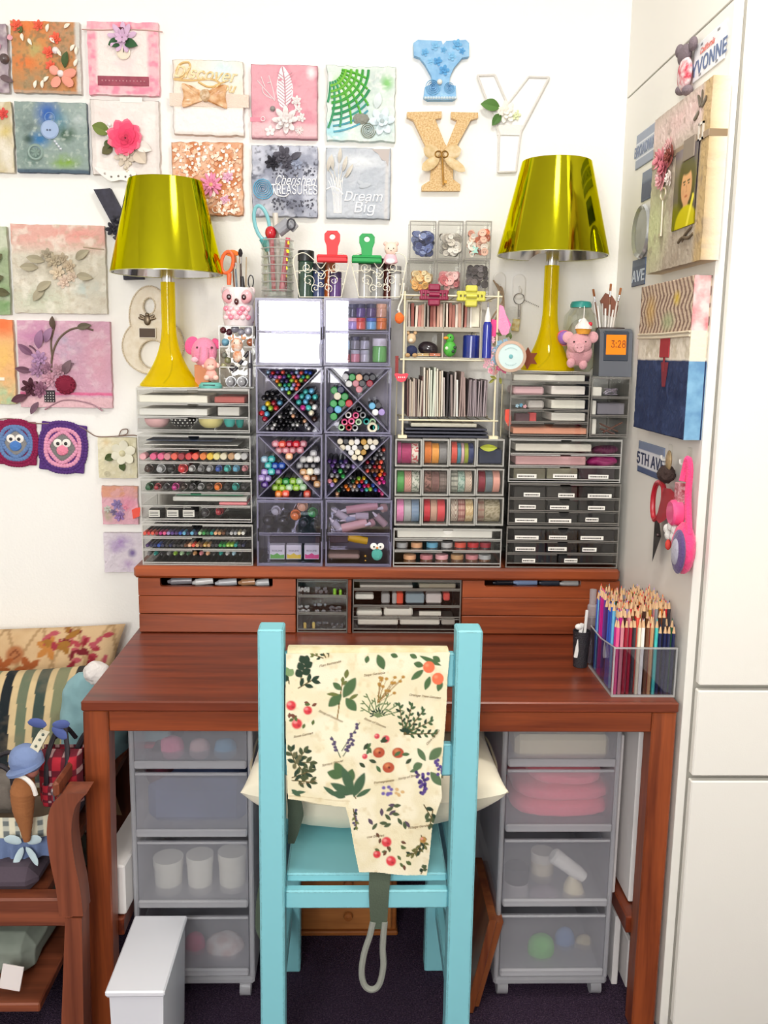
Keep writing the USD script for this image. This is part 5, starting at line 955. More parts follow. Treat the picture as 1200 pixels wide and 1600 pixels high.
# ---------------------------------------------------------------- art on the back wall
PX = pxm(YW)
class Art:
    def __init__(s, name, label, cat, u0, v0, u1, v1, base, depth=.016, relief=.0022, wob=.0012, step=1.6, seed=1, edge=None, group=None, drop=0):
        s.y = YW-depth; s.d = depth; c = at3((u0+u1)/2, (v0+v1)/2, s.y); s.c = c; s.u0, s.v0, s.u1, s.v1 = u0, v0, u1, v1
        um_, vm_ = (u0+u1)/2, (v0+v1)/2; s.w, s.h = at(u1, vm_, s.y)[0]-at(u0, vm_, s.y)[0]-.002, at(um_, v0, s.y)[1]-at(um_, v1, s.y)[1]-.003; s.t = thing(name, label, cat, (c[0], YW-.0005, c[2]), 0, 90)
        nu, nv = int((u1-u0)/step)+2, int((v1-v0)/step)+2; s.nu, s.nv = nu, nv
        U, V = np.meshgrid(np.linspace(u0, u1, nu), np.linspace(v1, v0, nv)); s.p = Print(U, V, base); s.U, s.V = U, V; s.relief, s.wob, s.seed = relief, wob, seed; s.edge = edge
        s.rel = np.zeros_like(U)
    def nz(s, sc, seed, lo=.42, hi=.6): return s.p.nz(sc/100, seed, lo, hi)
    def mix(s, h, m): s.p.mix(h, m); return s
    def spot(s, h, u, v, ru, rv=None, k=1, soft=.8, n=0):
        m = s.p.ell(u, v, ru, rv or ru, soft)*k
        if n: m = m*(.25+.75*s.nz(n, int(u) % 17+3, .35, .6))
        return s.mix(h, m)
    def L(s, u, v, dz=0):
        p = at3(u, v, s.y-dz); return np.array((p[0]-s.c[0], p[2]-s.c[2], s.d+dz))
    def done(s, r=.7, name='canvas', bump=.5):
        nu, nv = s.nu, s.nv; a = (s.U-(s.u0+s.u1)/2)/(s.u1-s.u0)*s.w; b = -(s.V-(s.v0+s.v1)/2)/(s.v1-s.v0)*s.h
        q = np.stack([a*60, b*60, np.full_like(a, s.seed*3.1)], -1); z = s.d+s.relief*(meshkit.fbm(q*1.7, 3, s.seed)-.5)*2+s.rel
        a = a+s.wob*(meshkit.fbm(q, 2, s.seed+5)-.5)*3; b = b+s.wob*(meshkit.fbm(q, 2, s.seed+9)-.5)*3
        v = np.stack([a, b, z], -1).reshape(-1, 3); f = grid_faces(nu, nv); idx = np.arange(nu*nv).reshape(nv, nu)
        rim = np.concatenate([idx[0], idx[1:, -1], idx[-1, -2::-1], idx[-2:0:-1, 0]]); w = v[rim].copy(); w[:, 2] = .0; k = len(rim); o = nu*nv
        i = np.arange(k); j = (i+1) % k
        side = np.vstack([np.stack([rim[j], rim[i], o+i], 1), np.stack([rim[j], o+i, o+j], 1)])
        col = s.p.c.reshape(-1, 3); ec = col[rim] if s.edge is None else np.tile(lin(s.edge), (k, 1))
        obj(name, trimesh.Trimesh(np.vstack([v, w]), np.vstack([f, side]), process=False), painted(r, bump, 160), s.t, False if s.edge else True, cols=np.vstack([col, ec])); return s
    def D(s, name, me, ma, u=None, v=None, dz=0, ang=0, sc=1, smooth=30, label=None, kind=None, rx=0):
        if u is not None: me = mv(me, s.L(u, v, dz), rx=rx, rz=ang)
        return obj(name, me, ma, s.t, smooth, label, kind=kind)
    def flower(s, u, v, rpx, h, n=5, layers=2, seed=1, name='flower', dz=0, centre=None):
        o = s.D(name, mv(flower(rpx*PX, n, layers, seed), rz=seed*23), P(h, .75), u, v, dz+.001)
        if centre: obj('flower_centre', ball(s.L(u, v, dz+rpx*PX*.25), rpx*PX*.2, 2), P(centre, .4), o)
        return o
    def leaf(s, u, v, lpx, wpx, ang, h, name='leaf', dz=.001): return s.D(name, leaf_mesh(lpx*PX, wpx*PX, ang), P(h, .7), u, v, dz)
    def bead(s, u, v, rpx, h, name='bead', r=.25, me=0): return s.D(name, ball((0, 0, 0), rpx*PX, 2), P(h, r, me=me, coat=.4), u, v, rpx*PX*.4)
    def rose(s, u, v, rpx, h, name='rolled_rose', turns=4): return s.D(name, rosette(rpx*PX, turns), P(h, .75), u, v, .0005)
    def stroke(s, name, pts, rpx, h, dz=.001, **k): return s.D(name, tube([s.L(u, v, dz) for u, v in smooth_pts(pts, 6)], rpx*PX, 5), P(h, .6, **k))
rg = random.Random(21)
# cut-off canvases at the left edge
A = Art('canvas_art', 'pinkish grey mixed media canvas with dark button, cut off by the frame', 'wall art', -92, 36, 13, 145, 'cdbfc0', edge='d9d4cc')
A.mix('a99aa2', A.nz(6, 1)); A.mix('8c7480', A.nz(12, 2, .55, .7)*.7).done(); A.bead(7, 92, 7, '5a4a48', 'button'); A.flower(-14, 80, 18, 'b98a9a', 6); A.leaf(0, 120, 22, 9, -20, '6e5a5e')
A = Art('canvas_art', 'cream canvas with red flower, cut off by the frame under the grey one', 'wall art', -88, 158, 21, 270, 'ddd2bc', edge='e0dacb')
A.mix('c9bb95', A.nz(7, 3)); A.spot('d9c26a', 8, 205, 16, 14, .6); A.spot('e9e3d6', 10, 240, 20, 30, .8).done(); A.flower(5, 178, 9, 'e2574f', 6, 3)
A = Art('canvas_art', 'pale green canvas with dark leaves, cut off by the frame beside the pink sky canvas', 'wall art', -125, 352, 14, 492, 'c6cbb4', edge='cfcdbd')
A.mix('9fae8a', A.nz(5, 4)); A.spot('6f9a5e', 5, 470, 30, 34, .8, n=9).done()
for u, v, a_ in ((-4, 412, 40), (-6, 440, 20), (2, 455, -10)): A.leaf(u-8, v, 22, 13, a_, '5c5a3c')
A = Art('canvas_art', 'orange and green canvas, cut off by the frame beside the dark bouquet', 'wall art', -115, 498, 23, 632, 'e8b27c', edge='d9cdb8')
A.spot('ef7b48', 8, 506, 40, 26, 1); A.spot('ecc06a', 5, 560, 30, 40, .8, n=8); A.spot('a9c49a', 8, 625, 40, 40, 1, n=8).done(); A.D('paper_strip', bx(-.03, .012, -.004, .004, 0, .002), P('f2e9d8', .8), 0, 592)
# orange floral canvas
A = Art('canvas_art', 'orange and olive canvas with coral flowers, ribbon bow and white leaf sprigs', 'wall art', 18, 33, 126, 147, 'c98a56', seed=2, edge='dcd9d2')
A.spot('e8844a', 50, 40, 60, 20, .9); A.spot('d98f52', 70, 70, 30, 40, .7); A.spot('b5b072', 52, 80, 26, 24, .95, n=8); A.spot('e27c42', 40, 98, 28, 16, .9); A.spot('8f8a6c', 55, 130, 46, 24, .9, n=9); A.spot('9d9a86', 100, 60, 30, 40, .7, n=9); A.mix('7f7a5a', A.nz(16, 3, .58, .7)*.6)
A.mix('d5dad6', A.p.band(117, 130, 4, 'u')*.8); A.mix('b7a798', A.p.band(142, 150, 2)*.6).done()
for i, (u, v, r) in enumerate(((26, 40, 9), (60, 40, 8), (87, 60, 9), (76, 82, 9), (79, 103, 8))): A.flower(u, v, r, 'ee6a4e', 6, 3, i)
for u, v, l, a_ in ((95, 118, 22, 10), (95, 118, 22, -40), (94, 118, 18, -120), (94, 116, 14, 150)): A.D('ribbon_bow', petal(l*PX, 13*PX, .003, 12, a_), P('ec9a86', .5), u, v, .002)
for u, v in ((95, 115), (87, 79)): A.bead(u, v, 5, 'efe6e4', 'pearl')
for i, (u, v, a_) in enumerate(((34, 52, -80), (44, 60, -60), (73, 50, 70), (78, 58, -50), (100, 44, 30), (110, 80, 50), (96, 88, 120), (119, 86, 80), (116, 104, 60), (54, 138, 70), (66, 138, 80), (68, 128, 40))): A.leaf(u, v, 11, 5, a_, 'f3ecda', 'white_leaf', .003)
A.leaf(101, 106, 22, 10, 75, '44592e'); A.leaf(30, 52, 10, 8, 60, '5e6a38'); A.leaf(20, 58, 8, 8, 200, 'e6a6b0', 'pink_petal')
# pink canvas with clock button
A = Art('canvas_art', 'pink framed canvas with violet flower, green leaves, clock button and brown label', 'wall art', 137, 34, 249, 150, 'efe2dc', seed=3, edge='f0c9cf')
m = np.maximum(np.maximum(A.p.band(30, 48, 4), A.p.band(130, 152, 5)), np.maximum(A.p.band(130, 154, 6, 'u'), A.p.band(229, 252, 5, 'u')))
A.mix('ef8fa5', m*(.55+.45*A.nz(10, 2))); A.mix('f4c2c8', A.p.band(30, 150, 6)*A.nz(3, 5, .5, .7)*.4).done()
A.D('brown_label', bx(-36.5*PX, 36.5*PX, -6.5*PX, 6.5*PX, 0, .002, .0005), P('a04a5a', .7, var='8a3a4c', vs=60), 193, 127)
A.D('label_dots', [ball((k*5*PX, 0, .002), 1.2*PX, 1) for k in range(-6, 7)], P('c98a92', .7), 193, 127, kind='stuff')
A.stroke('bead_string', [(128, 46), (160, 47), (190, 46), (225, 47), (254, 50)], .9, 'c9a49a')
A.leaf(191, 66, 20, 13, 195, '2f5a34'); A.leaf(193, 66, 22, 13, -15, '2f5a34'); A.flower(192, 60, 22, 'd9b6d2', 9, 2, 4, 'violet_flower'); A.flower(192, 46, 7, '5e2c3a', 6, 3, 2, 'dark_rose')
A.D('clock_button', mv(lathe([(0, 0), (10*PX, 0), (10*PX, .003), (8.6*PX, .004), (8.4*PX, .003), (0, .003)], 28), (0, 0, 0)), P('e9dcc6', .3, coat=.4), 193, 82, .002)
A.D('clock_hand', bx(-.6*PX, .6*PX, 0, 6*PX, 0, .0006), P('4a3a34', .5), 193, 82, .0055)
# blue green canvas
A = Art('canvas_art', 'deep blue and green abstract canvas with a pale round button', 'wall art', 24, 159, 137, 271, '8fa09a', seed=4, edge='3f5070')
A.spot('b7c2c0', 120, 180, 30, 30, .9, n=8); A.spot('5a6a68', 45, 200, 30, 40, .7, n=10); A.spot('2f5fae', 76, 178, 26, 30, .95); A.spot('2a6fa8', 62, 218, 22, 18, .9); A.spot('3f7f96', 95, 190, 20, 26, .6); A.spot('234a2c', 104, 208, 20, 18, .95, n=7); A.spot('2b4438', 44, 218, 12, 10, .8); A.spot('7fa33a', 100, 252, 34, 16, .95, n=7); A.spot('4f6e64', 45, 250, 30, 26, .8, n=8); A.mix('c9d2c8', A.nz(18, 4, .6, .75)*.5)
A.mix('2e4460', A.p.band(264, 275, 3)*.8); A.done()
A.D('button', lathe([(0, 0), (13*PX, 0), (13*PX, .002), (11*PX, .004), (0, .003)], 28), P('9db2d4', .4), 78, 203, .001); A.D('button_hole', [ball((s_*2*PX, 0, 0), 1.3*PX, 1) for s_ in (-1, 1)], P('56627a', .5), 76, 203, .005)
for u, v in ((86, 221), (89, 225), (92, 229), (95, 233)): A.bead(u, v, 2.2, 'dfe6ee', 'rhinestone', .1, .5)
A.D('doily_ring', mv(tube([(10*PX*math.cos(a), 10*PX*math.sin(a), .001) for a in np.linspace(0, 6.283, 24)[:-1]], 2*PX, 5, True)), P('8fa49c', .6), 56, 238); A.flower(56, 238, 7, '7f968c', 7, 1, 3); A.D('wire_ring', tube([(7*PX*math.cos(a), 7*PX*math.sin(a), .001) for a in np.linspace(0, 6.283, 24)[:-1]], .7*PX, 5, True), P('6f93c4', .5), 78, 184)
# white canvas with pink rose
A = Art('canvas_art', 'white canvas with large hot pink rose and lace hanging below', 'wall art', 142, 156, 250, 275, 'efe6e1', seed=5)
A.spot('edd0cb', 165, 180, 24, 22, .7); A.mix('e2d8d2', A.nz(6, 3)*.5); A.mix('d8cfc9', np.maximum(A.p.band(140, 150, 2, 'u'), A.p.band(243, 253, 2, 'u'))*.6).done()
for k, r in enumerate((27, 25, 22, 18, 14, 10, 6)): A.D('rose', mv(flower(r*PX, 9-k, 1, k, .12, 1.9), rz=k*31), P(('f2748c', 'f0587c', 'ee4a70', 'ea4069', 'e53763', 'da3059', 'c4244a')[k], .7), 196, 216, .002+.0026*k)
A.leaf(172, 208, 26, 18, 160, '6f7f38'); A.leaf(176, 230, 18, 13, 215, '5e5a38'); A.leaf(172, 218, 16, 10, 250, '4d5a30')
for u, v in ((168, 200), (166, 206), (170, 212), (171, 195)): A.bead(u, v, 3, 'f4f0ea', 'pearl')
A.leaf(212, 226, 26, 16, -20, 'e9e2da', 'silk_petal'); A.leaf(212, 236, 24, 20, -50, 'd8c9b6', 'silk_petal'); A.flower(196, 244, 17, 'd6c8b6', 7, 2, 8, 'lace_flower')
for u, v in ((203, 256), (196, 262), (199, 268)): A.bead(u, v, 3, 'd9cdb8', 'pearl')
lace = Polygon([A.L(u, v)[:2] for u, v in smooth_pts([(150, 262), (175, 268), (205, 268), (214, 272), (205, 284), (190, 282), (175, 284), (163, 277), (155, 270)], 5, True)])
A.D('lace', mv(ext(lace.difference(unary_union([Point(A.L(u, v)[:2]).buffer(1.6*PX) for u, v in ((165, 272), (175, 277), (186, 276), (197, 277), (205, 275))])), .0015), (0, 0, .0205)), P('f0ebe5', .9)); A.D('lace', bx(-16*PX, 16*PX, -4*PX, 3*PX, 0, .0015), P('f0ebe5', .9), 205, 156)
# cream bow canvas
A = Art('canvas_art', 'cream ruffled canvas with caramel satin bow and gold script', 'wall art', 270, 94, 381, 213, 'f0e4d6', seed=6, wob=.0025)
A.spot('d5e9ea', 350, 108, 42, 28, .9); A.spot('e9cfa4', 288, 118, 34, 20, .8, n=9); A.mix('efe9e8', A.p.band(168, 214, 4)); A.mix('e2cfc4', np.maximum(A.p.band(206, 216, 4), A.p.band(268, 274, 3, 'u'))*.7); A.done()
A.D('lace_band', bx(-57*PX, 57*PX, -9*PX, 9*PX, 0, .0012, .0004), P('ead6c6', .9, bump=.8, bs=400), 327, 157); GLD = P('d9b878', .45, var='efdfb6', vs=120, bump=.6, bs=300)
for s_, (u, v), h in (('Discover', (322, 116), 15), ('you', (352, 137), 12)): A.D('gold_script', text(s_, h*PX, slant=.35, depth=.003, bold=True, sx=1.02), GLD, u, v, .0005, ang=-4)
A.stroke('script_flourish', [(275, 112), (282, 100), (295, 98), (296, 108), (284, 122), (272, 124), (300, 126), (330, 124), (344, 132), (326, 136), (310, 128)], 1.6, 'dcb87a'); A.stroke('script_flourish', [(340, 134), (330, 144), (336, 134), (352, 128)], 1.2, 'dcb87a')
BW_ = P('c48a52', .3, var='e8bf94', vs=55, coat=.2)
for s_ in (-1, 1):
    q = np.array([(0, -4), (10, -9), (26, -15), (33, -15), (31, 0), (33, 15), (24, 15), (10, 9), (0, 4)])*PX*(s_*.97, 1); me = ext(Polygon(smooth_pts(q, 4, True)), .006); me = me.subdivide().subdivide(); me.vertices[:, 2] *= 1+.45*np.sin(me.vertices[:, 0]/PX*.45)*np.cos(me.vertices[:, 1]/PX*.22); A.D('bow_loop', me, BW_, 320, 151, .001)
A.D('bow_knot', mv(lump(ball((0, 0, 0), (8*PX, 9*PX, .006), 3), .003, 200, 2), (0, 0, .005)), P('d9c0a0', .35, var='b08452', vs=90), 321, 150)
# pink feather canvas
A = Art('canvas_art', 'pink canvas with white feather and white rose cluster', 'wall art', 392, 101, 497, 218, 'e0a3ae', seed=7)
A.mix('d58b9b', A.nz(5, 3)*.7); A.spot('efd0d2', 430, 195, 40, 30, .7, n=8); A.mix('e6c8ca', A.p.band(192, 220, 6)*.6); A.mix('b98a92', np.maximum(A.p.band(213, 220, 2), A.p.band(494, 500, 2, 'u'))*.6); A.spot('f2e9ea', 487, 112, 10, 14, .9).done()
fe = [(440, 104), (449, 112), (456, 128), (458, 146), (453, 160), (446, 168), (438, 166), (433, 150), (433, 128)]
A.D('feather', mv(ext(Polygon([A.L(u, v)[:2] for u, v in smooth_pts(fe, 4, True)]), .0012), (0, 0, A.d)), P('f1eaec', .8)); A.stroke('feather_quill', [(441, 104), (445, 130), (446, 170), (448, 186)], .8, 'c98f9b', .0022)
A.D('feather_barb', [tube([A.L(445, v, .0018), A.L(445+s_*11, v-9, .0018)], .5*PX, 4) for v in range(122, 168, 5) for s_ in (-1, 1)], P('d9a8b2', .8), kind='stuff')
for pts in ([(402, 126), (416, 142), (430, 158)], [(420, 118), (426, 138), (430, 156)], [(410, 134), (412, 146), (424, 154)], [(418, 130), (424, 128)], [(408, 120), (414, 136)]): A.stroke('twig', pts, .8, 'e9d3d6')
for i, (u, v, r, n_, l_) in enumerate(((446, 188, 20, 8, 3), (463, 158, 8, 6, 3), (471, 184, 7, 6, 2), (466, 170, 6, 5, 2), (422, 205, 8, 5, 1), (468, 204, 7, 24, 1))): A.flower(u, v, r, 'efe6e4', n_, l_, i, 'white_rose')
A.bead(426, 170, 4, '8f8a86', 'button'); A.D('pink_tag', bx(-9*PX, 9*PX, -3*PX, 3*PX, 0, .0012), P('e78a9c', .7), 401, 187); A.D('wire_ring', tube([(3*PX*math.cos(a), 3*PX*math.sin(a), .001) for a in np.linspace(0, 6.283, 14)[:-1]], .6*PX, 5, True), P('f0e6e6', .5), 411, 186)
# green mesh canvas
A = Art('canvas_art', 'green and blue canvas with a green lattice and pale blue flower', 'wall art', 510, 103, 618, 222, 'd8e4dc', seed=8, wob=.0025)
A.spot('a9d67a', 545, 140, 40, 36, .9, n=8); A.spot('a5d8e2', 520, 205, 34, 26, .9, n=8); A.spot('b7c6c4', 590, 130, 34, 30, .8, n=8); A.spot('7ec46a', 605, 128, 13, 16, .9); A.spot('c2d8de', 590, 200, 40, 30, .7); A.spot('88b4cc', 560, 170, 24, 24, .5); A.mix('f2f4ee', A.nz(12, 5, .55, .7)*.6).done()
for k in range(9):
    r = 26+k*9; pts = [(514+r*math.cos(a), 108+r*math.sin(a)) for a in np.linspace(.02, 1.5, 14)]
    pts = [p for p in pts if 511 < p[0] < 578 and p[1] < 206 and p[0]+p[1]*.55 < 676]
    if len(pts) > 2: A.stroke('lattice_arc', pts, 2.1 if k < 6 else 1.5, ('7cc03c', '6fb83a', '58ad36', '3c9f3a', '2f9648', '2a8f5a', '3a9a86', '4a9aa8', '5aa6bc')[k])
for k in range(8):
    a = .06+k*.2; r0, r1 = (20, 100); pts = [(514+r*math.cos(a+.0045*(r-20)), 108+r*math.sin(a+.0045*(r-20))) for r in range(r0, r1, 8)]
    pts = [p for p in pts if 511 < p[0] < 578 and p[1] < 206 and p[0]+p[1]*.55 < 676]
    if len(pts) > 2: A.stroke('lattice_bar', pts, 1.8, '5ab13a' if k < 5 else '3f9a6a')
A.flower(597, 190, 20, 'dcebf0', 6, 2, 3, 'blue_flower', centre='a8b6b8'); A.leaf(588, 170, 22, 12, 80, 'dfeaea'); A.D('wire_coil', rosette(11*PX, 4, .3), P('8a8f7a', .4, me=.4), 575, 204); A.D('cork_piece', mv(lump(ball((0, 0, 0), (12*PX, 8*PX, .006), 3), .004, 200, 3)), P('8f9086', .9), 564, 186)
# orange mosaic canvas
A = Art('canvas_art', 'orange chipped mosaic canvas with pink flower above the left lamp', 'wall art', 269, 222, 380, 337, 'd9a27e', seed=9, wob=.002)
A.mix('c77f52', A.nz(9, 3)); A.spot('b5653a', 355, 320, 30, 20, .7, n=9); A.mix('e9c4a8', A.nz(7, 6, .5, .62)*.7).done()
for c_, k in (('f0d8c4', 0), ('e6b592', 1), ('f7ece0', 2), ('dd9a6c', 3)):
    o = []
    for i in range(95):
        u, v = rg.uniform(272, 377), rg.uniform(225, 334)
        if (u-318)**2+(v-288)**2 < 300: continue
        o.append(mv(bx(-rg.uniform(1.2, 3.2)*PX, rg.uniform(1.2, 3.2)*PX, -rg.uniform(1, 2.6)*PX, rg.uniform(1, 2.6)*PX, 0, rg.uniform(.0014, .0038)), A.L(u, v, .0003), rz=rg.uniform(0, 90)))
    A.D('mosaic_chip', o, P(c_, .35), smooth=False, kind='stuff')
A.flower(330, 289, 18, 'ee92b4', 12, 2, 4, 'pink_flower', centre='d9b27a')
for u, v, r in ((356, 276, 9), (352, 312, 8)): A.flower(u, v, r, 'e9b4cc', 6, 3, int(u), 'small_flower')
A.D('wire_ring', tube([(5*PX*math.cos(a), 5*PX*math.sin(a), .001) for a in np.linspace(0, 6.283, 18)[:-1]], 1*PX, 5, True), P('ecd8c4', .5), 337, 327)
# cherished treasures
A = Art('canvas_art', 'slate grey canvas reading Cherished Treasures with dark flowers and a blue rolled rose', 'wall art', 393, 227, 497, 340, '9da1b2', seed=10)
A.mix('c6c9d6', A.nz(6, 3)); A.spot('6e7080', 440, 270, 46, 34, .8, n=10); A.spot('c9cbd8', 405, 240, 22, 22, .8); A.spot('5f606e', 450, 320, 40, 26, .8, n=9); A.mix('3c3e4c', A.nz(16, 5, .58, .68)*.7); A.spot('dfe0e6', 425, 325, 22, 22, .6, n=7).done()
A.rose(411, 295, 15, '56a4c8', 'blue_rolled_rose', 5); A.flower(426, 254, 12, '26242e', 7, 3, 1, 'black_rose'); A.flower(442, 244, 15, '56545f', 6, 3, 2, 'grey_rose'); A.flower(464, 256, 9, '9aa2b8', 6, 2, 3, 'grey_flower'); A.flower(448, 258, 9, '4a4854', 6, 2, 4, 'grey_rose'); A.leaf(453, 250, 20, 9, 30, '55535e')
A.D('bead_gravel', [ball(A.L(rg.uniform(425, 492), 318+rg.gauss(0, 5), .001), rg.uniform(.8, 1.8)*PX, 1) for i in range(60)]+[ball(A.L(rg.uniform(425, 492), 268+rg.gauss(0, 6), .001), rg.uniform(.8, 1.6)*PX, 1) for i in range(60)], P('5a5b68', .4), kind='stuff')
WL = P('f6f5f6', .6); A.D('lettering', text('TREASURES', 13.5*PX, depth=.002, sx=.64), WL, 460, 296, .0025); A.D('lettering', text('Cherished', 13*PX, slant=.3, depth=.002, sx=.7), WL, 463, 282, .0025)
A.stroke('flourish', [(428, 294), (432, 304), (445, 307), (452, 302)], 1, 'f6f5f6', .002)
# dream big
A = Art('canvas_art', 'silver grey canvas reading Dream Big with white reeds and a bird', 'wall art', 509, 231, 611, 343, 'c5cad2', seed=11, wob=.001)
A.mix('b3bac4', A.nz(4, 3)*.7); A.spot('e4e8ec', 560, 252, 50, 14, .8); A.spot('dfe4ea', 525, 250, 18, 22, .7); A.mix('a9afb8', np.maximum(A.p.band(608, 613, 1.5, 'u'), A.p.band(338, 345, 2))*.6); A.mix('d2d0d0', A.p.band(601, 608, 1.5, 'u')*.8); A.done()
A.D('lettering', text('Dream', 13.5*PX, slant=.25, depth=.002, sx=1.0), WL, 568, 307, .0015); A.D('lettering', text('Big', 15*PX, slant=.2, depth=.002, sx=1.05), WL, 570, 324, .0015)
for k in range(8): A.stroke('reed', [(522+k*1.6, 333), (521+k*1.7+(k-4)*.3, 300), (518+k*2+(k-4)*1.2, 282-(k % 3)*5)], .8, 'f3f3f4')
for u, v, a_ in ((512, 262, 80), (520, 260, 95), (530, 250, 85), (536, 262, 75), (540, 272, 60)): A.stroke('reed', [(528, 300), ((u+528)/2, (v+300)/2-4), (u, v)], .7, 'dcd9d2'); A.leaf(u, v+6, 22, 6, a_, 'd5cfc4', 'reed_plume')
A.stroke('white_ribbon', [(510, 296), (520, 292), (530, 297), (536, 304)], 1.2, 'f4f4f5'); A.D('bird', [mv(ball((0, 0, 0), (9*PX, 4*PX, .002), 2), rz=12), mv(petal(12*PX, 6*PX, .001, 0, 150))], P('bcc2ca', .6), 570, 290, .001)
A.D('torn_corner', mv(ext(Polygon([A.L(u, v)[:2] for u, v in ((580, 233), (590, 240), (597, 250), (603, 252), (606, 260), (609, 233))]), .0012), (0, 0, A.d)), P('c2b8b4', .9))
# big pink sky canvas and dark bouquet
A = Art('canvas_art', 'large canvas fading from pink to pale green with a tan flower cluster', 'wall art', 19, 351, 166, 491, 'd2cbba', seed=12, edge='d8d2c6')
A.mix('dfa79c', A.p.band(330, 400, 25)*.9); A.spot('e0998f', 115, 365, 50, 14, .8, n=8); A.spot('b7c8c4', 140, 450, 36, 20, .8, n=7); A.spot('a9a08a', 90, 415, 60, 26, .7, n=8); A.spot('c3ccb2', 60, 470, 60, 30, .6); A.mix('e8e2d4', A.nz(8, 3, .55, .7)*.6); A.mix('b9a890', A.nz(16, 7, .6, .7)*.4).done()
for i, (u, v, r, h) in enumerate(((90, 426, 12, 'd9c8ae'), (100, 440, 11, 'dcc6b4'), (84, 408, 12, 'b8aa90'), (108, 416, 11, 'c4b298'), (98, 405, 10, 'b5a68e'), (112, 432, 9, 'd2beaa'), (74, 398, 10, 'a99e88'))): A.flower(u, v, r, h, 6, 3, i)
for u, v, a_ in ((70, 408, 170), (80, 440, 215), (120, 430, -10), (118, 405, 30), (70, 450, 230), (60, 418, 180)): A.leaf(u, v, 26, 12, a_, 'a89f86')
A.D('twig', tube([A.L(130, 386), A.L(148, 388), A.L(163, 390)], 1.2*PX, 5), P('b3a08a', .8))
A = Art('canvas_art', 'pink and lilac canvas with a purple flower bouquet and dark red pompom', 'wall art', 29, 501, 174, 638, 'cfa0b4', seed=13, edge='d8a9b4')
A.spot('a9a6b8', 105, 540, 30, 40, .9, n=7); A.spot('c07ba6', 55, 520, 34, 24, .8, n=7); A.spot('dca6b6', 155, 560, 26, 60, .8); A.mix('dfc2cc', A.nz(8, 2, .52, .68)*.6); A.mix('d9618e', A.p.band(613, 619, 1.5)*.9); A.mix('dfb6bc', A.p.band(620, 640, 3)*.9).done()
A.stroke('stem', [(80, 590), (82, 555), (92, 530), (110, 515), (130, 512), (146, 516)], 1.6, '6a5a4a'); A.stroke('stem', [(72, 600), (66, 570), (56, 548), (46, 540)], 1.4, '6a4a58'); A.stroke('stem', [(82, 560), (80, 535), (85, 512)], 1.4, '6a5a4a'); A.stroke('stem', [(70, 640), (100, 625), (140, 630), (160, 642)], 1.2, 'a8808c')
for u, v, l, w_, a_, h in ((84, 515, 20, 9, 90, '5c4a3c'), (120, 512, 24, 10, 10, '6a6250'), (100, 585, 26, 12, 60, '7a6068'), (96, 575, 22, 9, 20, '80626e'), (52, 555, 26, 11, 140, '7d5470'), (60, 545, 30, 13, 75, '9a6f92'), (70, 535, 26, 12, 60, 'a07a9a'), (50, 580, 24, 10, 170, '6a4658'), (44, 618, 26, 12, 200, '5a3040'), (60, 628, 22, 9, 240, '6e5060')): A.leaf(u, v, l, w_, a_, h)
for i, (u, v, r, h) in enumerate(((62, 560, 13, 'b08ab0'), (58, 578, 12, 'a47c9c'), (78, 592, 13, 'c795a6'), (62, 608, 14, '8d5c74'), (48, 605, 15, '4a1c2c'), (92, 578, 11, 'b58a98'), (74, 575, 10, '9a6f86'))): A.flower(u, v, r, h, 7, 3, i, 'fabric_flower')
A.D('pompom', [ball((0, 0, .006), (15*PX, 14*PX, .012), 3)]+[ball((15*PX*math.cos(a)*k, 14*PX*math.sin(a)*k, .016-.008*k), 3*PX, 1) for a in np.linspace(0, 6.28, 16) for k in (.55, .85)], P('7c1432', .9), 104, 601)
A.D('dotted_ribbon', bx(-8*PX, 8*PX, -10*PX, 8*PX, 0, .004, .001), P('2a2228', .7), 78, 618); A.D('ribbon_dot', [ball(((i-1.5)*4*PX, (j-2)*4*PX, .004), .9*PX, 1) for i in range(4) for j in range(4)], P('e9e2e0', .7), 78, 618, kind='stuff')
# three small squares
A = Art('canvas_art', 'small cream canvas with a white magnolia beside the drawer stack', 'wall art', 153, 683, 214, 748, 'dcd4b2', .015, seed=14, edge='c9c0a6')
A.spot('d9bc8a', 165, 692, 14, 12, .6); A.mix('ece6d0', A.nz(9, 2)*.6).done()
for k, (a_, l) in enumerate(((20, 20), (80, 19), (140, 17), (200, 16), (260, 16), (320, 19))): A.D('magnolia_petal', petal(l*PX, 14*PX, .0015, 14, a_), P('f0ecd6', .75), 192, 708, .003)
A.D('magnolia_centre', ball((0, 0, .006), 5*PX, 2), P('e6dfb8', .8), 192, 708); A.leaf(179, 711, 16, 12, 205, '47592a'); A.leaf(190, 722, 14, 10, 285, '47592a'); A.rose(168, 740, 5, 'c9c2a2', 'rolled_rose', 3)
A = Art('canvas_art', 'small pink and orange canvas with purple flowers beside the drawer stack', 'wall art', 159, 759, 216, 820, 'e2aebb', .015, seed=15, edge='d8c0ba')
A.mix('dfa086', A.p.band(755, 779, 4)*(.5+.5*A.nz(14, 3))); A.spot('a9a888', 168, 805, 14, 16, .9, n=9); A.spot('e488a6', 200, 785, 18, 16, .6).done()
for i, (u, v, r, h) in enumerate(((183, 788, 9, '9a86b8'), (187, 806, 9, 'a07fb6'), (190, 796, 6, 'c4a4c6'), (178, 800, 6, '8a7a9c'))): A.flower(u, v, r, h, 6, 3, i)
A.flower(186, 806, 5, '4a2f5a', 5, 1, 2); A.flower(196, 793, 6, 'ee9ab0', 5, 2, 6); A.flower(168, 795, 6, 'c7c9be', 6, 2, 7)
A = Art('canvas_art', 'small lilac canvas with purple stamped flower, lowest beside the drawer stack', 'wall art', 162, 832, 224, 895, 'ddd3dc', .015, seed=16, edge='cfc6cc')
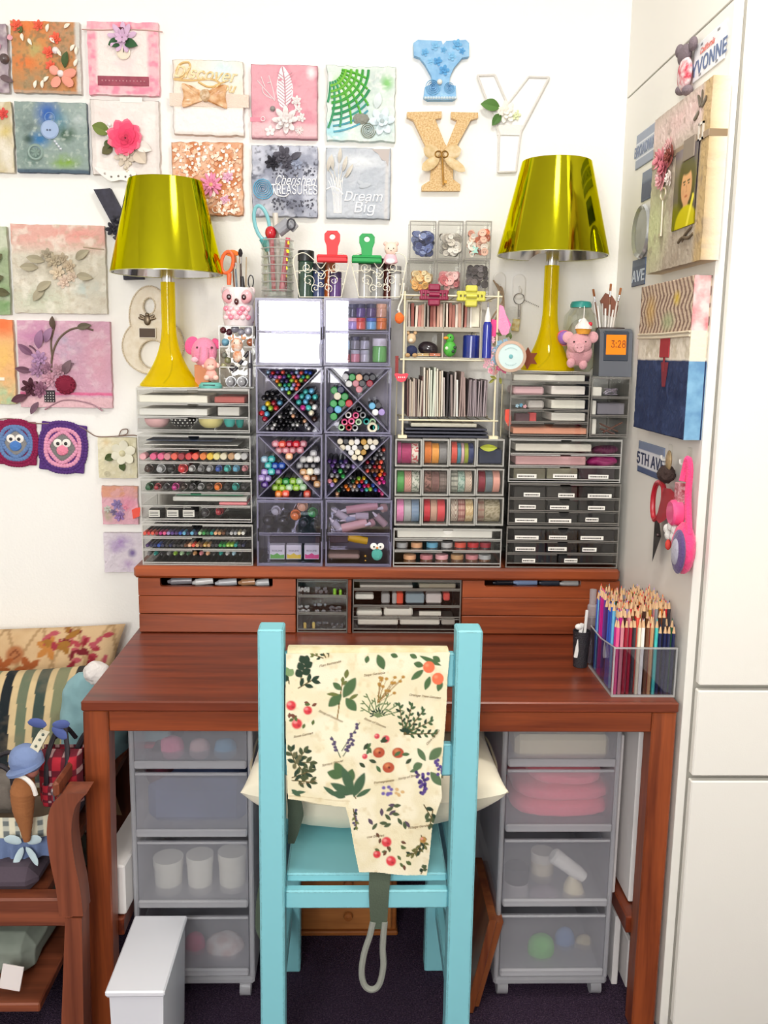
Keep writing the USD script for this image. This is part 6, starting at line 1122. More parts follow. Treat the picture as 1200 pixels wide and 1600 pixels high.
A.spot('a98cc0', 190, 848, 24, 16, .95, n=10); A.spot('b096c2', 182, 858, 16, 10, .8, n=10); A.spot('6a5296', 207, 864, 9, 9, .9); A.spot('b596c2', 200, 884, 18, 12, .9, n=9).done()
# crochet owl bunting
cord = thing('bunting_cord', 'thin brown cord with a bow holding the crochet owl squares', 'cord', at3(100, 660, YW-.008))
c0 = at3(100, 660, YW-.008); rl = lambda u, v, d=.008: at3(u, v, YW-d)-c0
obj('cord', tube(smooth_pts([rl(-20, 658), rl(14, 654), rl(40, 659), rl(62, 662), rl(95, 661), (rl(125, 667)), rl(140, 676), rl(152, 682), rl(176, 682), rl(206, 680), rl(214, 681)], 6), .0016, 6), P('8a7468', .9), cord)
obj('bow', [tube(smooth_pts([rl(186, 680, .012), rl(190, 672, .014), rl(199, 671, .014), rl(198, 678, .012), rl(186, 681, .012), rl(176, 682, .012)], 5), .0014, 5)], P('8a7468', .9), cord)
def owl_square(u, v, hw, hh, colors, label, rz):
    t = thing('crochet_owl', label, 'crochet square', at3(u, v, YW-.004), 0, 90); a_, b_ = hw*PX, hh*PX
    def ring(fr, h, z, name, n=44, rs=3.1, sup=.28, th=.004):
        o = []
        for i in range(n):
            an = 2*math.pi*i/n; c, s = math.cos(an), math.sin(an); q = (abs(c)**(2/ sup*.35)+abs(s)**(2/sup*.35))**(-sup/.7)
            o.append(ball((a_*fr*c*q, b_*fr*s*q, z), (rs*PX, rs*PX, th), 1))
        me = T(o); me = mv(me, rz=rz); return obj(name, me, P(h, .95, bump=.8, bs=300), t, kind='stuff')
    base = bx(-a_*.93, a_*.93, -b_*.93, b_*.93, 0, .005, .003); obj('backing', mv(base, rz=rz), P(colors[0], .95, bump=.8, bs=300), t)
    ring(.95, colors[0], .003, 'border_stitches', 52, 3.4); ring(.82, colors[0], .004, 'border_stitches', 44, 3.4); ring(.70, colors[1], .005, 'petal_stitches', 36, 3.8); ring(.60, colors[1], .006, 'petal_stitches', 30, 3.4, .5)
    obj('centre', mv(lump(ball((0, 0, .005), (a_*.52, b_*.52, .004), 3), .002, 220, 1)), P(colors[2], .95, bump=1, bs=300), t)
    for s_ in (-1, 1):
        e = obj('eye', mv(lathe([(0, .003), (4.8*PX, .0028), (6.6*PX, .001), (6.6*PX, 0), (0, 0)][::-1], 20), (s_*6.6*PX, 7*PX, .0085)), P('efeae2', .9), t); obj('pupil', ball((s_*6.0*PX, 6.4*PX, .012), (2.6*PX, 2.6*PX, .0015), 2), P('1d1719', .4), e)
    obj('beak', mv(lump(ball((0, 0, 0), (9*PX, 8*PX, .004), 3), .002, 250, 3), (0, -4*PX, .009)), P(colors[3], .95, bump=.8, bs=300), t)
owl_square(26, 692, 33, 36, ('8a1848', '6684b4', '8c8a88', '4f7fc4'), 'grey crochet owl with blue beak on a dark red and blue square', -2)
owl_square(99, 699, 37, 40, ('56327a', 'e39bb8', '7e7a7a', 'ec8aa4'), 'grey crochet owl with pink beak on a purple and pink square', -6)
# ---- letters
def letter(name, label, pts, depth, ma, holes=(), closed_smooth=False, cat='letter'):
    y0 = YW-depth; p = Polygon(pxpoly(pts, y0), [pxpoly(h, y0) for h in holes]); c = at3(np.mean([q[0] for q in pts]), np.mean([q[1] for q in pts]), y0)
    t = thing(name, label, cat, c); me = prism(p, y0, YW-.0005); me.apply_translation(-c); obj('body', me, ma, t); 
    return t, c, y0
def rel_flower(t, c, y0, u, v, r, h, n=5, layers=2, seed=1, name='flower'): 
    me = mv(flower(r*PX, n, layers, seed), rx=90); obj(name, mv(me, at3(u, v, y0)-c), P(h, .75), t)
t, c, y0 = letter('letter_y', 'light blue letter Y covered in small blue flowers', [(646, 67), (653, 62), (690, 64), (692, 70), (697, 64), (728, 62), (733, 67), (733, 88), (722, 90), (709, 106), (703, 120), (702, 132), (712, 134), (713, 153), (708, 156), (668, 156), (662, 152), (664, 136), (676, 130), (674, 118), (664, 100), (656, 90), (647, 87)], .018, P('9cc6e6', .9, var='83b4dc', vs=40, bump=.5, bs=200))
for i, (u, v, r) in enumerate(((664, 82, 6), (680, 72, 7), (684, 96, 7), (714, 70, 8), (706, 88, 7), (694, 110, 8), (693, 78, 5), (673, 96, 5), (722, 80, 5))): rel_flower(t, c, y0, u, v, r, ('6fb0dc', '86bfe4', '5aa0d4')[i % 3], 5, 2, i)
obj('rolled_rose', mv(mv(rosette(11*PX, 4), rx=90), at3(676, 136, y0)-c), P('6fb0d8', .8), t); obj('rolled_rose', mv(mv(rosette(8*PX, 4), rx=90), at3(702, 137, y0)-c), P('6fb0d8', .8), t); obj('pearl', ball(at3(687, 128, y0-.004)-c, 4*PX, 2), P('e9e4dc', .2, coat=.5), t)
obj('lace_trim', [ball(at3(665+i*4.2, 153, y0)-c, 2.4*PX, 1) for i in range(12)], P('c6d8e2', .9), t, kind='stuff')
GLT = P('e6c99a', .35, var='c9a067', vs=260, bump=1, bs=500, me=.35)
t, c, y0 = letter('letter_y', 'gold glitter letter Y with organza bow and a gold key', [(636, 175), (690, 174), (690, 184), (680, 186), (695, 224), (698, 228), (714, 188), (705, 184), (705, 175), (747, 176), (747, 184), (736, 187), (715, 226), (708, 250), (708, 280), (719, 288), (719, 298), (659, 298), (659, 290), (672, 282), (674, 256), (664, 226), (646, 188), (636, 183)], .018, GLT)
OG = P('dcc49a', .4, sheen=.3, var='cdb07c', vs=90)
for a_, l, w_ in ((15, 26, 20), (165, 26, 20), (-35, 38, 14), (-142, 34, 16)): obj('organza_bow', mv(mv(petal(l*PX, w_*PX, .003, 14, a_), rx=90), at3(690, 243, y0-.002)-c), OG, t)
key = [tube([at3(690+x_+5*math.cos(a), 241+5*math.sin(a), y0-.010)-c for a in np.linspace(0, 6.283, 16)[:-1]], 1.1*PX, 6, True) for x_ in (-5, 5)]
obj('key', key+[tube([at3(691, 245, y0-.010)-c, at3(693, 289, y0-.008)-c], 1.4*PX, 8), bx(*((at3(693, 284, y0-.009)-c)[[0, 0]]+(0, 5*PX)), *((at3(693, 284, y0-.009)-c)[[1, 1]]+(-.001, .001)), *((at3(693, 284, y0-.009)-c)[[2, 2]]+(-2*PX, 2*PX)))], P('b98d4a', .3, me=.9), t)
WLT = P('f4f2ee', .6)
wy = [(746, 118), (773, 117), (793, 163), (826, 120), (858, 121), (814, 205), (806, 268), (778, 269), (780, 208)]
t, c, y0 = letter('letter_y', 'white open-frame letter Y with a cream rose and green leaf', wy, .006, WLT)
edge_ = [at3(u, v, y0-.003)-c for u, v in wy]; obj('beaded_frame', [tube([edge_[i], edge_[(i+1) % len(edge_)]], 1.7*PX, 6) for i in range(len(wy))], P('e2ded8', .6, bump=.8, bs=500), t)
obj('leaf', mv(mv(leaf_mesh(30*PX, 17*PX, 175), rx=90), at3(781, 168, y0-.004)-c), P('56813a', .6), t); obj('leaf', mv(mv(leaf_mesh(22*PX, 12*PX, 235), rx=90), at3(782, 178, y0-.004)-c), P('4a7433', .6), t)
rel_flower(t, c, y0-.003, 790, 176, 17, 'f4efe4', 7, 3, 3, 'rose'); rel_flower(t, c, y0-.003, 806, 180, 8, 'dfe6b8', 6, 2, 5, 'small_flower'); obj('lace_band', bx(*((at3(795, 203, y0)-c)[[0, 0]]+(-17*PX, 19*PX)), *((at3(795, 203, y0)-c)[[1, 1]]+(-.004, 0)), *((at3(795, 203, y0)-c)[[2, 2]]+(-8*PX, 7*PX)), .001), P('f0ede6', .9, bump=.8, bs=400), t)
t, c, y0 = letter('letter_y', 'black letter Y with black beaded flowers behind the left lamp', [(146, 296), (172, 294), (196, 340), (226, 296), (250, 296), (214, 360), (212, 425), (224, 428), (224, 436), (193, 437), (192, 428), (190, 378)], .018, P('2c2a36', .7, var='3a3848', vs=60))
for i, (u, v, r) in enumerate(((182, 345, 9), (176, 358, 11), (186, 372, 9), (190, 352, 8))): rel_flower(t, c, y0, u, v, r, '2a2934', 6, 2, i, 'black_flower')
for u, v in ((185, 344), (183, 352), (181, 372), (188, 360)): obj('bead', ball(at3(u, v, y0-.006)-c, 3*PX, 2), P('34333f', .15, coat=.6), t)
e8 = lambda cx, cy, rx, ry, n=40: [(cx+rx*math.cos(a), cy+ry*math.sin(a)) for a in np.linspace(0, 6.283, n)[:-1]]
y0 = YW-.016; outer = unary_union([Polygon(pxpoly(e8(233, 493, 31, 46), y0)), Polygon(pxpoly(e8(239, 540, 48, 45), y0))]); inner = unary_union([Polygon(pxpoly(e8(233, 478, 9.5, 13), y0)), Polygon(pxpoly(e8(238, 553, 21, 22), y0))])
c = at3(238, 520, y0); t = thing('figure_eight', 'cream figure 8 with pearl edging and an owl brooch behind the left lamp', 'letter', c); me = prism(outer.difference(inner), y0, YW-.0005); me.apply_translation(-c); obj('body', me, P('ece3d2', .9, var='e2d6c0', vs=50, bump=.6, bs=160), t)
sh = outer.difference(inner); edges = []
for ring in [sh.exterior]+list(sh.interiors):
    n_ = int(ring.length/.0042); edges += [ball(np.array((*[ring.interpolate(i/n_, normalized=True).x], y0-.001, ring.interpolate(i/n_, normalized=True).y))-c, .0023, 1) for i in range(n_)]
obj('pearl_edging', edges, P('d9ccb4', .5), t, kind='stuff')
o = at3(230, 500, y0-.004)-c; obj('owl_brooch', [ball(o, (5.5*PX, .004, 8*PX), 2), ball(o+(0, 0, 8*PX), (3*PX, .003, 3*PX), 1)]+[mv(petal(12*PX, 5*PX, .002, 0, a_), rx=90).apply_translation(o) for a_ in (15, 165, 35, 145)], P('6e604e', .35, me=.7), t)
obj('wooden_tile', bx(o[0]-13*PX, o[0]+13*PX, .0-.004+o[1], o[1]+.004, o[2]-27*PX, o[2]-11*PX, .001), P('e9e2d2', .6), t); obj('tile_face', bx(o[0]-11.5*PX, o[0]+11.5*PX, o[1]-.005, o[1]-.004, o[2]-25.5*PX, o[2]-12.5*PX), P('55463a', .7), t)
# ---------------------------------------------------------------- the two lamps
GOLDF = look('gold_foil_shade', {'p': ('principled_bsdf', {'base_color': (.43, .40, .008), 'metallic': 1.0, 'roughness': .085, 'specular_tint': (1, .95, .3)})}, [])
CHROME = P('d9d9dc', .12, me=1)
YLW = look('yellow_clear_plastic', {'t': ('transparent_bsdf', {'color': lin('fff878')}), 'p': ('principled_bsdf', {'base_color': lin('ffe800'), 'roughness': .06, 'coat_weight': .8}), 'l': ('translucent_bsdf', {'color': lin('fff440')}), 'y': ('mix_closure', {'fac': .5}), 'x': ('mix_closure', {'fac': .36})}, [('p.BSDF', 'y.closure1'), ('l.BSDF', 'y.closure2'), ('t.BSDF', 'x.closure1'), ('y.closure', 'x.closure2')], surface='x.closure')
def lamp(label, uc, yl, shade, stem, base, zb, seed):
    "shade: (v top, r top px, v bottom, r bottom px); stem: (v, r px); base: r px"
    k = pxm(yl); Z = lambda v: at(uc, v, yl)[1]-zb; x = at(uc, 520, yl)[0]
    t = thing('table_lamp', label, 'lamp', (x, yl, zb))
    vt, rt, vb, rb = shade; z1, z0 = Z(vt), Z(vb); r1, r0 = rt*k, rb*k; dx = at(uc, 350, yl)[0]-x
    n = 160; sh = lathe([(r0, z0), (r0+.0008, z0+.001), (r1+.0008, z1-.001), (r1, z1)], n)
    an = np.arctan2(sh.vertices[:, 1], sh.vertices[:, 0]); q = meshkit.fbm(np.stack([np.cos(an)*3.2, np.sin(an)*3.2, np.full_like(an, seed*5.)], -1), 3, seed)
    sh.vertices[:, :2] *= (1+.012*(q-.5))[:, None]; s_ = obj('shade', sh, GOLDF, t, smooth=40)
    li = lathe([(r1-.0014, z1), (r0-.0014, z0)], n); obj('lining', li, CHROME, s_, smooth=40)
    obj('shade_rim', lathe([(r0-.0016, z0), (r0+.0012, z0-.0006), (r0+.0012, z0+.0012), (r0-.0016, z0+.0012), (r0-.0016, z0)], 80), P('c9c690', .2, me=.9), s_)
    zs_, rs = Z(stem[0]), stem[1]*k; rb_ = base*k
    obj('collar', lathe([(0, zs_), (rs*.85, zs_), (rs*.85, zs_+.035), (0, zs_+.035)], 24), P('d4d4d6', .15, me=1), t); obj('socket', lathe([(0, zs_+.035), (rs*1.1, zs_+.035), (rs*1.1, zs_+.085), (0, zs_+.085)], 24), P('e9e7e0', .4), t)
    obj('spider', [bx(-r1*.98, r1*.98, -.002, .002, z1-.02, z1-.017), bx(-.002, .002, -r1*.98, r1*.98, z1-.02, z1-.017), cyl((0, 0, zs_+.085), (0, 0, z1-.017), .004)], CHROME, t)
    hz = np.linspace(0, 1, 26); pr_ = rs+(rb_-rs)*np.clip((.62-hz)/.62, 0, 1)**2.3
    prof = [(r, .006+h*(zs_-.006)) for r, h in zip(pr_, hz)]
    obj('base', lathe([(rb_, 0.0008), (rb_*1.03, .003)]+prof+[(pr_[-1]-.003, zs_)]+[(max(r-.003, .002), z) for r, z in prof[::-1]]+[(rb_-.006, .0008), (rb_, .0008)], 40), YLW, t)
    obj('cable', tube(smooth_pts([(0, 0, zs_), (0, 0, zs_*.45), (.006, 0, zs_*.25), (.0, .005, .03), (-.02, .02, .006)], 6), .0022, 6), P('8a7a20', .5), t)
    return t
zL = at(300, 607, YF)[1]+.0006; zR = at(860, 581, YF)[1]+.0006
lamp('gold foil table lamp with yellow trumpet base on the leftmost drawer stack', 264, .533, (283, 53, 428, 83), (441, 10.5), 44, zL+.0012, 3)
lamp('gold foil table lamp with yellow trumpet base on the right drawer units beside the wardrobe', 858, .54, (253, 51, 400, 83), (415, 11), 40, zR+.0012, 8)
def doily(u, v, y, z, r, label):
    x = at(u, v, y)[0]; n = 90; a = np.linspace(0, 6.283, n)[:-1]; pl = Polygon([((r+.004*abs(math.sin(9*b)))*math.cos(b), (r+.004*abs(math.sin(9*b)))*math.sin(b)) for b in a])
    holes = unary_union([Point(r*.93*math.cos(b), r*.93*math.sin(b)).buffer(.0018, 6) for b in np.linspace(0, 6.283, 28)[:-1]]); me = ext(pl.difference(holes), .0009); return single('doily', mv(me, (x, y, z)), P('e9e6e2', .9), label, 'doily')
doily(268, 600, .535, zL, .078, 'white lace doily under the lamp on the leftmost stack'); doily(858, 578, .542, zR, .080, 'cream lace doily under the lamp by the wardrobe')
# ---- left cluster
FUR = lambda h: P(h, .95, bump=1, bs=260, sheen=.3)
bxz = at3(310, 598, .51); k = pxm(.51)
single('orange_box', bx(at(304, 590, .52)[0], at(326, 590, .52)[0], .52, .56, zL, at(310, 570, .52)[1], .001), P('dd9268', .7), 'small orange box under the pink crochet elephant', 'box')
eo = at3(318, 572, .525); t = thing('crochet_elephant', 'pink crochet elephant head with darker pink ears beside the left lamp', 'toy', eo)
E_ = lambda u, v, dy=0: at3(u, v, .525+dy)-eo
obj('head', ball(E_(319, 550), (20*k, .026, 22*k), 3), FUR('ee8fae'), t)
obj('ear', mv(ball((0, 0, 0), (11*k, .006, 14*k), 3), E_(300, 540, -.004), ry=15), FUR('ef5f92'), t); obj('ear', mv(ball((0, 0, 0), (6*k, .006, 9*k), 2), E_(338, 537, .006), ry=-30), FUR('ef5f92'), t)
obj('trunk', tube(smooth_pts([E_(319, 545, -.024), E_(319, 556, -.032), E_(318, 563, -.034), E_(318, 566, -.030)], 5), np.linspace(.011, .009, 16), 12), FUR('ee8fae'), t)
for u in (308, 331): obj('eye', ball(E_(u, 543, -.022), .0028, 2), P('4a1626', .15, coat=.5), t)
for u in (305, 330): obj('tusk', ball(E_(u, 562, -.016), (.010, .007, .007), 2), FUR('f6c3d2'), t)
po = at3(329, 604, .49); po[2] = zL; t = thing('monkey_figure', 'small pink monkey figurine sitting on a teal base by the left lamp', 'figurine', po); E_ = lambda u, v, dy=0: at3(u, v, .49+dy)-po
obj('base', mv(lathe([(0, 0), (.027, 0), (.028, .006), (.022, .013), (0, .014)], 28), (0, 0, 0)), P('6fbfb4', .5), t); obj('slot', bx(-.014, .014, -.0275, -.02, .0065, .0088), P('2a3a3a', .6), t)
PK = P('f4b0a4', .5); obj('head', ball(E_(329, 570), (10*k, .0145, 10*k), 3), PK, t); obj('body', ball(E_(330, 586), (9*k, .012, 9*k), 2), PK, t); obj('face', ball(E_(329, 573, -.008), (6.5*k, .007, 5.5*k), 2), P('f9d2c0', .5), t)
for u in (318.5, 340): obj('ear', ball(E_(u, 571), (3.2*k, .003, 3.6*k), 2), P('f6c9bc', .5), t)
for u in (323, 337): obj('foot', ball(E_(u, 590, -.012), (4.5*k, .006, 4.2*k), 2), P('f9c8b8', .5), t)
for u in (326, 332.5): obj('eye', ball(E_(u, 570, -.0145), .0011, 1), P('2a2020', .3), t)
bz0 = zL; bx0, bx1 = at(342, 560, .50)[0], at(396, 560, .50)[0]; bz1 = at(370, 509, .50)[1]; w = (bx1-bx0)/2; h = bz1-bz0
t = thing('display_box', 'clear acrylic compartment box holding trinkets left of the towers', 'organiser', ((bx0+bx1)/2, .50, bz0)); 
obj('case', [bx(-w, -w+.002, 0, .1, 0, h), bx(w-.002, w, 0, .1, 0, h), bx(-w, w, 0, .1, h-.002, h), bx(-w, w, 0, .1, 0, .002), bx(-w, w, .098, .1, 0, h)], CLR, t, smooth=False)
obj('rim', [prism(sbox(-w, 0, w, h).difference(unary_union([sbox(-w+.003, .003+i*(h-.003)/3, w-.003, (i+1)*(h-.003)/3) for i in range(3)])), -.001, .002)], EDG, t, smooth=False)
Bx = lambda u, v, dy=.02: at3(u, v, .50+dy)
for i, (u, v, r, c) in enumerate(((349, 516, 5, '5a2028'), (358, 519, 5, '4a1c2a'), (367, 514, 6, '8d8a96'), (377, 519, 5.5, '9a98a4'), (388, 517, 6.5, 'b0aeba'), (352, 535, 6, '6aa0b8'), (391, 535, 6, 'b5653f'), (350, 555, 5, '7a7c70'), (356, 563, 5, '8a8a62'), (349, 572, 5, 'a9a67a'), (363, 575, 5, '3a3038'))): single('trinket', mv(lump(ball((0, 0, 0), r*k, 2), .004, 90, i), Bx(u, v)), P(c, .25, coat=.4), f'rounded trinket stone in the clear trinket box, {ORD[i]} from the top', 'bead')
single('lilac_stone', mv(lump(ball((0, 0, 0), (15*k, .016, 8*k), 3), .01, 60, 3), at3(366, 501, .535)), P('b8a6a4', .3, coat=.3), 'greyish crystal cluster on top of the clear trinket box', 'stone'); single('red_stone', mv(lump(ball((0, 0, 0), (11*k, .014, 8*k), 3), .008, 80, 4), at3(386, 502, .532)), P('a23046', .25, coat=.4), 'ruby red stone on top of the clear trinket box', 'stone')
go = Bx(372, 560, -.012); t = thing('crochet_giraffe', 'tiny crochet giraffe with tan patches hanging on the clear trinket box', 'toy', go); E_ = lambda u, v, dy=0: Bx(u, v, -.012+dy)-go
obj('head', ball(E_(370, 539), (9*k, .011, 11*k), 3), P('efe3d6', .9, var='d58a5c', vs=70, bump=.8, bs=300), t); obj('body', ball(E_(371, 556), (7*k, .008, 10*k), 2), P('d58a5c', .9, var='efe0cf', vs=90, bump=.8, bs=300), t)
for u, a_ in ((357, 160), (384, 20)): obj('ear', mv(mv(petal(.011, .007, .002, 0, a_), rx=90), E_(370+(u-370)*.5, 530)), FUR('e0a47a'), t)
for u in (366, 376): obj('eye', ball(E_(u, 536, -.0105), .0014, 1), P('2a1a18', .3), t)
for u in (364, 378): obj('horn', cyl(tuple(E_(u, 529)), tuple(E_(u, 523)), .0016), FUR('c98a5c'), t)
p, q_ = at3(363, 583, .486), at3(389, 550, .492); t = thing('dotting_pen', 'black and silver pen leaning aslant across the clear trinket box', 'pen', p); d_ = q_-p
obj('barrel', cyl(tuple(d_*.18), tuple(d_), .0042, .0045), P('26242a', .3), t); obj('tip', cyl((0, 0, 0), tuple(d_*.18), .0008, .004), P('8a8a8e', .3, me=.8), t)
for a_ in (.3, .62): obj('band', cyl(tuple(d_*a_), tuple(d_*(a_+.12)), .0048), P('e3e1d6', .3), t)
t = thing('silver_clipper', 'silver metal tool standing at the right edge of the clear trinket box', 'tool', at3(391, 604, .488)); obj('handle', [cyl((0, 0, 0), (0, 0, .05), .005, .006), cyl((0, 0, .05), (0, 0, .085), .006, .0035)], P('a9a9ae', .25, me=.9), t); obj('button', ball((0, -.006, .05), (.004, .002, .007), 2), P('3a3a40', .4), t)
for i, u in enumerate((359, 377)): lay_bottle('grey', u, 597, .486, f'grey bottle cap facing out at the foot of the clear trinket box, {("left", "right")[i]} of two', 9, L=.04)
# owl pot
oo = at3(373, 505, .535); oo[2] = bz1+.0005; k2 = pxm(.535); t = thing('owl_pot', 'pink and white ceramic owl pot holding brushes and scissors', 'pot', oo); Ho = at(373, 450, .535)[1]-oo[2]; R_ = 24*k2
obj('body', lathe([(0, 0), (R_*.88, 0), (R_*1.0, Ho*.2), (R_*.98, Ho*.42), (R_*.88, Ho*.55), (R_*1.02, Ho*.72), (R_*1.02, Ho*.9), (R_*.94, Ho), (R_*.86, Ho), (R_*.9, Ho*.6), (0, Ho*.55)], 40), P('f0e2e2', .2, coat=.5), t)
for s in (-1, 1):
    obj('eye_patch', ball((s*R_*.5, -R_*.72, Ho*.76), (R_*.44, R_*.3, Ho*.19), 3), P('f2b2b8', .25, coat=.4), t); e = obj('eye', ball((s*R_*.46, -R_*1.0, Ho*.74), (R_*.15, .002, Ho*.075), 2), P('3a1216', .1, coat=.6), t)
    obj('ear', mv(ball((0, 0, 0), (R_*.22, R_*.2, Ho*.12), 2), (s*R_*.85, -R_*.1, Ho*.92)), P('f4dcde', .25), t)
obj('beak', ball((0, -R_*1.02, Ho*.62), (R_*.14, .003, Ho*.085), 2), P('4a1414', .15, coat=.5), t)
for j in range(3):
    for i in range(5-j % 2): a = (i-2+.5*(j % 2))*.36; obj('feather', ball((R_*1.0*math.sin(a), -R_*1.0*math.cos(a), Ho*(.44-.11*j)), (R_*.19, .003, Ho*.075), 2), P(('e8849a', 'f3b6bf', 'f6d0d2')[(i+j) % 3], .25, coat=.4), t)
def stick(name, label, cat, a, b, r, h, tip=None, y=.535, y2=None):
    p, q = at3(*a, y), at3(*b, y2 or y); t = thing(name, label, cat, p); d = q-p; L = np.linalg.norm(d); u = d/L
    obj('handle', cyl((0, 0, 0), tuple(d), r, r*.8), P(h, .4), t)
    if tip == 'brush': obj('ferrule', cyl(tuple(d), tuple(d+u*.016), r*1.05), P('c9c9ce', .2, me=.9), t); obj('bristles', along(lathe([(0, 0), (r*1.0, 0), (r*1.9, .008), (r*1.3, .016), (0, .020)], 12), d+u*.016, d+u*.02), P('2a2226', .9), t)
    if tip == 'flat': obj('ferrule', cyl(tuple(d), tuple(d+u*.014), r*1.05), P('c9c9ce', .2, me=.9), t); obj('bristles', along(bx(-r*1.5, r*1.5, -r*.6, r*.6, 0, .018, .001), d+u*.014, d+u*.02), P('a4673e', .9), t)
    if tip == 'fan':
        fa = Polygon([(0, 0)]+[(.021*math.sin(b_), .017*math.cos(b_)) for b_ in np.linspace(-1.2, 1.2, 14)]); obj('fan_bristles', mv(ext(fa, .003), tuple(d), rx=90), P('ee7a22', .7), t)
    return t
def ring_loop(c, ru, rv, th, y, n=28, ang=0):
    a = np.linspace(0, 6.283, n)[:-1]; ca, sa = math.cos(ang), math.sin(ang)
    return tube([at3(c[0]+ru*math.cos(b)*ca-rv*math.sin(b)*sa, c[1]+ru*math.cos(b)*sa+rv*math.sin(b)*ca, y) for b in a], th, 8, True)
so = at3(358, 445, .53); t = thing('scissors', 'orange handled scissors standing in the owl pot', 'scissors', so)
lo = ring_loop((355, 410), 9, 17, .0042, .53, ang=.15); lo.apply_translation(-so); obj('handle', [lo, cyl(tuple(at3(358, 427, .53)-so), (0, 0, 0), .006, .005)], P('ef6a3a', .4), t)
stick('fan_brush', 'orange fan brush standing in the owl pot', 'brush', (366, 450), (363, 402), .002, '9a5a30', 'fan', .55)
stick('round_brush', 'dark round brush with silver ferrule in the owl pot', 'brush', (377, 452), (376, 412), .003, '4a3a34', 'brush'); stick('flat_brush', 'brown tipped brush between scissors and dark brush in the owl pot', 'brush', (370, 452), (368, 420), .0026, '6a7a86', 'flat')
stick('thin_brush', 'thin pale stick leaning right in the owl pot', 'brush', (384, 452), (385, 402), .002, 'b9a58a'); stick('black_pen', 'black pen in the owl pot beside the silver ferrule brush', 'pen', (380, 452), (378, 432), .005, '26242a', y=.528)
lo = ring_loop((392, 440), 4, 10, .0014, .535); single('wire_tool', lo, P('4a4a50', .3, me=.7), 'thin grey wire handle at the right of the owl pot', 'tool')
# ---- on the towers
zT = at(450, 466, YF)[1]+.0006
cu_, k3 = 434, pxm(.53); co = at3(434, 463, .53); co[2] = zT; t = thing('faceted_cup', 'clear faceted acrylic cup full of tools on the left tower', 'cup', co); Hc = at(434, 377, .53)[1]-zT; r = 24*k3
prf = []
for i in range(7): z = Hc*i/7; prf += [(r, z+.002), (r*1.03, z+Hc/14), (r, z+Hc/7-.002), (r*.96, z+Hc/7)]
obj('cup', lathe([(0, 0), (r, 0)]+prf+[(r*.9, Hc), (r*.9, .006), (0, .006)], 20), pane('cup_acrylic', 'f1f3f1', .12, .6), t, smooth=False)
obj('ridge', [mv(lathe([(r*.96, 0), (r*1.05, .0015), (r*.96, .003), (r*.96, 0)], 20), (0, 0, Hc*i/7)) for i in range(1, 8)], EDG, t, smooth=False, kind='stuff')
so = at3(420, 420, .53); t = thing('scissors', 'teal scissors with large oval handle standing in the faceted cup', 'scissors', so); lo = ring_loop((409, 348), 11, 27, .0045, .53, ang=-.22); lo.apply_translation(-so)
obj('handle', lo, P('7fc0c8', .4), t); obj('grip', [cyl(tuple(at3(412, 372, .525)-so), tuple(at3(420, 392, .53)-so), .012, .008)], P('57bcc4', .4), t); obj('blade', cyl(tuple(at3(420, 392, .53)-so), tuple(at3(428, 455, .53)-so), .006, .003), P('9a9da2', .3, me=.8), t)
t = thing('craft_tool', 'red ball-topped tool in the faceted cup', 'tool', at3(428, 455, .525)); d0 = at3(428, 455, .525); obj('handle', cyl((0, 0, 0), tuple(at3(424, 372, .522)-d0), .005, .006), P('c8203a', .3), t); obj('ball', ball(at3(423, 364, .52)-d0, (8.5*k3, 8.5*k3, 10*k3), 3), P('c4202e', .2, coat=.5), t)
stick('paper_stick', 'beige flat stick standing in the faceted cup', 'stick', (436, 455), (430, 333), .0085, 'd8cfc4', y=.545)
t = thing('grey_punch', 'grey punch tool with curved head lying across the faceted cup', 'tool', at3(438, 365, .52)); d0 = at3(438, 365, .52); R3 = lambda u, v: tuple(at3(u, v, .52)-d0)
obj('head', [cyl(R3(434, 362), R3(452, 348), .015), cyl(R3(452, 348), R3(462, 358), .013, .010)], P('9a9ba2', .4), t); obj('ring', mv(ring_loop((455, 350), 6, 8, .002, .503), tuple(-d0)), P('3a3a42', .4), t)
stick('pink_grip_tool', 'tool with hot pink grip leaning right in the faceted cup', 'tool', (440, 455), (450, 372), .007, 'df2f5e', y=.52); stick('red_pencil', 'red pencil inside the faceted cup', 'pencil', (446, 455), (446, 385), .0035, 'c8283a', y=.545); stick('green_pen', 'pale green pen inside the faceted cup', 'pen', (424, 456), (420, 385), .0045, '7fae96', y=.54)
WIRE = P('ece6d2', .4)
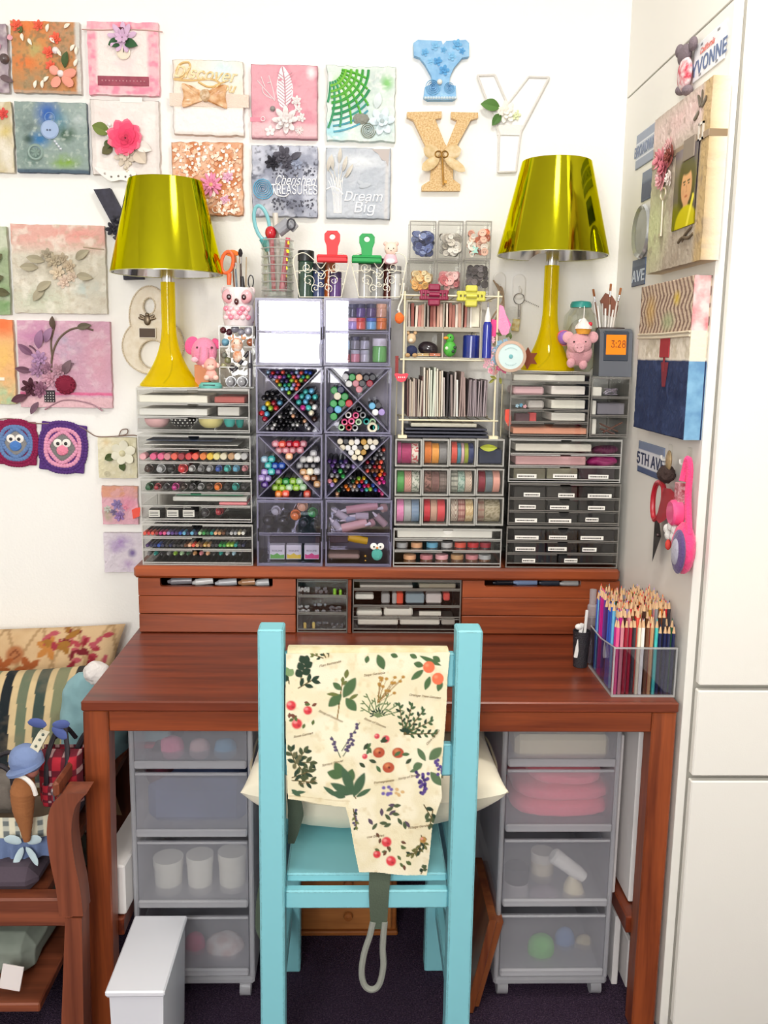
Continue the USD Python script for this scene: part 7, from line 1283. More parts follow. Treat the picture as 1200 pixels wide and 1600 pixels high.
def basket(label, u0, u1, ub0, ub1, vt, vb, y0=.475, y1=.60):
    o = at3((ub0+ub1)/2, vb, y0); o[2] = zT; t = thing('wire_basket', label, 'basket', o); dv = at(500, vb, y0)[1]-zT
    q = lambda u, v, y=y0: at3(u, v, y)-o-(0, 0, dv)+(0, 0, .0015)
    um = (u0+u1)/2; W2 = (u1-u0)/2
    for y in (y0, y1):
        top = [q(u0, vt+15, y), q(u0+3, vt+4, y), q(u0+W2*.4, vt-1, y), q(u0+W2*.75, vt+10, y), q(um, vt+23, y), q(u1-W2*.75, vt+10, y), q(u1-W2*.4, vt-1, y), q(u1-3, vt+4, y), q(u1, vt+15, y)]
        obj('rim_wire', tube(smooth_pts(top, 6), .0013, 6), WIRE, t); obj('side_wire', tube([q(u0, vt+15, y), q(ub0, vb-2, y), q(ub1, vb-2, y), q(u1, vt+15, y)], .0015, 6), WIRE, t)
    for (ua, va) in ((u0, vt+15), (u1, vt+15), (ub0, vb-2), (ub1, vb-2), (u0+6, vt+40), (u1-6, vt+40)): obj('cross_wire', tube([q(ua, va, y0), q(ua, va, y1)], .0013, 6), WIRE, t)
    for i in range(7): obj('floor_wire', tube([q(ub0+(ub1-ub0)*i/6, vb-2, y0), q(ub0+(ub1-ub0)*i/6, vb-2, y1)], .001, 5), WIRE, t)
    sc = []
    def spiral(cu, cv, r0, turns, ph, dr=1): return tube([q(cu+r0*(1-i/26*.85)*math.cos(ph+dr*i/26*turns*6.283), cv+r0*(1-i/26*.85)*math.sin(ph+dr*i/26*turns*6.283)) for i in range(27)], .0009, 5)
    for cu, cv, r, ph, dr in ((um-W2*.5, vt+22, 9, 0, 1), (um+W2*.5, vt+22, 9, 3.1, -1), (um-W2*.45, vt+42, 10, 1, -1), (um+W2*.45, vt+42, 10, 2, 1), (um, vt+34, 8, -1.5, 1), (um-W2*.2, vt+54, 7, 2, 1), (um+W2*.25, vt+54, 7, 1, -1), (um, vt+48, 5, 0, 1)): obj('scroll', spiral(cu, cv, r, 1.4, ph, dr), WIRE, t)
    obj('scroll', tube(smooth_pts([q(u0+3, vt+28), q(um-10, vt+26), q(um, vt+36), q(um+10, vt+26), q(u1-3, vt+28)], 6), .001, 5), WIRE, t)
    for i in range(9): obj('bead', ball(q(u0+10+i*(u1-u0-20)/8, vt+30+9*(i % 3)), .0022, 1), WIRE, t)
    return t
basket('white scrolled wire basket with dark jars under the red clip', 458, 545, 468, 533, 394, 464); basket('white scrolled wire basket with pale jars under the green clip', 549, 635, 561, 625, 394, 464)
zJ = zT+.003
def bjar(u, v0, ru, c, l, label, y=.52):
    p = at3(u, 460, y); p[2] = zJ; h = at(u, v0, y)[1]-zJ; t = thing('ink_jar', label, 'jar', p); jar(t, ru*pxm(y), h, P(c, .15, coat=.6), P(l, .35), .22, 22)
bjar(478, 392, 12, '2f4a3c', '1c1e20', 'tall dark green jar in the left wire basket'); bjar(498, 412, 9, '33406e', '2a2a30', 'blue jar in the left wire basket', .515); bjar(514, 408, 9, 'c8662e', '8a4a26', 'orange jar in the left wire basket', .535); bjar(524, 425, 9, '5b3a7a', '3a2a50', 'purple jar in the left wire basket', .505)
bjar(570, 398, 10, 'b9b7b2', '32512e', 'clear jar with green lid in the right wire basket'); bjar(589, 404, 10, '9a9a98', '3a3a3a', 'grey jar in the right wire basket'); bjar(606, 412, 10, '5a2a22', '4a221c', 'brown jar under the little bear in the right wire basket', .54); bjar(618, 416, 8, 'c9c9c6', '8a8a8a', 'silver grey jar at the right of the right wire basket', .515)
def bulldog(u, c, label, vt, vb, w):
    y = .471; o = at3(u, vb, y); t = thing('bulldog_clip', label, 'clip', o); kk = pxm(y); M_ = P(c, .55); H = (vb-vt)*kk
    hd = Polygon([(-7*kk, 10*kk), (7*kk, 10*kk), (8*kk, H*.55), (11*kk, H*.72), (11*kk, H*.9), (7*kk, H), (-7*kk, H), (-11*kk, H*.9), (-11*kk, H*.72), (-8*kk, H*.55)]).buffer(.002).buffer(-.001).difference(Point(0, H*.83).buffer(4.5*kk)); obj('handle', prism(hd, -.004, -.001), M_, t)
    obj('jaw', [bx(-w*kk, w*kk, -.009, -.001, 1*kk, 12*kk, .003), mv(bx(-w*kk, w*kk, -.0045, .0045, -1*kk, 1*kk, .001), (0, -.005, 3*kk))], M_, t); obj('jaw_lip', cyl((-w*kk, -.009, 9*kk), (w*kk, -.009, 9*kk), .0018), M_, t); obj('rear_jaw', bx(-w*kk, w*kk, .008, .011, 1*kk, 11*kk, .001), M_, t); obj('rear_handle', mv(prism(hd, 0, .003), (0, .009, 0)), M_, t); return t
bulldog(519, 'e33238', 'red plastic bulldog clip gripping the left wire basket', 365, 411, 23); bulldog(573, '1f9a4c', 'green plastic bulldog clip gripping the right wire basket', 369, 412, 22.5)
bo = at3(610, 413, .48); t = thing('bear_figure', 'little pale pink bear figurine perched on the right wire basket', 'figurine', bo); E_ = lambda u, v, dy=0: at3(u, v, .48+dy)-bo; kk = pxm(.48)
obj('head', ball(E_(611, 389), (10*kk, .011, 10*kk), 3), P('f3d6c4', .6), t); obj('body', trimesh.convex.convex_hull(np.vstack([ball(E_(610, 402), (9*kk, .009, 6*kk), 2).vertices, ball(E_(610, 409), (11*kk, .011, 4*kk), 2).vertices])), P('f1b9c4', .6), t)
for u in (602.5, 619.5): obj('ear', ball(E_(u, 381), (3.4*kk, .004, 3.4*kk), 2), P('efc2b4', .6), t)
for u in (607, 615): obj('eye', ball(E_(u, 388, -.0108), .0013, 1), P('241a1a', .2), t)
obj('nose', ball(E_(611, 391.5, -.011), .0011, 1), P('4a2a2a', .3), t); obj('bib', ball(E_(610, 408, -.009), (7*kk, .003, 4*kk), 2), P('f6e6e8', .6), t)
# ---- middle column: wire rack, boxes, buttons
rp = at3(629, 684, .462); zK = at(700, 686.5, YF)[1]+.0006
rk = thing('wire_rack', 'cream wire rack with three rails above the washi tape boxes', 'rack', (0, .462, zK)); rr_ = lambda u, v, y=.462: at3(u, v, y)-(0, .462, zK)
CW = P('ece2c0', .4)
for u0, u1 in ((635, 626.5), (777, 770)):
    for y in (.464, .64):
        a, b = rr_(u0 if u0 < 700 else 780, 455, y), rr_(u1, 683, y); b[2] = .004; a[0] = (a[0]+b[0])/2; b[0] = a[0]; obj('post', tube([b, a], .0024, 8), CW, rk)
        if y < .5: obj('foot', bx(b[0]-.011, b[0]+.011, b[1]-.006, b[1]+.02, 0, .008, .001), CW, rk)
xl_, xr_ = rr_(629, 560)[0], rr_(774, 560)[0]
for v in (462, 562.5, 657):
    z = rr_(700, v)[2]
    for y in (0.002, .178): obj('rail', tube([(xl_-.006, y, z), (xr_+.012, y, z)], .0021, 8), CW, rk)
    for x in (xl_, xr_): obj('side_rail', tube([(x, .002, z), (x, .178, z)], .0021, 8), CW, rk)
    for i in range(1, 9): obj('shelf_wire', tube([(xl_+(xr_-xl_)*i/9, .002, z-.0015), (xl_+(xr_-xl_)*i/9, .178, z-.0015)], .0012, 5), CW, rk)
for u, v0, v1 in ((745, 455, 560), (621, 560, 683), (785, 600, 683)): a, b = rr_(u, v0, .57), rr_(u-3, v1, .57); obj('brace', tube([a, b], .0018, 6), CW, rk)
CRM = milky('cream_box_edge', 'e2dccb', .7, .35, .3)
zr2 = rr_(700, 562.5)[2]+zK+.003
organiser('compartment_box', 'clear two-shelf box with dies and trinkets on the upper rack rail', 634, 752, 470, 560, [], y=.468, clr=CLR, edg=CRM, notch=False, d=.15, zbot=zr2, ew=.003)
(x0, z0), (x1, z1) = at(636, 517, .47), at(750, 512, .47); single('box_shelf', bx(x0, x1, .469, .61, z0, z1), CRM, 'pale shelf board inside the two-shelf compartment box', 'shelf', smooth=False)
for i, (u, v0, v1) in enumerate(((664, 470, 514), (694, 470, 514), (723, 470, 514), (692, 517, 559))): x, z1 = at(u, v0+3, .47); z0 = at(u, v1, .47)[1]; single('partition', bx(x-.0015, x+.0015, .469, .61, z0, z1), CRM, f'pale upright partition in the two-shelf box, {ORD[i]} of four', 'partition', smooth=False)
CARDS = 'a5685a c79a86 8e4a3e e2d3c4 b9766a d8b7a6 7a5248 eae4da c48476 9c6a5a b0a49a d7c3b4'.split()
def cards(u0, u1, vt, vb, where, n, y=.478, pal=CARDS, seed=1, dep=.10, tall=4):
    q = random.Random(seed); u = u0; zb_ = at((u0+u1)/2, vb, y)[1]
    for i in range(n):
        w = (u1-u0)/n; uu = u0+w*i; th = w*q.uniform(.55, .9)*pxm(y); h = at(uu, vt+q.uniform(0, tall), y)[1]-zb_; ln = q.uniform(-4, 4)
        x = at(uu+w/2, vb, y)[0]; me = bx(-th/2, th/2, 0, dep, 0, h, .0004); me.vertices[:, 0] += me.vertices[:, 2]*math.tan(math.radians(ln))*.5
        c = q.choice(pal); single('card', mv(me, (x, y+q.uniform(0, .006), zb_)), P(c, .6), f'upright card packet, {ORD[i]} from the left {where}', 'card', group=None, smooth=False)
for i, (a, b) in enumerate(((637, 663), (666, 692), (696, 721), (725, 738))): cards(a, b, 473, 511.5, f'in cell {("one", "two", "three", "four")[i]} of the rack box', 5 if i < 3 else 3, seed=30+i)
slab('cream_pack', 738, 749, 475, 511.5, 'e6dfcb', 'cream paper pack at the right end of the upper rack box', 'paper', .1, .478)
BO = at3(643, 558, .475); t = thing('bear_figure', 'small tan bear in dark blue clothes in the rack box', 'figurine', BO); E_ = lambda u, v, dy=0: at3(u, v, .475+dy)-BO
obj('head', ball(E_(643, 529), (7*kk, .01, 8*kk), 3), P('d9bd98', .8, bump=.5, bs=250), t); obj('muzzle', ball(E_(642, 532, -.009), (3.4*kk, .004, 3*kk), 2), P('efe0c8', .8), t)
for u in (637.5, 649): obj('ear', ball(E_(u, 520), 2.9*kk, 2), P('c9a67c', .8), t)
obj('body', ball(E_(643, 548), (9*kk, .011, 8*kk), 3), P('20294e', .8, bump=.4, bs=200), t)
for u in (637, 648): obj('foot', ball(E_(u, 555, -.008), (4*kk, .006, 3.2*kk), 2), P('b9966a', .8), t)
single('computer_mouse', mv(mv(lump(ball((0, 0, 0), (16*kk, .024, 11*kk), 3), .002, 40, 1), ry=12), at3(669, 545, .495)), P('2a2228', .2, coat=.5), 'shiny dark brown rounded puck in the rack box', 'trinket')
for i, (u0, u1, c) in enumerate(((652, 670, 'e6c38a'), (671, 688, 'e08a6a'))): t = thing('clothes_peg', f'wooden peg, {("natural", "reddish")[i]} coloured, under the dark puck in the rack box', 'peg', at3(u0, 556, .474)); L_ = (u1-u0)*kk; [obj('arm', bx(0, L_, 0, .006, z, z+.0022, .0005), P(c, .6), t) for z in (0, .0034)]; obj('spring', tube([(L_*.45, -.0008, .0028), (L_*.45, .007, .0028)], .0016, 6), P('b9b9bd', .3, me=.8), t)
DO = at3(703, 557, .476); t = thing('toy_duck', 'green plush-like duck figure with orange beak in the rack box', 'figurine', DO); E_ = lambda u, v, dy=0: at3(u, v, .476+dy)-DO; GP = P('4fae3f', .5)
obj('body', ball(E_(703, 545), (10*kk, .013, 12*kk), 3), GP, t); obj('head', ball(E_(703, 529), (6.5*kk, .009, 7.5*kk), 3), GP, t); obj('beak', mv(ball((0, 0, 0), (4*kk, .004, 2.4*kk), 2), E_(697, 528, -.007)), P('ef9a2e', .4), t)
obj('eye', ball(E_(704, 527, -.0085), .0018, 1), P('1a1a1a', .2), t)
for u, v in ((698, 544), (708, 549), (711, 543)): obj('spot', ball(E_(u, v, -.0115), (2.6*kk, .002, 2.6*kk), 2), P('d6e8c4' if u < 700 else '1f3a26', .5), t)
cn = at3(736, 559, .487); t = thing('candle', 'dark blue pillar candle with black wick in the rack box', 'candle', cn); hc = at(736, 524, .487)[1]-cn[2]; rc_ = 13.2*pxm(.487)
obj('wax', lathe([(0, 0), (rc_, 0), (rc_, hc-.002), (rc_-.002, hc), (rc_*.7, hc-.002), (0, hc-.003)], 36), P('1f2f86', .25, coat=.4, var='18246a', vs=30), t); obj('wick', tube([(0, 0, hc-.003), (0, 0, hc+.004), (.001, 0, hc+.008)], .0011, 5), P('15151a', .8), t)
cards(636, 661, 588, 651, 'in the first section on the middle rack rail', 8, .472, 'b9ada0 8d7a70 c9b9a4 6d5a54 a3948a d9cbb8 7a5a54 bda28a'.split(), 41, .13, 10); cards(661, 692, 574, 651, 'in the pale section on the middle rack rail', 9, .472, 'e6e0d0 d9d4c6 efe9da cfd6c4 bfae98'.split(), 42, .13, 6); cards(692, 728, 580, 651, 'in the mixed section on the middle rack rail', 9, .472, '8f7f7a e9e6de 5a4a46 b9b0aa 2a2426 cfc8c2 a08a84'.split(), 43, .13, 14); cards(730, 760, 592, 651, 'in the grey section on the middle rack rail', 10, .472, '94868a 877a7c a3969a 796c70'.split(), 44, .13, 4)
for i, (u, c) in enumerate(((640, 'orange'),)): pass
BZ = rr_(700, 462)[2]+zK+.003
for r_ in range(2):
    for c_ in range(3):
        u0, u1 = (640, 684, 727)[c_]-r_*2, (681.5, 724, 768)[c_]-r_*3; v0, v1 = ((345, 405), (406, 459))[r_]; y = .50
        t = organiser('button_box', f'clear {("upper", "lower")[r_]} box of {(("navy", "pearl grey", "coral"), ("amber", "pink", "dark grey"))[r_][c_]} buttons', u0, u1, v0, v1, [], y=y, edg=EDG3, d=.07, notch=False, zbot=BZ if r_ else None, cat='box')
        obj('front', bx(-(u1-u0)/2*pxm(y)+.003, (u1-u0)/2*pxm(y)-.003, -.0008, .0008, .003, (v1-v0)*pxm(y)-.006), CLR, t, smooth=False)
        pal = ((['3a4570', '4a5688', '2c355c', '6a7ab0', '8a98c4'], ['c9c2b8', 'efeae2', '9a9288', 'b0a99c', 'd8d0c4'], ['f0906e', 'f3b09a', 'ee7c5c', 'efe6da', 'f6c9b4']), (['e9b46a', 'f0c98a', 'dd9c4e', 'f6e3b8', 'efd4a0'], ['e9a3a6', 'd97f86', 'f2c4c2', 'c86a70', 'f0b4b2'], ['5a5254', '6a6164', '4a4446', '7a7072']))[r_][c_]
        q = random.Random(r_*3+c_+50); top = (v0+16, v0+20, v0+13)[c_] if not r_ else (v0+17, v0+18, v0+8)[c_]; n_ = 0
        for i in range(54):
            r = q.uniform(3.6, 6.8); u, v = q.uniform(u0+r+2, u1-r-2), max(q.uniform(top, v1-r-3), top+r); rm = round(r)*pxm(y); c = q.choice(pal); key = ('btn', c, round(r))
            def bb(t, rm=rm, c=c):
                obj('disc', lathe([(0, .0014), (rm*.62, .0014), (rm*.72, .0026), (rm*.92, .0026), (rm, .0016), (rm, 0), (0, 0)][::-1], 18), P(c, .35, coat=.3), t); obj('hole', [ball((s*rm*.22, 0, .0015), rm*.11, 1) for s in (-1, 1)], P('3a3234', .8), t, kind='stuff')
            lb = f'{("dark", "pale", "mid-tone", "bright", "light")[pal.index(c)]} round button heaped in the {("upper", "lower")[r_]} {(("navy", "pearl grey", "coral"), ("amber", "pink", "dark grey"))[r_][c_]} button box'
            again(key, bb, 'button', lb, 'button', at3(u, v, y+.004+.0007*i), q.uniform(-25, 25), 90+q.uniform(-25, 25), group=lb)
single('star_button', mv(mv(ext(Polygon([((8 if i % 2 else 4)*kk*math.cos(i*.628), (8 if i % 2 else 4)*kk*math.sin(i*.628)) for i in range(10)]), .003), rx=90), at3(741, 391, .506)), P('a6ded2', .4), 'mint star shaped button in the coral button box', 'button')
def claw(u, v, c, label):
    y = .456; o = at3(u, v, y); t = thing('claw_clip', label, 'clip', o); kk = pxm(y); M_ = P(c, .35, coat=.3); s = lambda a: a*kk
    for zz, hw in ((11, 9), (-11, 9)): obj('grip', bx(-s(hw), s(hw), -.012, .004, s(zz)-s(5), s(zz)+s(5), .003), M_, t)
    for zz in (4.5, -4.5): obj('jaw', bx(-s(22), s(22), -.006, .004, s(zz)-s(3), s(zz)+s(3), .0018), M_, t)
    obj('hinge', cyl((-s(8), -.010, 0), (s(8), -.010, 0), s(3.4)), M_, t)
    for x in (-19, -13, 13, 19): obj('tooth', bx(s(x)-s(1.6), s(x)+s(1.6), -.008, .006, -s(7), s(7), .001), M_, t)
claw(678, 461, '8e1440', 'dark magenta claw clip gripping the top rail of the wire rack'); claw(736, 463, 'd4cf52', 'lime yellow claw clip gripping the top rail of the wire rack')
oc = at3(624, 497, .452); t = thing('orange_charm', 'round orange felt charm hanging from a white ribbon beside the rack', 'charm', oc); obj('ball', mv(lump(ball((0, 0, 0), (7*kk, .008, 8*kk), 3), .003, 120, 2)), P('f0702a', .8, bump=.8, bs=200), t); obj('ribbon', tube(smooth_pts([(0, 0, 8*kk), (-.002, 0, 16*kk), (.006, .004, 30*kk), (.010, .01, 52*kk)], 5), .0022, 6), P('e9e2d4', .7), t); obj('bead', ball((-.003, 0, 12*kk), .003, 2), P('efe9e0', .3), t)
hb = at3(627, 589, .452); t = thing('heart_clip', 'red lip-shaped clip on the left post of the wire rack', 'clip', hb); obj('body', prism(Polygon([(-11*kk, 4*kk), (-8*kk, 6*kk), (0, 4.5*kk), (8*kk, 6*kk), (11*kk, 4*kk), (6*kk, -6*kk), (0, -8*kk), (-6*kk, -6*kk)]), -.005, .001), P('d92440', .3, coat=.4), t); obj('highlight_dot', [ball((x*kk, -.005, -.5*kk), (.0014, .0008, .002), 1) for x in (-4, -1, 2, 5)], P('f3ece8', .5), t, kind='stuff')
single('red_marker_strip', bx(*(at(617, 600, .475)[0], at(622, 600, .475)[0]), .475, .48, at(620, 590, .475)[1], at(620, 556, .475)[1]), P('8a2a26', .6), 'dark red strip standing between right tower and wire rack', 'strip')
gb_ = at3(760, 560, .452); t = thing('glue_bottle', 'blue glue bottle with white pointed tip at the side of the rack', 'bottle', gb_); hh = at(760, 503, .452)[1]-gb_[2]; obj('bottle', lathe([(0, 0), (7*kk, .001), (7*kk, hh*.9), (5*kk, hh), (0, hh)], 22), P('1f2f9a', .2, coat=.5), t); obj('nozzle', lathe([(0, hh), (5*kk, hh), (4.4*kk, hh+.012), (1.2*kk, hh+.034), (0, hh+.035)], 18), P('e8e6e2', .4), t); obj('nozzle_cap', lathe([(0, hh+.034), (1.6*kk, hh+.034), (1.1*kk, hh+.045), (0, hh+.046)], 12), P('8a8a90', .4), t)
# ---- hanging things right of the rack
def hook(u, v, label):
    o = at3(u, v, YW-.001); t = thing('adhesive_hook', label, 'hook', o); kk = PX; obj('plate', mv(trimesh.convex.convex_hull(np.vstack([lathe([(10*kk, 0), (10*kk, .004), (8*kk, .006), (0, .006)], 20).vertices+(0, s*9*kk, 0) for s in (-1, 1)])), rx=90), P('f2efe9', .4), t); obj('prong', tube(smooth_pts([(0, -.006, 0), (0, -.014, -4*kk), (0, -.02, -9*kk), (0, -.022, -4*kk)], 5), .003, 8), P('f2efe9', .4), t); return t
hook(780, 445, 'white adhesive wall hook with beads and tassels next to the rack'); hook(811, 448, 'white adhesive wall hook holding a key ring')
ko = at3(811, 467, YW-.022); t = thing('key_ring', 'silver key ring with a cream charm hanging on the wall hook', 'key ring', ko); obj('ring', tube([(8*PX*math.cos(a), 0, 8*PX*math.sin(a)) for a in np.linspace(0, 6.283, 24)[:-1]], .0012, 6, True), P('bcbcc0', .2, me=.9), t)
obj('strap', bx(-.002, .005, -.003, .0, -30*PX, -8*PX, .001), P('a9a4a0', .3, me=.6), t); obj('charm', mv(bx(-5*PX, 6*PX, -.004, .002, -48*PX, -30*PX, .001), ry=6), P('e6dcae', .4, var='c9a94a', vs=80), t); obj('chain', [ball((9*PX+i*2.6*PX, 0, -2*PX-i*1.1*PX), .0014, 1) for i in range(9)], P('9a958e', .3, me=.7), t, kind='stuff'); obj('clear_disc', mv(lathe([(0, 0), (11*PX, 0), (11*PX, .003), (0, .003)][::-1], 28), (-9*PX, 0, -22*PX), rx=90), CLR, t)
tw = at3(785, 440, .62); t = thing('twine_hank', 'brown twine hank hanging behind the rack corner', 'twine', tw); 
for i in range(3): obj('strand', tube(smooth_pts([at3(771+i*4, 438+i*5, .62)-tw, at3(779+i*3, 452, .61)-tw, at3(785+i, 470+i*6, .60)-tw, at3(766+i*6, 505, .61)-tw, at3(772+i*3, 540, .62)-tw], 6), .002, 6), P('a88f74', .9), t)
tp = at3(783, 535, .47); t = thing('tassel_bow', 'bright and pale pink felt bow hanging at the right post of the rack', 'bow', tp); E_ = lambda u, v, dy=0: at3(u, v, .47+dy)-tp
for pts, h in (([(769, 500), (776, 502), (777, 520), (770, 527), (766, 518)], 'ef4f92'), ([(781, 478), (785, 480), (795, 512), (792, 522), (784, 522), (779, 512)], 'f29ac0'), ([(786, 495), (793, 512), (797, 508), (790, 494)], 'e86aa6')): obj('loop', prism(Polygon([E_(u, v)[[0, 2]] for u, v in pts]).buffer(.002), -.004-.002*(h == 'f29ac0'), .004+.002*(h == 'e86aa6')), P(h, .9, bump=.5, bs=250), t)
fl = at3(778, 552, .462); t = thing('flower_clip', 'pink and blue blossom cluster hanging left of the tape measure', 'flower clip', fl); E_ = lambda u, v, dy=0: at3(u, v, .462+dy)-fl; q = random.Random(3)
for i in range(46):
    u, v = 776+q.uniform(-18, 18), 552+q.uniform(-24, 28); c = 'f0b6c2' if u < 770 else ('8fb4cc' if v < 570 and u > 766 else 'e86a92'); obj('blossom', mv(mv(flower(.0072, 5, 1, i), rx=90), E_(u, v, -.004*q.random())), P(c, .7), t)
for i, (u, v) in enumerate(((790, 527), (798, 530), (784, 524), (772, 592), (781, 590), (766, 588))): obj('leaf', mv(mv(leaf_mesh(.016, .007, 40+60*i), rx=90), E_(u, v, .002)), P('8a8a3a' if i > 2 else '5a6a3a', .7), t)
for u, v, r in ((771, 578, 7), (793, 538, 6)): obj('red_rose', mv(mv(rosette(r*kk, 3), rx=90), E_(u, v, -.006)), P('e0406a', .7), t)
tm = at3(797, 557, .448); t = thing('tape_measure', 'round pale blue retractable tape measure with tan rim', 'tape measure', tm); obj('rim', mv(lathe([(19*kk, 0), (23.5*kk, .001), (23.5*kk, .011), (19*kk, .012), (19*kk, 0)][::-1], 40), rx=90), P('c9aa94', .4), t); f_ = obj('face', mv(lathe([(0, 0), (19.5*kk, 0), (19.5*kk, .0105), (0, .0112)], 40), rx=90), P('cfe4e2', .4), t); obj('button', mv(lathe([(0, .0110), (3.2*kk, .0112), (2.6*kk, .013), (0, .0135)], 18), rx=90), P('6fb0b4', .35), f_)
obj('print', [bx(-.0015, .0015, -.0118, -.0112, -.0006, .0006).apply_transform(trimesh.transformations.rotation_matrix(a, (0, 1, 0), (0, 0, 0))).apply_translation((13*kk*math.sin(a), 0, 13*kk*math.cos(a))) for a in list(np.linspace(-.7, .7, 8))+list(np.linspace(2.5, 3.8, 7))], P('a9c2c4', .6), f_, kind='stuff')
bl = at3(824, 560, .50); t = thing('brown_leaf', 'brown spiky felt leaf between tape measure and lamp foot', 'leaf', bl); obj('blade', mv(mv(ext(Polygon([(17*kk*(1 if i % 2 else .55)*math.cos(i*.524), 17*kk*(1 if i % 2 else .55)*math.sin(i*.524)) for i in range(12)]), .006), rx=90)), P('7a3a22', .8, bump=.5, bs=200), t)
bn_ = at3(882, 528, .52); t = thing('bouncy_ball', 'violet and pink ball behind the crochet pig', 'ball', bn_); obj('ball', ball((0, 0, 0), 11*kk, 3), P('9a6ac0', .3, coat=.4), t); obj('band', mv(lathe([(8*kk, -.004), (12*kk, -.004), (12*kk, .004), (8*kk, .004)], 30), (0, .006, 0), rx=90, ry=20), P('ee5a7a', .5), t)
pg = at3(906, 574, .49); t = thing('crochet_pig', 'pink crochet pig sitting in front of the glass jar', 'toy', pg); pg2 = pg.copy(); E_ = lambda u, v, dy=0: at3(u, v, .49+dy)-pg2; PG = FUR('d9a0a6')
obj('body', ball(E_(905, 552), (20*kk, .026, 19*kk), 3), PG, t); obj('head', ball(E_(905, 538, -.012), (19*kk, .022, 17*kk), 3), PG, t); sn = obj('snout', mv(lathe([(0, .006), (6.8*kk, .006), (8*kk, .004), (8*kk, -.006), (0, -.006)][::-1], 22), E_(905, 543, -.034), rx=90), FUR('dea6ac'), t)
for u in (902, 908): obj('nostril', ball(E_(u, 543, -.0405), .0012, 1), P('8a4a52', .5), sn)
for u in (897, 915): obj('eye', ball(E_(u, 534, -.031), .0022, 2), P('2a1618', .15, coat=.5), t)
for u, a_ in ((888, 25), (926, -25)): obj('ear', mv(ball((0, 0, 0), (9*kk, .005, 9*kk), 3), E_(u, 527, -.006), ry=a_), FUR('e2abb0'), t)
for u, v in ((892, 567), (911, 570)): obj('leg', ball(E_(u, v, -.016), (6.5*kk, .010, 7.5*kk), 2), PG, t)
cc_ = at3(911, 522, .475); t = thing('toy_cupcake', 'crochet cupcake with white icing and a red cherry on the pig', 'toy', cc_); obj('cup', lathe([(0, 0), (9*kk, 0), (12*kk, 8*kk), (0, 8*kk)], 20), P('efa93c', .8, bump=.5, bs=300), t); obj('icing', mv(lump(lathe([(0, 7*kk), (13*kk, 7.5*kk), (12*kk, 12*kk), (7*kk, 18*kk), (3*kk, 23*kk), (0, 25*kk)], 24), .003, 120, 2)), FUR('f1e9e4'), t); obj('cherry', ball((9*kk, -.008, 15*kk), 3.4*kk, 2), P('d8283a', .3), t); obj('candle', cyl((0, 0, 24*kk), (0, 0, 42*kk), .0012), P('efe9e4', .5), t)
gj = at3(903, 574, .555); gj[2] = zR; t = thing('glass_jar', 'clear glass jar with teal lid behind the crochet pig', 'jar', gj); kj = pxm(.555); gh_ = at(903, 478, .555)[1]-zR; obj('jar', lathe([(0, 0), (18*kj, 0), (24*kj, .012), (27*kj, gh_*.55), (24*kj, gh_*.85), (15*kj, gh_*.97), (15*kj, gh_)], 32), pane('jar_glass', 'f2f4ee', .10, .7), t); obj('lid', lathe([(0, gh_-.004), (16*kj, gh_-.004), (16*kj, gh_+.004), (14*kj, gh_+.010), (0, gh_+.013)], 30), P('2f9a90', .35), t); obj('filling', mv(lump(ball((0, 0, gh_*.5), (20*kj, 20*kj, gh_*.3), 3), .012, 50, 1)), P('9a968a', .6), t)
bc = at3(949, 590, .56); bc[2] = at(950, 588, YF)[1]+.0006; kb = pxm(.56); t = thing('brush_cup', 'dark cup full of silver handled brushes behind the clock', 'cup', bc); bh = at(949, 512, .56)[1]-bc[2]; obj('cup', lathe([(0, 0), (19*kb, 0), (22*kb, bh), (20*kb, bh), (18*kb, .004), (0, .004)], 28), P('4a3a36', .5), t)
for i, (u, v0, h) in enumerate(((927, 470, 'e0d9d4'), (934, 478, 'efece8'), (941, 474, 'b9b4ae'), (946, 482, 'f0ede8'), (953, 476, 'cfc8c0'), (958, 484, 'efe9e2'), (964, 472, 'd9cfc4'))): stick('paint_brush', f'silver-white brush handle, {ORD[i]} from the left in the dark cup', 'brush', (945+(u-945)*.6, 520), (u, v0), .0028, h, None, .56)
for i, (u, v) in enumerate(((930, 458), (953, 450), (966, 456))): stick('bristle_brush', f'brush with tan bristles up, {ORD[i]} from the left in the dark cup', 'brush', (945+(u-945)*.5, 520), (u, v+14), .0019, '8a5a40', 'flat', .57)
single('brown_fan', prism(Polygon(pxpoly([(938, 470), (946, 458), (956, 462), (966, 478), (962, 496), (944, 492)], .585)), .583, .589), P('8a5644', .8), 'brown fan-shaped bristle bunch in the dark cup', 'brush')
# clock with orange display
ck = at3(961, 588, .475); ck[2] = at(950, 589, YF)[1]+.0006; t = thing('digital_clock', 'dark grey digital clock with glowing orange display', 'clock', ck); kc = pxm(.475); hC = at(961, 513, .475)[1]-ck[2]; wC = 25.5*kc
pr_ = [(0, 0), (.06, 0), (.06, hC*.75), (.045, hC*.95), (.03, hC), (.018, hC*.98), (.009, hC*.9), (.006, hC*.6), (.004, hC*.3)]
bd = ext(Polygon(smooth_pts(pr_, 1)), 2*wC); bd.vertices = np.stack([bd.vertices[:, 2]-wC, bd.vertices[:, 0], bd.vertices[:, 1]], 1); obj('body', bd, P('62666e', .35), t, smooth=35)
face = mv(bx(-wC*.82, wC*.82, -.006, .006, hC*.30, hC*.95, .004), (0, .006, 0), rx=-4); bz_ = obj('bezel', face, P('3c4450', .3), t)
LCD = look('orange_display', {'p': ('principled_bsdf', {'base_color': lin('d8761a'), 'roughness': .3, 'emission_color': lin('ff8a1a'), 'emission_strength': .55})}, [])
obj('display', mv(bx(-wC*.62, wC*.62, -.0068, -.004, hC*.45, hC*.87, .001), (0, .006, 0), rx=-4), LCD, bz_)
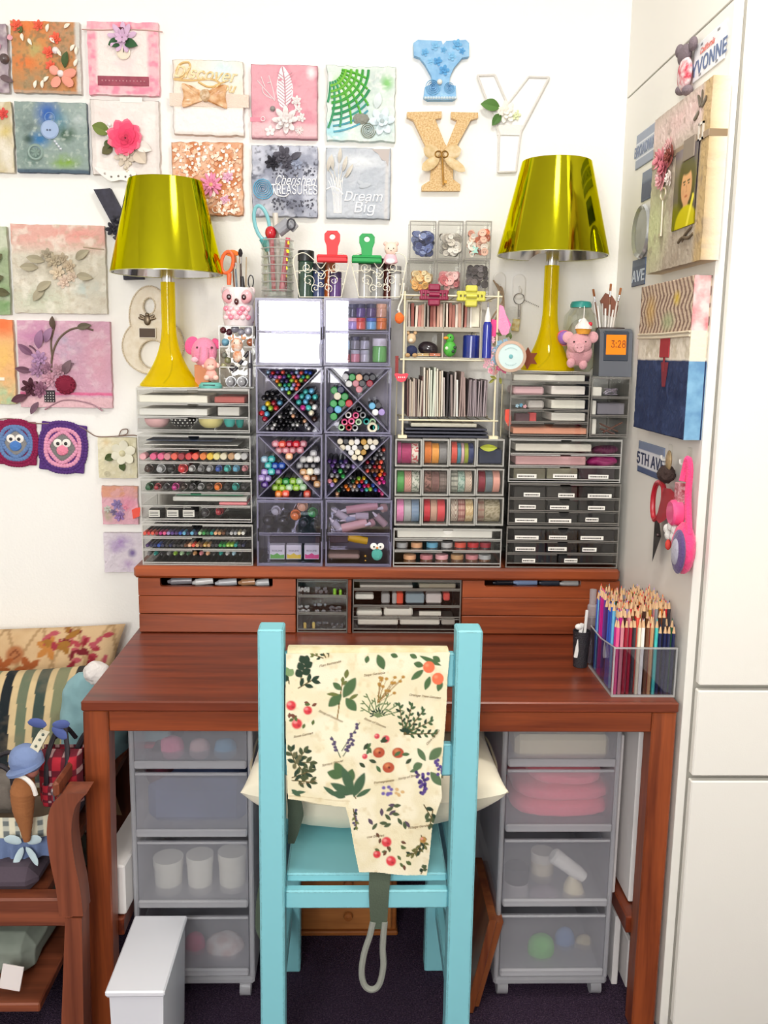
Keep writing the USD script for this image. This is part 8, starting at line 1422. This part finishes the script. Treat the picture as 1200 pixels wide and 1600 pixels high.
obj('digits', mv(mv(text('3:28', hC*.15, sx=.72, depth=.0004), (wC*.12, hC*.68, 0)), (0, -.0016, 0), rx=90).apply_transform(trimesh.transformations.rotation_matrix(math.radians(-4), (1, 0, 0))), P('7a3a10', .5), bz_)
# ---------------------------------------------------------------- things on the wardrobe side (they face -x)
class Side(Art):
    def __init__(s, name, label, cat, L_, R_, vt, vb, base, depth=.003, relief=.0004, wob=.0, n=(60, 60), seed=1, edge=None):
        "L_, R_: pixel points on the left and right edge; vt, vb: (u, v) pixel points on the top and bottom edge"
        xp = XW-depth; ya, yb_ = onx(*L_, xp)[0], onx(*R_, xp)[0]; zt, zb_ = onx(*vt, xp)[1], onx(*vb, xp)[1]
        s.w, s.h, s.d, s.xp = abs(ya-yb_), zt-zb_, depth, xp; s.c = np.array((XW-.0004, (ya+yb_)/2, (zt+zb_)/2))
        s.t = thing(name, label, cat, s.c, -90, 90); s.u0, s.u1, s.v0, s.v1 = 0, 100, 0, 100; s.nu, s.nv = n
        s.U, s.V = np.meshgrid(np.linspace(0, 100, n[0]), np.linspace(100, 0, n[1])); s.p = Print(s.U, s.V, base); s.relief, s.wob, s.seed, s.edge = relief, wob, seed, edge; s.rel = np.zeros_like(s.U)
    def L(s, u, v, dz=0): return np.array(((u/100-.5)*s.w, (.5-v/100)*s.h, s.d+dz))
NAVY = P('33425e', .5); WHT2 = P('eef0f2', .5)
A = Side('number_plate', 'white souvenir number plate with blue capitals and red script near the top seam', 'plate', (1084, 103), (1134, 58), (1110, 52), (1108, 110), 'eceef2', .002); A.mix('f3d9d2', A.p.band(14, 40, 10)*A.p.band(10, 75, 10, 'u')*.25).done(.35, 'plate', .05)
A.D('lettering', text('YVONNE', A.h*.38, depth=.0006, sx=A.w*.86/(A.h*.38*4.45), bold=True), P('5c6f95', .5), 51, 66, .0002); A.D('script', text('California', A.h*.16, slant=.4, depth=.0006, sx=1.1), P('d9776a', .5), 45, 28, .0002)
for u, v in ((25, 10), (78, 10), (25, 91), (78, 91)): A.D('slot', bx(-.006, .006, -.0022, .0022, 0, .0006, .0003), P('8a8c92', .6), u, v)
def sideat(u, v, d): y, z = onx(u, v, XW-d); return np.array((XW-d, y, z))
t0 = sideat(1070, 118, .012); t = thing('teddy_magnet', 'grey teddy bear magnet in a red patterned shirt beside the white plate', 'magnet', t0); S_ = lambda u, v, d=.012: sideat(u, v, d)-t0; GB = P('7a6d74', .95, bump=1, bs=260)
obj('head', ball(S_(1070, 86), (.011, .030, .020), 3), GB, t); obj('body', ball(S_(1070, 116), (.012, .030, .034), 3), P('c9485a', .9, var='e9dcdc', vs=70), t)
for u, v in ((1062, 80), (1083, 68)): obj('ear', ball(S_(u, v), (.008, .015, .013), 2), GB, t)
for u in (1064, 1074): obj('foot', ball(S_(u, 141), (.011, .016, .010), 2), GB, t)
# big canvas with the portrait photo
A = Side('canvas_art', 'tall deep canvas with pink flowers and a framed portrait photo on the wardrobe side', 'wall art', (1017, 306), (1105, 262), (1112, 120), (1097, 405), 'b9ad9c', .034, .0015, .0006, (110, 130), 31, edge='f6e3c6')
A.mix('e6cfc8', A.p.band(-5, 30, 14)*.95); A.spot('c9cf9e', 12, 70, 34, 40, .9); A.spot('dcb9b4', 60, 10, 40, 12, .8, n=9); A.mix('c2a46e', A.p.band(84, 105, 6, 'u')*.85); A.spot('9a8a78', 62, 92, 40, 16, .7, n=10); A.mix('8f7f70', A.nz(14, 4, .58, .7)*.5); A.done(.75)
f0, f1, g0, g1 = 49, 87, 31, 78; pw, ph = (f1-f0)/100*A.w, (g1-g0)/100*A.h
U2, V2 = np.meshgrid(np.linspace(0, 1, 60), np.linspace(1, 0, 90)); q = Print(U2, V2, '5a5058')
q.mix('7c6f7c', q.ell(.35, .12, .5, .25, .8)); q.mix('2a2024', q.ell(.58, .42, .42, .40, .2)); q.mix('241a1e', q.band(.42, .8, .05)*q.band(.2, .95, .05, 'u')); q.mix('6b6a10', q.ell(.1, .92, .4, .3, .4)); q.mix('d89c7c', q.ell(.58, .50, .25, .245, .12)); q.mix('d59a7a', q.band(.66, .8, .03)*q.band(.46, .7, .04, 'u')); q.mix('c9bc10', q.ell(.62, .98, .5, .26, .12)); q.mix('f0e24a', q.line([(.9, .66), (.7, .98)], .05)); q.mix('2a2024', q.ell(.56, .27, .27, .1, .3))
for e_ in (.48, .67): q.mix('3a2420', q.ell(e_, .47, .045, .014, .3)); q.mix('3a2824', q.line([(e_-.06, .435), (e_+.05, .43)], .01))
q.mix('b4563f', q.ell(.58, .62, .08, .018, .4)); q.mix('b97a5c', q.line([(.58, .49), (.6, .56), (.57, .565)], .012)); q.mix('b9806a', q.ell(.44, .56, .08, .06, .9)*.4)
a_ = (U2-.5)*pw+((f0+f1)/200-.5)*A.w; b_ = (.5-V2)*ph+(.5-(g0+g1)/200)*A.h; Vv = np.stack([a_, b_, np.full_like(a_, A.d+.003)], -1).reshape(-1, 3); Vb = Vv.copy(); Vb[:, 2] -= .002; gfq = grid_faces(60, 90)
obj('portrait_photo', trimesh.Trimesh(np.vstack([Vv, Vb]), np.vstack([gfq, gfq[:, ::-1]+5400]), process=False), painted(.35, .0, 100), A.t, False, label='glossy photo of a person with dark hair in a yellow top', cols=np.vstack([q.c.reshape(-1, 3)]*2))
A.D('strap', [bx(-A.w*.5, A.w*.5, -.006, .006, 0, .0015)], P('a08c74', .8), 50, 30); A.D('buckle', [bx(-.012, .012, -.016, -.012, 0, .003), bx(-.012, .012, .012, .016, 0, .003), bx(-.012, -.008, -.016, .016, 0, .003), bx(.008, .012, -.016, .016, 0, .003)], P('e6e2da', .3, me=.6), 88, 27)
A.D('side_strap', bx(A.w*.5-.0005, A.w*.5+.001, -.006, .006, -.033, 0).apply_translation(A.L(50, 30, 0)*(0, 1, 1)), P('8a7458', .8)); A.D('clothes_peg_tag', bx(-.03, .03, -.02, .02, 0, .004, .001), P('8f8274', .8), 72, 33, .001)
for i, (u, v, r, h) in enumerate(((22, 30, .030, 'd98a94'), (30, 36, .026, 'c9707c'), (26, 43, .024, 'e0a4a8'), (36, 24, .020, 'dcb0ae'), (40, 31, .024, '8f4a40'), (40, 44, .018, 'e9dcd4'), (20, 40, .018, 'e6c9c4'))): A.D('fabric_flower', mv(flower(r, 6, 3, i), rz=i*20), P(h, .8), u, v, .002)
A.D('key', [tube([(.016*math.cos(x), .012*math.sin(x), .004) for x in np.linspace(0, 6.283, 18)[:-1]], .002, 6, True), tube([(0, -.012, .004), (.002, -.085, .004)], .0022, 6), bx(-.010, .002, -.085, -.079, .002, .006)], P('e0d6c4', .3, me=.5), 30, 52); A.D('twig', tube(smooth_pts([(-.03, 0, 0), (0, .006, .003), (.03, .002, .002), (.05, .008, 0)], 5), .003, 6), P('6a5a46', .8), 70, 86); A.D('twig', tube(smooth_pts([(-.02, -.01, 0), (.0, .0, .003), (.03, .012, .001)], 5), .0025, 6), P('6a5a46', .8), 74, 83); A.D('metal_moth', [mv(petal(.03, .012, .002, 0, x)) for x in (30, 80, 200, 120)], P('6f6354', .4, me=.5), 84, 14)
# chevron and navy canvas
A = Side('canvas_art', 'deep canvas with chevron top, cream band, red tag and navy lower half', 'wall art', (997, 555), (1077, 560), (1085, 430), (1070, 688), '2c3a5e', .034, .0015, .0006, (120, 150), 32)
zig = ((A.U+2.2*np.abs(((A.V/9) % 2)-1)*3) % 6.6) < 3.0; top = (A.V < 33)
A.mix('cdb7a0', top*1.); A.mix('7a5e54', (top & zig)*.9); A.spot('d3a957', 22, 18, 14, 14, .6); A.spot('d9b93c', 72, 12, 8, 6, .8); A.spot('a9b48a', 58, 26, 16, 8, .8); A.mix('e6dccb', A.p.band(33, 51.5, .8)); A.mix('c9bda6', A.p.band(36, 50, 1)*A.nz(20, 4, .5, .6)*.7); A.mix('1f2b4e', (A.V > 51.5)*A.nz(7, 5, .45, .6)*.7); A.mix('3f4f78', (A.V > 51.5)*A.nz(16, 8, .6, .7)*.6); A.done(.8)
A.D('edge_band', [bx(A.w*.5-.001, A.w*.5+.0015, -A.h*.5, -A.h*.02, -.002, .0).apply_translation((0, 0, 0))+bx(A.w*.5-.001, A.w*.5+.0015, -A.h*.5, -A.h*.015, .003, A.d)], P('5f8fb8', .6, var='7fb0cf', vs=30)); A.D('edge_band', bx(A.w*.5-.001, A.w*.5+.0015, A.h*.17, A.h*.5, .003, A.d), P('ecd0cc', .7, var='d8606a', vs=26)); A.D('edge_band', bx(A.w*.5-.001, A.w*.5+.0015, -A.h*.015, A.h*.17, .003, A.d), P('e9dfc8', .8, bump=.6, bs=120))
for i, v in enumerate((33.5, 36)): A.D('cord', tube([A.L(0, v, .002), A.L(50, v+.5, .003), A.L(100, v, .002)], .0022, 6), P('d9ccb4', .9))
A.D('red_tag', bx(-.028, .028, -.020, .020, 0, .002, .0005), P('a32a34', .7), 57, 43, .001); A.D('red_stem', bx(-.004, .004, -.03, .0, 0, .0015), P('8e2430', .7), 57, 49, .001); A.D('red_stem', mv(Polygon and ext(Polygon([(-.02, 0), (.024, 0), (.012, -.05), (-.006, -.05)]), .001)), P('7c2434', .8), 58, 52.5, .001)
def plate(name, label, L_, R_, vt, vb, base, rows, seed=1, cat='plate'):
    A = Side(name, label, cat, L_, R_, vt, vb, base, .002, .0002, 0, (40, 30), seed)
    for b0, b1, h in rows: A.mix(h, A.p.band(b0, b1, 1.5))
    A.done(.35, 'plate', .05); return A
A = plate('number_plate', 'blue grey plate with pale bands reading BROADWAY behind the pink flowers', (994, 238), (1026, 222), (1008, 203), (1008, 256), '8f9ab0', [(28, 72, 'b4bccb'), (26, 29, 'e6e9ee'), (71, 74, 'e6e9ee')]); A.D('lettering', text('BROADWAY', A.h*.3, depth=.0006, sx=A.w*.9/(A.h*.3*6.3), bold=True), P('74819c', .5), 50, 50, .0002)
A = plate('fridge_magnet', 'small dark blue magnet below the Broadway plate', (1003, 292), (1018, 288), (1010, 267), (1010, 312), '4a5a78', [(0, 35, '6a7890'), (38, 95, '2f3f60')], cat='magnet')
A = plate('fridge_magnet', 'small dark blue magnet lettered AVE above the chevron canvas', (988, 425), (1008, 422), (998, 405), (998, 446), '43526c', [(0, 26, '5a6880')], cat='magnet'); A.D('lettering', text('AVE', A.h*.42, depth=.0006, sx=A.w*.85/(A.h*.42*2.3), bold=True), P('c9d2de', .5), 50, 62, .0002)
A = plate('number_plate', 'street sign plate reading 5TH AVE below the navy canvas', (997, 716), (1037, 722), (1018, 694), (1018, 745), 'e9ebf0', [(-5, 26, '8492ae'), (80, 105, '4f5f86')]); A.D('lettering', text('5TH AVE', A.h*.36, depth=.0006, sx=A.w*.86/(A.h*.36*4.6), bold=True), P('2d3a5a', .5), 50, 54, .0002)
t0 = sideat(1001, 362, .01); t = thing('oval_dish', 'round silver grey glass dish magnet below the dark blue magnet', 'dish', t0, -90, 90); obj('dish', lathe([(0, -.008), (.055, -.008), (.062, -.002), (.058, .004), (.05, -.001), (0, -.002)], 40), P('b9bdbf', .12, me=.55), t)
# hanging things at the lower wardrobe side
def shook(u, v, label): o = sideat(u, v, .0005); t = thing('adhesive_hook', label, 'hook', o); obj('plate', bx(-.005, 0, -.009, .009, -.022, .022, .002), CLR, t, smooth=False); obj('prong', tube(smooth_pts([(-.005, 0, -.004), (-.014, 0, -.012), (-.020, 0, -.010), (-.021, 0, -.002)], 5), .0025, 6), P('e3e0da', .3), t); return o
shook(1049, 710, 'clear adhesive hook with the scissors on the wardrobe side'); shook(1079, 716, 'clear adhesive hook with the pink crochet purse on the wardrobe side')
t0 = sideat(1043, 730, .022); t = thing('charm_tag', 'gold tan charm with a brown pompom hanging above the red scissors', 'charm', t0); S_ = lambda u, v, d=.022: sideat(u, v, d)-t0
obj('charm', ball(S_(1045, 720), (.005, .014, .022), 2), P('b9a07a', .4, me=.3, var='8f7a56', vs=60), t); obj('pompom', mv(lump(ball((0, 0, 0), (.018, .026, .018), 3), .008, 120, 2), S_(1041, 741)), P('3a2a26', .95, bump=1, bs=300), t)
t0 = sideat(1030, 880, .02); t = thing('scissors', 'dark bladed scissors with red handles hanging on the wardrobe side', 'scissors', t0); S_ = lambda u, v, d=.02: sideat(u, v, d)-t0
lp_ = [S_(u, v) for u, v in ((1031, 754), (1037, 762), (1036, 785), (1030, 806), (1023, 812), (1020, 798), (1021, 775), (1025, 758))]; obj('handle', tube(smooth_pts(lp_, 5, True), .0058, 8, True), P('b3202f', .35), t)
hb_ = trimesh.convex.convex_hull(np.vstack([S_(u, v, d) for u, v in ((1037, 762), (1048, 764), (1054, 770), (1051, 788), (1040, 812), (1030, 818), (1025, 812), (1036, 790)) for d in (.014, .026)])); obj('handle', hb_, P('b01f30', .35), t)
obj('blade', trimesh.convex.convex_hull(np.vstack([S_(u, v, d) for u, v in ((1023, 812), (1030, 814), (1033, 838), (1019, 878), (1022, 845)) for d in (.017, .023)])), P('33282a', .3, me=.6), t); obj('pivot', ball(S_(1028, 836, .024), .004, 2), P('5a4a4a', .3, me=.7), t)
t0 = sideat(1066, 890, .02); t = thing('crochet_purse', 'hot pink crochet pouch with purple front and long strap on the wardrobe side', 'pouch', t0); S_ = lambda u, v, d=.02: sideat(u, v, d)-t0; HP = FUR('f0437e')
obj('pouch', mv(lump(ball((0, 0, 0), (.02, .040, .052), 3), .004, 120, 3), S_(1068, 856)), HP, t); obj('front_patch', ball(S_(1060, 862, .034), (.010, .030, .044), 3), FUR('5a4478'), t); obj('grey_patch', ball(S_(1055, 862, .042), (.006, .016, .026), 3), FUR('a9a6b4'), t)
obj('strap', tube(smooth_pts([S_(1077, 835), S_(1075, 780), S_(1078, 735), S_(1075, 717, .024), S_(1070, 735, .026), S_(1066, 752, .03)], 6), .007, 8), HP, t)
t0 = sideat(1056, 833, .03); t = thing('crochet_charms', 'white crochet flower with a red drop hanging beside the pink pouch', 'charm', t0); S_ = lambda u, v, d=.03: sideat(u, v, d)-t0
obj('flower', [ball(S_(u, v), (.007, .009, .010), 2) for u, v in ((1042, 826), (1048, 822), (1054, 828), (1052, 838), (1044, 836))], FUR('e6e2de'), t); obj('drop', ball(S_(1044, 851), (.006, .007, .011), 2), P('d8443a', .7), t)
t0 = sideat(1056, 801, .03); t = thing('pink_tape_measure', 'round glossy pink tape measure hanging in front of the pouch strap', 'tape measure', t0); obj('case', mv(lathe([(0, -.012), (.022, -.012), (.026, -.008), (.026, .008), (.022, .012), (0, .012)], 30), ry=90), P('f0568c', .25, coat=.4), t); obj('tag', bx(-.002, .012, -.012, .012, .022, .06, .001), P('d9b0b4', .8, var='a33a4a', vs=120), t)
# ---------------------------------------------------------------- pencils and bottle on the desk
DZ = .7506
(fx0, fy0), (fx1, _), (lx, ly) = onz(955, 1089, DZ), onz(1062, 1086, DZ), onz(919, 1041, DZ)
fx1 = min(fx1, .6); by_ = ly; hx0 = (fx0+lx)/2; zf = at(1000, 1012, fy0)[1]-DZ; zbk = at(925, 978, by_)[1]-DZ
t = thing('pencil_box', 'clear acrylic tray box crammed with coloured pencils at the right desk corner', 'box', (hx0, fy0, DZ)); W = fx1-hx0; D_ = by_-fy0
sd = Polygon([(0, 0), (D_, 0), (D_, zbk), (D_*.55, zbk*.98), (0, zf)]); side_ = ext(sd, .003); side_.vertices = np.stack([side_.vertices[:, 2], side_.vertices[:, 0], side_.vertices[:, 1]], 1)
obj('box', [side_, mv(side_, (W-.003, 0, 0)), bx(0, W, 0, .003, 0, zf), bx(0, W, D_-.003, D_, 0, zbk), bx(0, W, 0, D_, 0, .003)], pane('pencil_box_acrylic', 'eeeef2', .07, .5), t, smooth=False)
obj('edge', [bx(0, W, -.0005, .0035, zf-.003, zf), bx(0, W, -.001, .004, 0, .004), bx(-.0005, .0035, 0, D_, 0, .0035), bx(0, .003, -.001, .003, 0, zf), bx(W-.003, W, -.001, .003, 0, zf)]+[tube([(0.0015, 0, zf), (.0015, D_*.55, zbk*.98), (.0015, D_, zbk)], .0017, 5)], EDG, t, smooth=False)
def pencil(c, L=.175):
    def b(t):
        r = .0037; obj('barrel', mv(lathe([(0, 0), (r, 0), (r, L-.02), (0, L-.02)], 6)), P(C[c], .35, coat=.3), t, smooth=False); obj('wood_cone', lathe([(0, L-.02), (r*.98, L-.02), (r*.35, L-.006), (0, L-.006)], 8), P('dcb58a', .7), t); obj('lead', lathe([(0, L-.006), (r*.35, L-.006), (0, L)], 8), P(C[c], .5), t)
    return b
q = random.Random(77); cols_ = 12; rows_ = max(6, int((D_-.012)/.0105)); inner = W-.016
front = ['pink', 'rose', 'crimson', 'crimson', 'charcoal', 'cream', 'white', 'brown', 'tan', 'turquoise', 'navy', 'navy', 'navy', 'navy']
lefts = ['magenta', 'magenta', 'purple', 'sky_blue', 'blue', 'blue', 'blue', 'purple', 'violet', 'purple']
hues = 'crimson rose coral orange peach gold brown dark_brown charcoal grey lilac tan red coral brown dark_green'.split()
for j in range(rows_):
    for i in range(14):
        c = front[i] if j == 0 else (lefts[j % 10] if i < 1 or (i == 1 and j < 6) else q.choice(hues))
        x, y = hx0+.008+inner*i/13+q.uniform(-.0008, .0008), fy0+.009+(D_-.018)*j/(rows_-1)+q.uniform(-.0008, .0008)
        if j and q.random() < .12: continue
        L = round(q.choice([.160, .168, .175, .180]) if j else (.150 if i > 9 else .162), 3)+(0.012 if 2 < j else 0)
        if j == 0: lb = f'{nm(c)} pencil, {ORD[i]} from the left in the front row of the pencil box'
        elif i < 1: lb = f'{nm(c)} pencil along the left side of the pencil box, row {ORD[j]} from the front'
        else: lb = f'{nm(c)} pencil, {ORD[i]} from the left in row {ORD[j]} of the pencil box'
        again(('pencil', c, round(L, 3)), pencil(c, L), 'coloured_pencil', lb, 'pencil', (x, y, DZ+.0035), q.uniform(0, 60), group='coloured pencils in the clear box')
so = np.array((*onz(921, 1033, DZ), DZ)); hS = at(921, 921, so[1])[1]-DZ; ks = pxm(so[1])
t = thing('spray_bottle', 'translucent grey spray bottle standing beside the pencil box', 'bottle', so); GG = milky('grey_bottle', '9a9298', .7, .3, .3); obj('bottle', lathe([(0, 0), (10*ks, 0), (10*ks, hS*.5), (7*ks, hS*.62), (0, hS*.62)], 24), GG, t); obj('cap', lathe([(0, hS*.62), (8*ks, hS*.62), (8*ks, hS*.78), (5.5*ks, hS*.8), (5.5*ks, hS), (0, hS)], 22), milky('clear_cap', 'c9c4c8', .55, .3, .3), t)
po_ = np.array((*onz(907, 1036, DZ), DZ)); po_[1] -= .02; t = thing('mesh_cup', 'small black mesh cup with white clips beside the spray bottle', 'cup', po_-(.006, 0, 0)); hc = at(907, 985, po_[1])[1]-DZ
obj('cup', lathe([(0, 0), (11*ks, 0), (14*ks, hc), (13*ks, hc), (10*ks, .003), (0, .003)], 28), P('26242a', .5, bump=1, bs=500), t)
single('white_clip', T([mv(bx(-.004, .004, -.003, .003, -.06, .02, .001), tuple(po_+(-.012, -.012, hc)), ry=8), ball(tuple(po_+(-.016, -.012, hc+.012)), (.009, .006, .007), 2), mv(bx(-.003, .003, -.003, .003, -.02, .05, .001), tuple(po_+(-.002, -.01, hc)), ry=3)]), P('e6e4e0', .5), 'white plastic clip hooked over the black mesh cup', 'clip')
